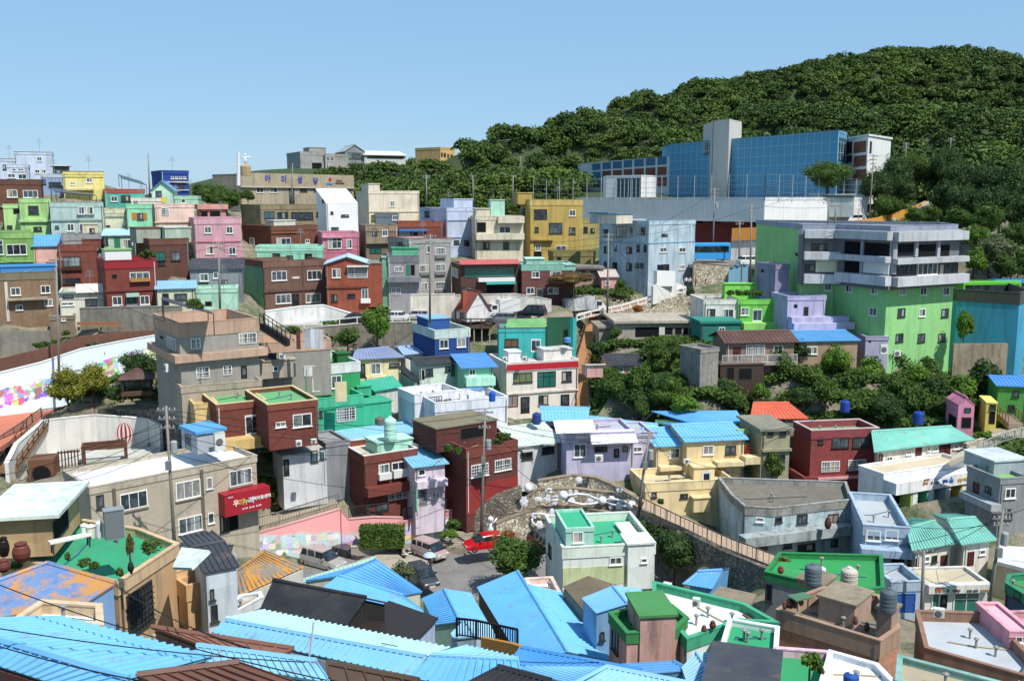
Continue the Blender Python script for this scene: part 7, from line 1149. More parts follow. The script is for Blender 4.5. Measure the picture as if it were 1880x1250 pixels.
def mural_mat(key, sky, base, cell, lo, hi, sat=1.0, top=None, rnd=.3, patch=.9):
    """painted wall: blocky houses in many colours between two heights, plain paint above"""
    if key not in MATS:
        m = N(key); tc = m.n('TexCoord'); sp = m.n('SeparateXYZ'); m.l(tc.outputs['UV'], sp.inputs[0]); v = tc.outputs['UV']
        vo = m.n('TexVoronoi', distance='CHEBYCHEV', voronoi_dimensions='2D'); vo.inputs['Scale'].default_value = cell; vo.inputs['Randomness'].default_value = rnd; m.l(v, vo.inputs['Vector'])
        hv = m.n('HueSaturation'); hv.inputs['Saturation'].default_value = sat; hv.inputs['Value'].default_value = .95; m.l(vo.outputs['Color'], hv.inputs['Color'])
        n1 = m.noise(v, .55, 3, .6); hgt = m.math('ADD', sp.outputs[1], m.math('MULTIPLY', n1, 1.6)); col = m.mix(m.ramp(n1, .4, .6), base, sky)
        mask = m.math('MULTIPLY', m.ramp(hgt, lo, lo + .1), m.ramp(hgt, hi, hi + .1, 1, 0)); pick = m.ramp(m.noise(v, patch, 2), .42, .47)
        col = m.mix(m.math('MULTIPLY', mask, pick), col, m.mix(.22, hv.outputs[0], (.7, .68, .66)))
        vo2 = m.n('TexVoronoi', distance='CHEBYCHEV', voronoi_dimensions='2D'); vo2.inputs['Scale'].default_value = cell * 2.6; m.l(v, vo2.inputs['Vector']); dots = m.ramp(vo2.outputs['Distance'], .12, .15, 1, 0)
        col = m.mix(m.math('MULTIPLY', m.math('MULTIPLY', mask, pick), m.math('MULTIPLY', dots, .5)), col, (.1, .12, .18))
        if top: col = m.mix(m.ramp(hgt, hi + .0, hi + .25), col, top)
        m.l(col, m.p.inputs['Base Color']); m.p.inputs['Roughness'].default_value = .75; MATS[key] = m.m
    return MATS[key]
STONE = lambda: stone_mat('rubble_stone', (.55, .48, .37), (.17, .14, .1), 2.7)
STONE2 = lambda: stone_mat('dark_rubble', (.22, .19, .15), (.06, .05, .04), 2.6)
class Lazy:
    def __init__(s, f): s.f = f
_mat = mat
# street in the valley
STREET = slab_px('street', 'N', [(545, 1042), (640, 1000), (780, 985), (880, 968), (1010, 985), (1110, 1010), (1215, 1040), (1240, 1080), (1180, 1115), (1000, 1110), (860, 1100), (700, 1085), (560, 1070)], 86, ASPH())
slab_px('pavement', 'N', [(655, 1030), (700, 1015), (815, 995), (838, 1008), (800, 1028), (745, 1050), (690, 1045)], 87.3, pave_mat('parking_paving', (.42, .37, .29), (.34, .3, .24)), .12, False, .004)
strip_px('pavement_edge', 'J', [(1040, 672, 1060, 690, 85.9, 84), (1130, 630, 1145, 640, 89.6, 88.6), (1250, 592, 1262, 600, 93.2, 92.3)], 'S#b5483f', .05, False) if 0 else None
# pink painted mural wall below the walkway
PINK = (.83, .36, .36)
wall_px('mural_wall', 'long pink painted wall with houses mural below the walkway', 'wall', 'J', [(-20, 588, 640, 84), (300, 500, 625, 87), (598, 412, 602, 90.5)], .3, mural_mat('pink_mural', (.35, .62, .68), (.62, .6, .62), 1.7, .6, 2.5, .45, PINK), 'S#d8a09a')
wall_px('mural_wall', 'pink painted wall with blue houses mural behind the clipped hedge', 'wall', 'J', [(602, 420, 610, 90.3), (640, 462, 600, 90.8), (760, 452, 600, 91.5), (905, 455, 585, 92.5)], .3, mural_mat('pink_mural_blue', (.3, .6, .66), (.75, .5, .3), 1.8, 1.0, 2.3, .6, PINK), 'S#d8a09a')
wall_px('mural_wall', 'short pink painted wall with mural below the mauve house', 'wall', 'J', [(905, 475, 562, 92.4), (1030, 445, 545, 93.2), (1155, 412, 512, 94.5)], .3, mural_mat('pink_mural_gold', (.25, .55, .6), (.8, .55, .2), 1.8, .8, 2.2, .6, PINK), 'S#d8a09a')
wall_px('planter_wall', 'low concrete planter wall in front of the hedge', 'wall', 'J', [(650, 600, 640, 88.5), (905, 565, 610, 90.5)], .35, 'C#a39b8a', 'C#b5ad9c', back=1)
strip_px('walkway', 'J', [(-20, 560, -20, 500, 85, 88.5), (300, 470, 290, 420, 88, 92), (590, 385, 560, 345, 91.5, 96)], pave_mat('walkway_paving', (.5, .42, .3), (.42, .35, .26)))
rail_px('grey railing along the walkway above the pink mural wall', 'J', [(-20, 565, 84.4), (300, 478, 87.4), (590, 388, 91)], 1.1)
rail_px('dark railing on the wall in front of the rust brick house', 'J', [(640, 455, 91.1), (835, 430, 92.2)], 1.1, 'S#3c3c3e')
rail_px('railing on the wall in front of the mauve house', 'J', [(905, 462, 92.6), (1150, 408, 94.7)], 1.1, 'S#3c3c3e')
# stone terraces with the white sculpture (native picture coordinates)
T = lambda x, y: (940 + x / 6.267, 860 + y / 6.267)
def tw(l): return [(*T(x, a), T(x, b)[1], Y) for x, a, b, Y in l]
wall_px('stone_wall', 'lowest curved rubble stone terrace wall beside the red cars', 'wall', 'N', tw([(-180, 640, 790, 91.5), (60, 545, 830, 92.2), (330, 455, 800, 92.6), (720, 445, 720, 92.8), (1180, 520, 720, 91.5), (1500, 640, 800, 88)]), .6, STONE(), 'C#9a8a72', back=0)
wall_px('stone_wall', 'middle curved rubble stone terrace wall under the flower sculpture', 'wall', 'N', tw([(-100, 520, 640, 93.4), (310, 245, 445, 93.4), (700, 235, 440, 93.6), (1140, 285, 500, 92.6), (1480, 470, 620, 89.5), (1850, 650, 740, 86)]), .6, STONE(), 'C#9a8a72', back=0)
wall_px('stone_wall', 'topmost curved rubble stone terrace wall below the lane', 'wall', 'N', tw([(300, 150, 240, 94.3), (700, 82, 232, 94.6), (960, 110, 245, 94.2), (1130, 180, 285, 93.4), (1400, 330, 470, 91), (1800, 560, 650, 87)]), .6, STONE(), 'C#9a8a72', back=3)
wall_px('stone_wall', 'dark rubble bank beside the white creature statue', 'wall', 'K', [(180, 430, 520, 92.5), (300, 345, 500, 93), (420, 300, 440, 94)], .6, STONE2(), back=2)
# stairs
stairs_px('stairway', 'lower flight of the orange timber stairway right beside the white guest house', 'G', (1062, 885, 117.5), (1034, 625, 125), 1.7, 22, 'W#c8945c', 'S#5a4a40')
stairs_px('stairway', 'upper flight of the orange timber stairway below the climbing box truck', 'G', (1034, 620, 125.2), (1140, 240, 144), 1.7, 34, 'W#c8945c', 'S#5a4a40')
slab_px('orange_yard', 'G', [(260, 528), (390, 562), (700, 545), (790, 520), (785, 497), (480, 500)], 124.5, 'F#d9843a', .3, False)
stairs_px('stairway', 'black iron outside stair descending to the cafe laundry terrace', 'F', (505, 412, 100), (315, 288, 100.5), .9, 14, 'S#232427', 'S#232427', False)
stairs_px('stairway', 'short concrete steps beside the flower bed and red car', 'J', (1165, 600, 89.5), (1200, 520, 92.5), 2.0, 8, 'C#a89c86')
stairs_px('stairway', 'brown plank stairway curving down beside the orange road', 'E', (60, 1320, 92), (290, 1000, 100), 1.6, 24, 'W#9a7350', 'S#4a4a4a')
stairs_px('stairway', 'concrete steps below the pink and yellow gates', 'H', (1790, 775, 100), (1735, 735, 104), 2.0, 9, 'C#a89c86')
stairs_px('stairway', 'iron railed steps rising right of the yellow gate', 'H', (1840, 715, 103), (1755, 640, 107), 1.6, 10, 'C#9a8a72', 'S#8a4a34')
# upper parking lot, retaining walls, ramp
slab_px('parking_lot', 'F', [(400, 300), (780, 300), (1520, 280), (1850, 262), (2250, 262), (2200, 205), (1700, 195), (1000, 230), (500, 235)], 131, road_mat('lot_concrete', (.4, .38, .34), (.3, .28, .25)))
wall_px('retaining_wall', 'tall weathered concrete retaining wall under the upper parking lot', 'wall', 'F', [(620, 330, 420, 128), (780, 312, 455, 129), (1100, 288, 455, 130), (1510, 278, 420, 130.5)], .5, 'C#8f8676/1.8', 'C#a59c8c', back=0)
wall_px('retaining_wall', 'white painted sloping wall at the foot of the brown brick house', 'wall', 'F', [(340, 205, 300, 131), (600, 170, 285, 133), (760, 160, 270, 135), (970, 225, 262, 135)], .8, '#e6e4e0', 'S#e9e9e6', back=2)
wall_px('mural_wall', 'cream wall painted with large round leaves behind the white cars', 'wall', 'F', [(1380, 85, 190, 135), (1700, 78, 205, 135.5)], .3, '#e6dcc8', '#e9dfcc', back=1)
wall_px('mural_wall', 'long white wall with tree drawing behind the small delivery truck', 'wall', 'G', [(0, 90, 200, 136), (570, 78, 190, 137), (830, 120, 190, 138)], .3, '#d9d5c9/1.6', '#dcd6c8', back=1)
rail_px('white guard rail along the edge of the upper parking lot', 'F', [(620, 328, 129), (1000, 290, 130), (1500, 276, 131)], .9, 'S#dfe0e0', 0, 2.2, .04)
strip_px('ramp_road', 'G', [(1090, 225, 1120, 200, 141, 144), (1330, 195, 1340, 165, 144, 148), (1560, 130, 1560, 105, 148, 152), (1790, 75, 1790, 55, 152, 156)], road_mat('ramp_red', (.42, .2, .15), (.34, .2, .16)))
wall_px('stone_wall', 'rubble stone wall supporting the ramp with striped rail', 'wall', 'G', [(1300, 205, 235, 141), (1560, 135, 270, 144), (1860, 65, 270, 147)], .5, STONE(), back=0)
wall_px('stone_wall', 'rubble stone wall below the bus stop road', 'wall', 'D', [(205, 780, 890, 154), (400, 800, 870, 155), (520, 800, 850, 156)], .6, STONE(), 'C#8a8274', back=4)
rail_px('red and white striped rail along the ramp', 'G', [(1010, 270, 138), (1110, 240, 140), (1330, 195, 142), (1560, 128, 145), (1790, 62, 148)], .8, 'S#e6e2dc', 0, 1.6, .07, 'guard_rail', 'guard rail')
# left: orange road, painted wall
OR = slab_px('orange_road', 'E', [(-60, 945), (330, 842), (430, 868), (320, 955), (170, 1060), (-60, 1215)], 107, road_mat('orange_paving', (.5, .16, .09), (.42, .14, .085)))
strip_px('road_edge_line', 'E', [(408, 872, 430, 872, 87.6, 87.6), (300, 945, 320, 952, 84.6, 84.4), (160, 1040, 178, 1052, 80.6, 80.4), (-60, 1170, -60, 1195, 76.5, 76)], 'S#e0a81e', .3, False) if 0 else None
wall_px('mural_wall', 'long white curved wall with colourful village mural above the orange road', 'wall', 'E', [(-80, 665, 950, 106), (300, 570, 850, 109.5), (580, 475, 760, 112), (860, 420, 680, 114), (1150, 370, 560, 116)], .4, mural_mat('village_mural', (.62, .78, .86), (.86, .86, .85), 1.5, 1.3, 3.4, 1.4, (.74, .83, .88), 1.0, 1.1), 'S#e6ecee', back=0)
wall_px('brick_wall', 'dark brown brick parapet wall running above the village mural', 'wall', 'E', [(-80, 560, 655, 107.5), (300, 470, 565, 111), (580, 380, 475, 113.5), (860, 350, 420, 115.5), (1150, 332, 375, 117.5)], .4, 'B#6a4638', back=2)
wall_px('retaining_wall', 'grey concrete wall with two timber benches before it', 'wall', 'E', [(570, 182, 335, 117.5), (945, 172, 330, 118), (1300, 168, 300, 118.5)], .4, 'C#8f897c/1.6', 'C#9a9588', back=1.5)
wall_px('retaining_wall', 'low grey concrete wall below the olive brown house', 'wall', 'E', [(-60, 345, 480, 113), (360, 340, 450, 117)], .4, 'C#8a8478', back=2)
wall_px('playground_wall', 'tall white curved playground wall painted with a striped balloon', 'wall', 'E', [(60, 1290, 1460, 90), (130, 1150, 1400, 94), (322, 985, 1230, 100), (682, 945, 1200, 104), (1060, 975, 1180, 104), (1142, 1022, 1168, 102)], .35, '#dedbd4/.7', '#e6e3dc', back=2)
wall_px('stone_wall', 'rough stone bank below the walkway left of the cafe', 'wall', 'E', [(700, 905, 960, 105), (960, 905, 1000, 105), (1150, 900, 1170, 103), (1330, 890, 1170, 100)], .8, STONE2(), back=2)
rail_px('dark iron fence above the white playground wall', 'E', [(300, 985, 100.5), (430, 965, 102), (680, 940, 104.2), (810, 950, 104.3)], 1.2, 'S#2f2d2c', .14)
rail_px('grey railing down the edge of the orange road', 'E', [(-40, 1200, 94.5), (170, 1060, 100), (300, 962, 103)], 1.1, 'S#5a5652', .16)
slab_px('playground', 'E', [(130, 1290), (400, 1200), (760, 1195), (1150, 1165), (1150, 1240), (700, 1260), (300, 1330)], 96, pave_mat('rubber_floor', (.5, .5, .46), (.46, .46, .42), 2, 2))
# right: paths and walls
strip_px('orange_footpath', 'L', [(-60, 410, -40, 360, 86, 90), (150, 500, 200, 470, 82, 85), (330, 590, 380, 560, 77, 79), (590, 690, 600, 640, 71, 75)], pave_mat('orange_pavers', (.46, .33, .23), (.4, .28, .19), .3, .3))
wall_px('stone_wall', 'rubble stone wall below the orange footpath', 'wall', 'L', [(150, 520, 640, 80), (330, 610, 720, 75.5), (560, 705, 800, 70)], .5, STONE2(), back=0)
rail_px('thin iron railing along the orange footpath', 'L', [(-60, 410, 85), (130, 505, 81), (330, 598, 76), (590, 700, 70.5)], 1.1, 'S#6a5a50', .6)
strip_px('footpath', 'H', [(1500, 905, 1520, 870, 88, 91), (1620, 855, 1610, 830, 92, 95), (1760, 800, 1750, 775, 97, 100), (1910, 760, 1900, 735, 101, 104)], pave_mat('pale_paving', (.48, .43, .33), (.42, .38, .3)))
wall_px('stone_wall', 'low rubble wall along the pale footpath above the teal roof', 'wall', 'H', [(1590, 815, 850, 95.5), (1750, 765, 790, 100.5), (1910, 728, 755, 104)], .4, STONE(), back=1)
rail_px('thin railing along the pale footpath', 'H', [(1640, 865, 91), (1760, 812, 95.5), (1900, 770, 99.5)], 1.0, 'S#a8a89c', .3)
wall_px('retaining_wall', 'tall stained concrete retaining wall beside the cyan warehouse', 'wall', 'H', [(1525, 308, 440, 117), (1800, 306, 450, 118)], .4, 'C#9a8a70/1.8', back=3)
strip_px('hill_path', 'D', [(930, 590, 960, 600, 176, 173), (1150, 570, 1180, 580, 181, 178), (1290, 510, 1300, 522, 192, 190), (1400, 455, 1440, 465, 203, 200)], road_mat('hill_path_concrete', (.36, .34, .3), (.3, .28, .25)))
wall_px('barrier_wall', 'yellow and black striped barrier along the hill path', 'barrier', 'D', [(960, 575, 590, 172.5), (1140, 552, 575, 176.5), (1300, 505, 530, 188.5), (1390, 470, 490, 198.5)], .3, 'S#d9951e', back=0)
wall_px('mural_wall', 'white wall with fish drawings below the school podium', 'wall', 'D', [(395, 640, 780, 170), (612, 625, 790, 168)], .3, '#e2dfd8', back=0)
wall_px('banner_fence', 'orange hoarding strip above the white fish mural', 'hoarding', 'D', [(398, 606, 636, 169.5), (612, 598, 626, 167.5)], .15, 'S#d98a1c', back=0, g=False)
slab_px('bus_stop_road', 'D', [(180, 790), (620, 800), (620, 760), (180, 745)], 158, ASPH())
slab_px('hill_road', 'D', [(1560, 985), (1900, 995), (1900, 950), (1580, 950)], 141, ASPH(), g=False)
EXTRA_GP += [('J', 420, 296, 91), ('J', 250, 260, 92), ('E', 1500, 1180, 89), ('E', 1700, 1190, 90), ('K', 600, 215, 97), ('K', 830, 240, 96), ('K', 500, 215, 98), ('N', 560, 1040, 86), ('J', 210, 330, 97), ('J', 480, 330, 99), ('G', 1700, 690, 112), ('G', 1300, 690, 113), ('H', 100, 640, 106), ('H', 600, 640, 107), ('H', 1200, 700, 105), ('H', 900, 560, 111), ('H', 400, 560, 110), ('H', 1400, 560, 111), ('H', 1650, 640, 107), ('H', 640, 470, 113), ('H', 1000, 450, 115), ('H', 1300, 450, 117), ('H', 1560, 560, 111), ('E', 500, 860, 104), ('E', 800, 840, 106), ('E', 1000, 820, 105), ('C', 1000, 1160, 137), ('C', 1150, 1180, 138), ('F', 930, 455, 124), ('G', 250, 470, 127), ('N', 640, 372, 268), ('N', 700, 362, 280), ('N', 780, 350, 290), ('N', 860, 340, 290)]
# ================================================================ trees and plants
def crown_mesh(name, seed, n, leaf, lobes, core=.62, flat=1.0, mk=None):
    rn = np.random.RandomState(seed); V = []; Fc = []; M = []
    L = []
    for i in range(lobes):
        d = rn.normal(size=3); d /= np.linalg.norm(d); d[2] = d[2] * .8 + .1; L.append((d * rn.uniform(.35, .68), rn.uniform(.28, .48)))
    L.append((np.array((0, 0, 0.)), .6))
    per = n // len(L)
    for c, r in L:
        d = rn.normal(size=(per, 3)); d /= np.linalg.norm(d, axis=1)[:, None]; d[:, 2] += .25
        p = c + d * r * rn.uniform(.75, 1.08, (per, 1)); p[:, 2] *= flat
        nrm = d + rn.normal(size=(per, 3)) * .75 + np.array((0, 0, .35)); nrm /= np.linalg.norm(nrm, axis=1)[:, None]
        t = np.cross(nrm, rn.normal(size=(per, 3))); t /= np.linalg.norm(t, axis=1)[:, None]; b = np.cross(nrm, t)
        s = leaf * rn.uniform(.6, 1.35, (per, 1)); o = len(V) and sum(len(x) for x in V)
        q = np.stack([p - t * s - b * s * .45, p + t * s * .25 - b * s * .6, p + t * s + b * s * .2, p - t * s * .2 + b * s * .6], 1).reshape(-1, 3)
        V.append(q); k = np.arange(per * 4).reshape(-1, 4) + o; Fc += k.tolist()
    # dense inner mass, broken up, of the same leaves
    ico = []; m_, k_ = 7, 10; o = sum(len(x) for x in V); cv = []
    for c, r in L:
        for i in range(m_ + 1):
            for j in range(k_):
                th = math.pi * i / m_; ph = 2 * math.pi * j / k_; rr = r * core * rn.uniform(.8, 1.1)
                cv.append((c[0] + rr * math.sin(th) * math.cos(ph), c[1] + rr * math.sin(th) * math.sin(ph), (c[2] + rr * math.cos(th)) * flat))
        for i in range(m_):
            for j in range(k_): Fc.append((o + i * k_ + j, o + i * k_ + (j + 1) % k_, o + (i + 1) * k_ + (j + 1) % k_, o + (i + 1) * k_ + j))
        o += (m_ + 1) * k_
    V.append(np.array(cv)); V = np.concatenate(V); me = bpy.data.meshes.new(name); me.from_pydata(V.tolist(), [], Fc)
    if mk: me.materials.append(mk)
    return me
LM = dict(green=lambda: leaf_mat('leaf_green', (.035, .075, .014), (.10, .165, .032)), dark=lambda: leaf_mat('leaf_dark', (.022, .05, .016), (.06, .11, .03)),
          yellow=lambda: leaf_mat('leaf_yellow', (.08, .11, .018), (.26, .25, .035)), bright=lambda: leaf_mat('leaf_bright', (.05, .12, .014), (.15, .26, .035)),
          red=lambda: leaf_mat('leaf_reddish', (.10, .075, .03), (.23, .13, .05), (.09, .12, .04)), crimson=lambda: leaf_mat('leaf_crimson', (.25, .01, .015), (.5, .03, .03), (.08, .1, .02)), orange=lambda: leaf_mat('leaf_orange', (.2, .08, .02), (.4, .14, .02)), pale=lambda: leaf_mat('leaf_pale', (.06, .09, .035), (.17, .2, .1)))
PROTO = {}
def proto(kind, size):
    k = (kind, size)
    if k not in PROTO:
        n, leaf, lob = {'S': (420, .17, 7), 'M': (2200, .078, 14), 'L': (5200, .046, 20), 'X': (9500, .034, 26)}[size]
        PROTO[k] = [crown_mesh('crown', 11 * i + len(PROTO) * 7 + 3, n, leaf, lob, mk=LM[kind]()) for i in range(2)]
    return PROTO[k]
def trunk_mesh(h, r, seed):
    rn = random.Random(seed); b = MB(); b.tube([(0, 0, -.6), (.04 * h * rn.uniform(-1, 1), 0, h * .4), (.05 * h * rn.uniform(-1, 1), .03 * h, h * .8), (0, 0, h * 1.15)], r, 7, True, r * .45)
    for i in range(5):
        a = rn.uniform(0, 6.28); z = h * rn.uniform(.55, .9); l = h * rn.uniform(.25, .45); b.tube([(0, 0, z), (math.cos(a) * l * .5, math.sin(a) * l * .5, z + l * .45), (math.cos(a) * l, math.sin(a) * l, z + l * .8)], r * .4, 5, True, r * .12)
    return b
BARK = lambda: mat('W#5d4a3a')
def tree(label, c, x, y, rx, ry, Y, kind='green', base=None, name='tree', cat='tree', group=None, trunk=True, size=None):
    p = at(c, x, y, Y); sc = Y / F / CROPS[c][2] if c != 'N' else Y / F; wx, wz = rx * sc, ry * sc; s = size or ('S' if wx < .9 else 'M' if wx < 2.2 else 'L' if wx < 4.2 else 'X')
    if base is None: zb = min(gz(p.x, p.y), p.z - wz * .9)
    else: zb = at(c, x, base, Y).z
    me = R.choice(proto(kind, s)); cr = bpy.data.objects.new('crown' if trunk else name, me); COL.objects.link(cr)
    cr.scale = (wx * 1.02, wx * 1.02, wz * 1.05); cr.rotation_euler = (0, 0, R.uniform(0, 6.28))
    if not trunk: cr.location = p; return tag(cr, label, cat, group)
    root = thing(name, label, cat, (p.x, p.y, zb), 0, group); cr.parent = root; cr.location = (0, 0, p.z - zb)
    h = max(.5, p.z - zb); trunk_mesh(h, min(.35, max(.06, wx * .07)), len(label)).build('trunk', BARK(), root, True); return root
def hedge(label, c, x0, x1, y0, y1, Y, depth=1.2, kind='green', cat='hedge', name='hedge', dense=1.0, lab=True):
    p = at(c, x0, y1, Y); q = at(c, x1, y1, Y); zt = at(c, (x0 + x1) / 2, y0, Y).z; L = (q - p).length; hh = zt - min(p.z, q.z); rn = np.random.RandomState(int(x0 + Y)); n = int(220 * dense * (L * hh + L * depth))
    n = min(n, 6000); leaf = .1 if Y < 110 else .14; k = rn.randint(0, 3, n); u = rn.uniform(0, L, n); d = rn.uniform(0, depth, n); z = rn.uniform(0, hh, n)
    d = np.where(k == 0, rn.uniform(-.06, .06, n), d); z = np.where(k == 1, hh + rn.normal(0, .07, n), z)
    pos = np.stack([u, d, z + rn.normal(0, .03, n)], 1); nr = rn.normal(size=(n, 3)) * .7 + np.array((0, -.5, .6)); nr /= np.linalg.norm(nr, axis=1)[:, None]
    t = np.cross(nr, rn.normal(size=(n, 3))); t /= np.linalg.norm(t, axis=1)[:, None]; b = np.cross(nr, t); s = leaf * rn.uniform(.6, 1.4, (n, 1))
    v = np.stack([pos - t * s - b * s * .5, pos + t * s * .3 - b * s * .6, pos + t * s + b * s * .2, pos - t * s * .2 + b * s * .6], 1).reshape(-1, 3)
    m = MB(); m.box(.06, L - .06, .08, depth - .08, -.3, hh - .08); f = (np.arange(n * 4).reshape(-1, 4) + 8).tolist()
    me = bpy.data.meshes.new(name); me.from_pydata(m.v + v.tolist(), [], m.f + f); me.materials.append(LM[kind]()); o = bpy.data.objects.new(name, me); COL.objects.link(o)
    o.location = p; e = q - p; o.rotation_euler = (0, 0, math.atan2(e.y, e.x)); return tag(o, label, cat)
def plants():
    t = tree
    t('large round green tree in front of the upper parking lot wall', 'F', 1140, 290, 138, 150, 126, 'bright', 460)
    t('smaller green tree left of the large round tree by the lot wall', 'F', 930, 385, 105, 85, 125, 'green', 480)
    t('low bush behind the laundry terrace of the cafe', 'F', 545, 340, 62, 45, 106, 'green', 400, 'bush', 'bush', trunk=False)
    t('yellow green tree beside the orange road', 'E', 480, 745, 168, 135, 105, 'yellow', 900)
    t('second yellow green tree hugging the brown roofed pavilion', 'E', 665, 695, 150, 115, 107, 'yellow', 860)
    t('dense dark green round tree between the pavilion and the cafe', 'E', 1012, 590, 152, 112, 110, 'dark', 740)
    for i, (x, r) in enumerate(((800, 50), (870, 62), (950, 70), (1040, 75), (1120, 58))): t('rounded garden shrub below the pavilion', 'E', x, 805 - i * 4, r, 58, 104.5, 'dark', None, 'shrub', 'shrub', 'shrubs below the pavilion', trunk=False)
    t('green tree beside the pale church statue tower', 'A', 1580, 440, 140, 105, 188, 'green', 580)
    t('smaller tree left of the church beside the royal blue building', 'A', 1430, 400, 75, 60, 192, 'green', 500)
    t('tree on the rooftop edge before the church wall', 'B', 215, 430, 58, 48, 188, 'green', 520)
    t('leafy tree at the left end of the church', 'B', 60, 470, 110, 90, 183, 'green', 580)
    t('flat topped reddish green spreading tree before the maroon house', 'C', 965, 1030, 210, 52, 142, 'red', 1160)
    hedge('clipped green hedge above the delivery trucks', 'C', 1000, 1325, 1098, 1170, 150, 2.5, 'green')
    t('green bush beside the pale pink cottage', 'C', 1320, 1070, 45, 45, 138, 'green', None, 'bush', 'bush', trunk=False)
    t('orange flowering shrub under the striped ramp rail', 'G', 1448, 185, 52, 34, 138, 'orange', None, 'shrub', 'shrub', trunk=False)
    t('broad green tree in front of the blue glass school', 'D', 885, 335, 130, 88, 181, 'green', 440)
    for i, (x, y, rx, ry, Y, k) in enumerate(((1130, 400, 95, 90, 186, 'dark'), (1230, 340, 90, 110, 196, 'dark'), (1190, 500, 80, 70, 180, 'green'), (1270, 430, 70, 75, 190, 'dark'), (1330, 300, 80, 80, 205, 'green'), (1420, 330, 85, 95, 205, 'dark'), (1490, 300, 75, 110, 200, 'dark'), (1560, 380, 95, 110, 190, 'dark'), (1480, 460, 90, 100, 178, 'dark'), (1600, 480, 100, 95, 168, 'dark'), (1690, 400, 100, 120, 180, 'dark'), (1760, 500, 100, 110, 165, 'dark'), (1830, 400, 90, 130, 175, 'dark'), (1860, 540, 90, 100, 160, 'dark'), (1690, 560, 100, 80, 158, 'green'), (1830, 660, 90, 100, 152, 'green'), (1540, 560, 90, 60, 162, 'green'), (1640, 650, 75, 70, 154, 'bright'), (1730, 720, 110, 80, 150, 'pale'), (1640, 780, 70, 70, 148, 'bright'), (1780, 800, 90, 70, 147, 'green'), (1870, 780, 80, 80, 147, 'green'), (1400, 540, 70, 50, 168, 'green'), (1320, 540, 70, 45, 168, 'green'))):
        t('dense tree on the slope to the right of the school' if k != 'pale' else 'pale flowering bushy tree on the slope above the buses', 'D', x, y, rx, ry, Y, k, group='trees on the slope beside the school' if k != 'pale' else None)
    t('slim bright tree between the bright green and cyan buildings', 'H', 1578, 225, 50, 88, 121, 'bright', 320)
    t('dark tree below the stained retaining wall by the cyan warehouse', 'H', 1690, 485, 92, 108, 112, 'dark')
    gl = [(0, 340, 70, 55, 113), (40, 540, 95, 80, 107), (-60, 500, 80, 90, 108), (150, 620, 90, 55, 104), (240, 560, 75, 60, 108), (340, 540, 65, 70, 109), (420, 600, 75, 60, 106), (540, 560, 60, 50, 109), (640, 420, 105, 100, 113), (730, 340, 80, 60, 115), (780, 480, 90, 90, 111), (920, 395, 110, 95, 114), (880, 560, 90, 80, 107), (760, 590, 80, 60, 105), (1010, 500, 90, 90, 112), (1110, 450, 90, 75, 115), (1050, 620, 95, 70, 106), (1180, 650, 105, 85, 104), (1220, 540, 90, 80, 110), (1330, 480, 90, 70, 115), (1340, 600, 95, 80, 107), (1440, 540, 80, 75, 111), (1480, 640, 80, 60, 106), (1560, 540, 90, 75, 110), (1610, 620, 70, 50, 107), (560, 620, 60, 45, 107)]
    for i, (x, y, rx, ry, Y) in enumerate(gl): t('leafy tree filling the green gully below the bright green building', 'H', x, y, rx, ry, Y, ('green', 'dark', 'green', 'bright')[i % 4], group='trees in the green gully')
    for i, (x, y, rx, ry, Y) in enumerate(((1300, 740, 175, 120, 110), (1240, 660, 80, 75, 112), (1420, 830, 130, 100, 107), (1660, 790, 150, 130, 106), (1590, 560, 110, 115, 113), (1150, 470, 75, 65, 121), (1700, 470, 90, 80, 117), (1290, 360, 55, 50, 124), (1800, 700, 100, 90, 110), (1560, 700, 90, 70, 110), (1480, 900, 60, 80, 104))): t('bushy green tree around the pink cottage beside the orange stairway', 'G', x, y, rx, ry, Y, ('green', 'green', 'dark')[i % 3], group='trees around the pink cottage')
    t('small tree at the corner of the cream two storey house', 'H', 602, 925, 66, 84, 95, 'green', 1010)
    hedge('long clipped hedge in front of the pink mural wall', 'J', 690, 908, 510, 590, 88.6, 1.6, 'green')
    t('round shrub beside the concrete steps', 'J', 1150, 495, 45, 42, 91, 'green', None, 'shrub', 'shrub', trunk=False)
    t('second small shrub in the planter beside the steps', 'J', 1130, 535, 50, 25, 90, 'bright', None, 'shrub', 'shrub', trunk=False)
    t('white flowering shrub tree beside the dark parked hatchback', 'J', 905, 718, 66, 56, 79, 'pale', 800)
    t('wide leafy tree in front of the red cars', 'K', 372, 640, 182, 108, 80, 'green', 770)
    t('red flowering shrub behind the wide leafy tree and the red car', 'K', 345, 545, 50, 34, 88, 'crimson', 600, 'shrub', 'shrub')
    t('large dark tree beside the white house with green terrace', 'L', 110, 610, 138, 112, 80, 'dark', 810)
    t('green tree behind the white house with green terrace', 'K', 960, 500, 95, 62, 85, 'green', 600)
    t('second tree in front of the stone terraces', 'K', 1090, 545, 85, 60, 84, 'dark', 640)
    t('round clipped bush at the foot of the cream house', 'K', 1098, 375, 25, 20, 90, 'dark', None, 'bush', 'bush', trunk=False)
    for x, y, r, k in ((235, 350, 32, 'bright'), (300, 390, 40, 'bright'), (370, 360, 42, 'green'), (440, 370, 40, 'bright'), (480, 330, 32, 'green'), (330, 335, 30, 'green')): t('garden plant in the green plot beside the community centre', 'J', x, y, r, 24, 97, k, None, 'shrub', 'shrub', 'garden plants beside the community centre', trunk=False)
    t('potted leafy plant cluster on the green roof terrace', 'I', 770, 570, 85, 45, 43, 'green', 640, 'plant', 'plant', trunk=False)
    t('tall thin reddish plant on the green roof terrace', 'I', 662, 560, 22, 80, 43, 'red', 640, 'plant', 'plant')
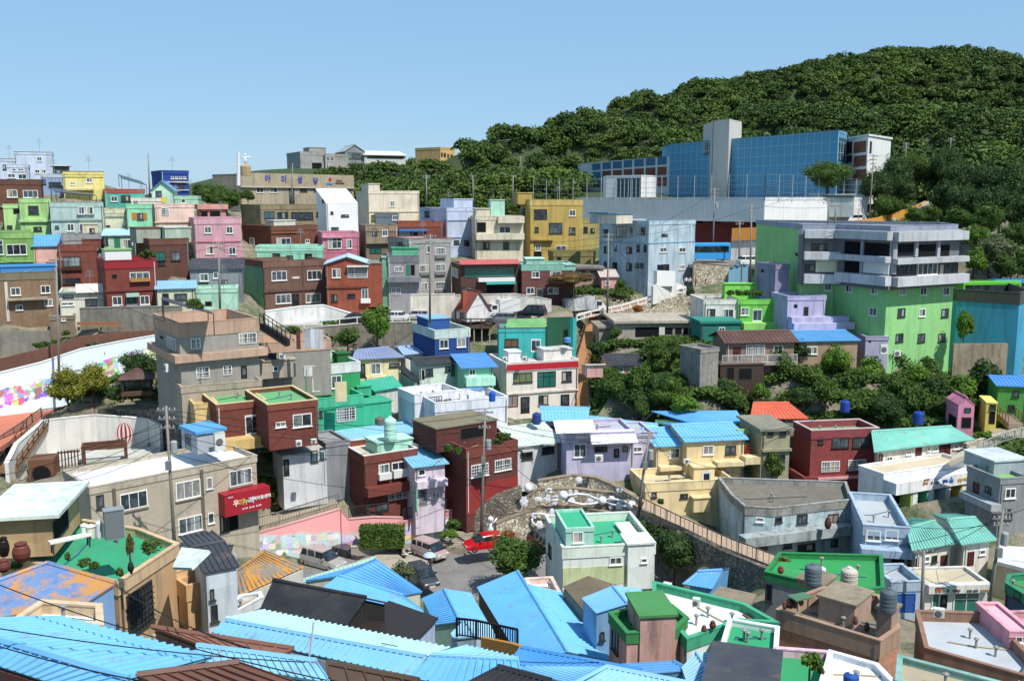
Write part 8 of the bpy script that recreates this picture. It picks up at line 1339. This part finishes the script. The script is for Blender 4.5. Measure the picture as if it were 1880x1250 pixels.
    for x, y, r in ((345, 620, 25), (430, 650, 45), (610, 700, 32), (80, 665, 40), (480, 665, 30)): t('small bushy plant along the edge of the green roof terrace', 'I', x, y, r, 30, 42, 'green', None, 'plant', 'plant', 'plants along the green roof terrace', trunk=False)
    t('leafy bush on the green deck at the bottom edge', 'L', 765, 1150, 65, 60, 41, 'bright', 1230, 'bush', 'bush')
    t('small bush on the green deck beside the white parapet', 'L', 815, 1200, 25, 30, 41, 'green', None, 'bush', 'bush', trunk=False)
    for x, y, r in ((1060, 840, 40), (1090, 860, 30), (1030, 860, 30)): t('flower pot bush on the brown brick terrace', 'A', x, y, r, 30, 127, 'green', None, 'plant', 'plant', 'plants on the brown brick terrace', trunk=False)
    for x, y, r in ((60, 115, 40), (110, 130, 30), (300, 85, 28), (335, 60, 35)): t('pot plant on the maroon house roof terrace', 'K', x, y, r, 25, 90, 'green', None, 'plant', 'plant', 'plants on the maroon roof terrace', trunk=False)
    for x in (390, 430, 470, 510, 540): t('leafy roof plant along the lime green parapet', 'D', x, 938, 24, 20, 126.5, 'green', None, 'plant', 'plant', 'roof plants on the lime green house', trunk=False)
    t('small dark conifer by the ramp above the white terrace house', 'D', 185, 935, 30, 35, 140, 'dark', None, 'shrub', 'shrub', trunk=False)
    t('roadside bush below the olive brown house', 'E', 300, 445, 75, 30, 113, 'green', None, 'bush', 'bush', trunk=False)
    t('small bush beside the grey brown shed', 'E', 470, 360, 35, 25, 117, 'green', None, 'bush', 'bush', trunk=False)
    t('leafy shrub under the solar canopy of the cafe roof', 'E', 1400, 160, 70, 55, 98, 'green', None, 'shrub', 'shrub', trunk=False)
    t('small shrub on the grassy strip below the pink gate', 'H', 1690, 770, 40, 22, 99, 'bright', None, 'shrub', 'shrub', trunk=False)
def wood():
    rn = np.random.RandomState(5); base = []
    for s in range(3):
        V = []; n = 380
        L = [(np.array((0, 0, .1)), .72)] + [(np.array((math.cos(a) * .5, math.sin(a) * .5, rn.uniform(-.1, .45))), .45) for a in rn.uniform(0, 6.28, 6)]
        for c, r in L:
            k = n // len(L) + 8; d = rn.normal(size=(k, 3)); d /= np.linalg.norm(d, axis=1)[:, None]; d[:, 2] = np.abs(d[:, 2]) * .9 + d[:, 2] * .1; p = c + d * r * rn.uniform(.85, 1.1, (k, 1))
            nr = d + rn.normal(size=(k, 3)) * .7; nr /= np.linalg.norm(nr, axis=1)[:, None]; t = np.cross(nr, rn.normal(size=(k, 3))); t /= np.linalg.norm(t, axis=1)[:, None]; b = np.cross(nr, t); q = .092 * rn.uniform(.6, 1.4, (k, 1))
            V.append(np.stack([p - t * q - b * q * .5, p + t * q * .3 - b * q * .7, p + t * q + b * q * .3, p - t * q * .2 + b * q * .7], 1).reshape(-1, 3))
        base.append(np.concatenate(V))
    P = []
    for y in np.arange(205, 470, 3.7):
        for x in np.arange(-75, 330, 3.7):
            X, Yy = x + rn.uniform(-3.4, 3.4), y + rn.uniform(-3.4, 3.4); z = gz(X, Yy); s = (CP * (Yy) - SP * (z - CZ)); u = 940 + F * X / s; v = 625 - F * ((z - CZ) * CP + Yy * SP) / s
            if u < 575 or u > 2150: continue
            if Yy < 252 and 20 < X < 86: continue
            if Yy < 232 and X < 78 and not u < 20: continue
            if 1066 < u < 1238 and Yy < 286: continue
            if u < 848 and v - 6 * F / Yy < 286 + max(0, 600 - u) * .4: continue
            if u < 830 and v < 302 and Yy > 320: continue
            if u < 800 and Yy < 240: continue
            if -62 < X < -18 and 308 < Yy < 352 and rn.uniform() < .7: continue
            P.append((X, Yy, z, u, v))
    VV = []; o = 0
    for X, Yy, z, u, v in P:
        r = rn.choice([2.3, 2.8, 3.3, 3.9, 4.9]) * (.85 if u < 830 else 1); b = base[rn.randint(3)]; a = rn.uniform(0, 6.28); c, s = math.cos(a), math.sin(a); h = r * rn.uniform(.75, 1.1)
        VV.append(np.stack([X + (b[:, 0] * c - b[:, 1] * s) * r, Yy + (b[:, 0] * s + b[:, 1] * c) * r, z + 2.0 + b[:, 2] * h], 1))
    V = np.concatenate(VV); n = len(V) // 4; me = bpy.data.meshes.new('wood'); me.vertices.add(len(V)); me.vertices.foreach_set('co', V.ravel().astype(np.float32)); me.loops.add(n * 4); me.loops.foreach_set('vertex_index', np.arange(n * 4, dtype=np.int32)); me.polygons.add(n); me.polygons.foreach_set('loop_start', np.arange(0, n * 4, 4, dtype=np.int32)); me.update(calc_edges=True)
    m = N('wood_leaves'); p = m.p; g = m.n('NewGeometry'); tc = m.n('TexCoord'); v = tc.outputs['Object']
    col = m.mix(g.outputs['Random Per Island'], (.022, .05, .012), (.065, .108, .022)); a = m.noise(v, .035, 3, .6); b = m.noise(v, .16, 3, .6)
    col = m.mix(m.ramp(a, .42, .62, 0, .75), col, (.10, .155, .026)); col = m.mix(m.ramp(b, .5, .68, 0, .6), col, (.022, .048, .018)); e = m.noise(v, .23, 2, .5); col = m.mix(m.ramp(e, .54, .66, 0, .55), col, (.13, .17, .045)); m.l(col, p.inputs['Base Color']); p.inputs['Roughness'].default_value = .65; p.inputs['Specular IOR Level'].default_value = .15
    me.materials.append(m.m); ob = bpy.data.objects.new('wood', me); COL.objects.link(ob); tag(ob, 'dense green wood covering the hill behind the village', 'wood', kind='stuff'); print('WOOD', len(P), n)
def scrub():     # ground cover on the open slopes: low leaf tufts, nobody could count them
    rn = np.random.RandomState(9); Q = []
    regions = [('H', -80, 1700, 300, 740), ('G', 1050, 1850, 380, 980), ('E', 400, 1200, 640, 880), ('F', 780, 1500, 300, 470), ('C', 900, 1400, 1080, 1200), ('J', 210, 520, 300, 440), ('D', 900, 1560, 480, 620), ('H', 1640, 1900, 740, 900)]
    for c, x0, x1, y0, y1 in regions:
        for _ in range(int((x1 - x0) * (y1 - y0) / CROPS[c][2] ** 2 * .16)):
            x, y = rn.uniform(x0, x1), rn.uniform(y0, y1); d = ray(*px(c, x, y)); lo, hi = 60.0, 215.0; hit = None
            for t in np.linspace(70, 215, 59):
                p = CAM + d * (t / d.y)
                if p.z < gz(p.x, p.y): hit = p; break
            if hit is not None: Q.append((hit.x, hit.y, gz(hit.x, hit.y)))
    P = np.array(Q); P = P[[not any_road(x, y) for x, y, z in P]]; k = 7; P = np.repeat(P, k, 0); P[:, :2] += rn.normal(0, .55, (len(P), 2)); P[:, 2] += rn.uniform(0, .55, len(P)); n = len(P)
    nr = rn.normal(size=(n, 3)) * .6 + np.array((0, -.3, .7)); nr /= np.linalg.norm(nr, axis=1)[:, None]; t = np.cross(nr, rn.normal(size=(n, 3))); t /= np.linalg.norm(t, axis=1)[:, None]; b = np.cross(nr, t); s = .22 * rn.uniform(.5, 1.4, (n, 1))
    v = np.stack([P - t * s - b * s * .5, P + t * s * .3 - b * s * .6, P + t * s + b * s * .2, P - t * s * .2 + b * s * .6], 1).reshape(-1, 3)
    me = bpy.data.meshes.new('scrub'); me.from_pydata(v.tolist(), [], np.arange(n * 4).reshape(-1, 4).tolist()); me.materials.append(LM['green']()); o = bpy.data.objects.new('scrub', me); COL.objects.link(o); tag(o, 'low green scrub and weeds on the open slopes', 'scrub', kind='stuff')
def any_road(x, y): return False
ground_build()
for f in list(SITE): f()
for h in SPECS: build_house(h)
plants(); wood(); scrub(); props()
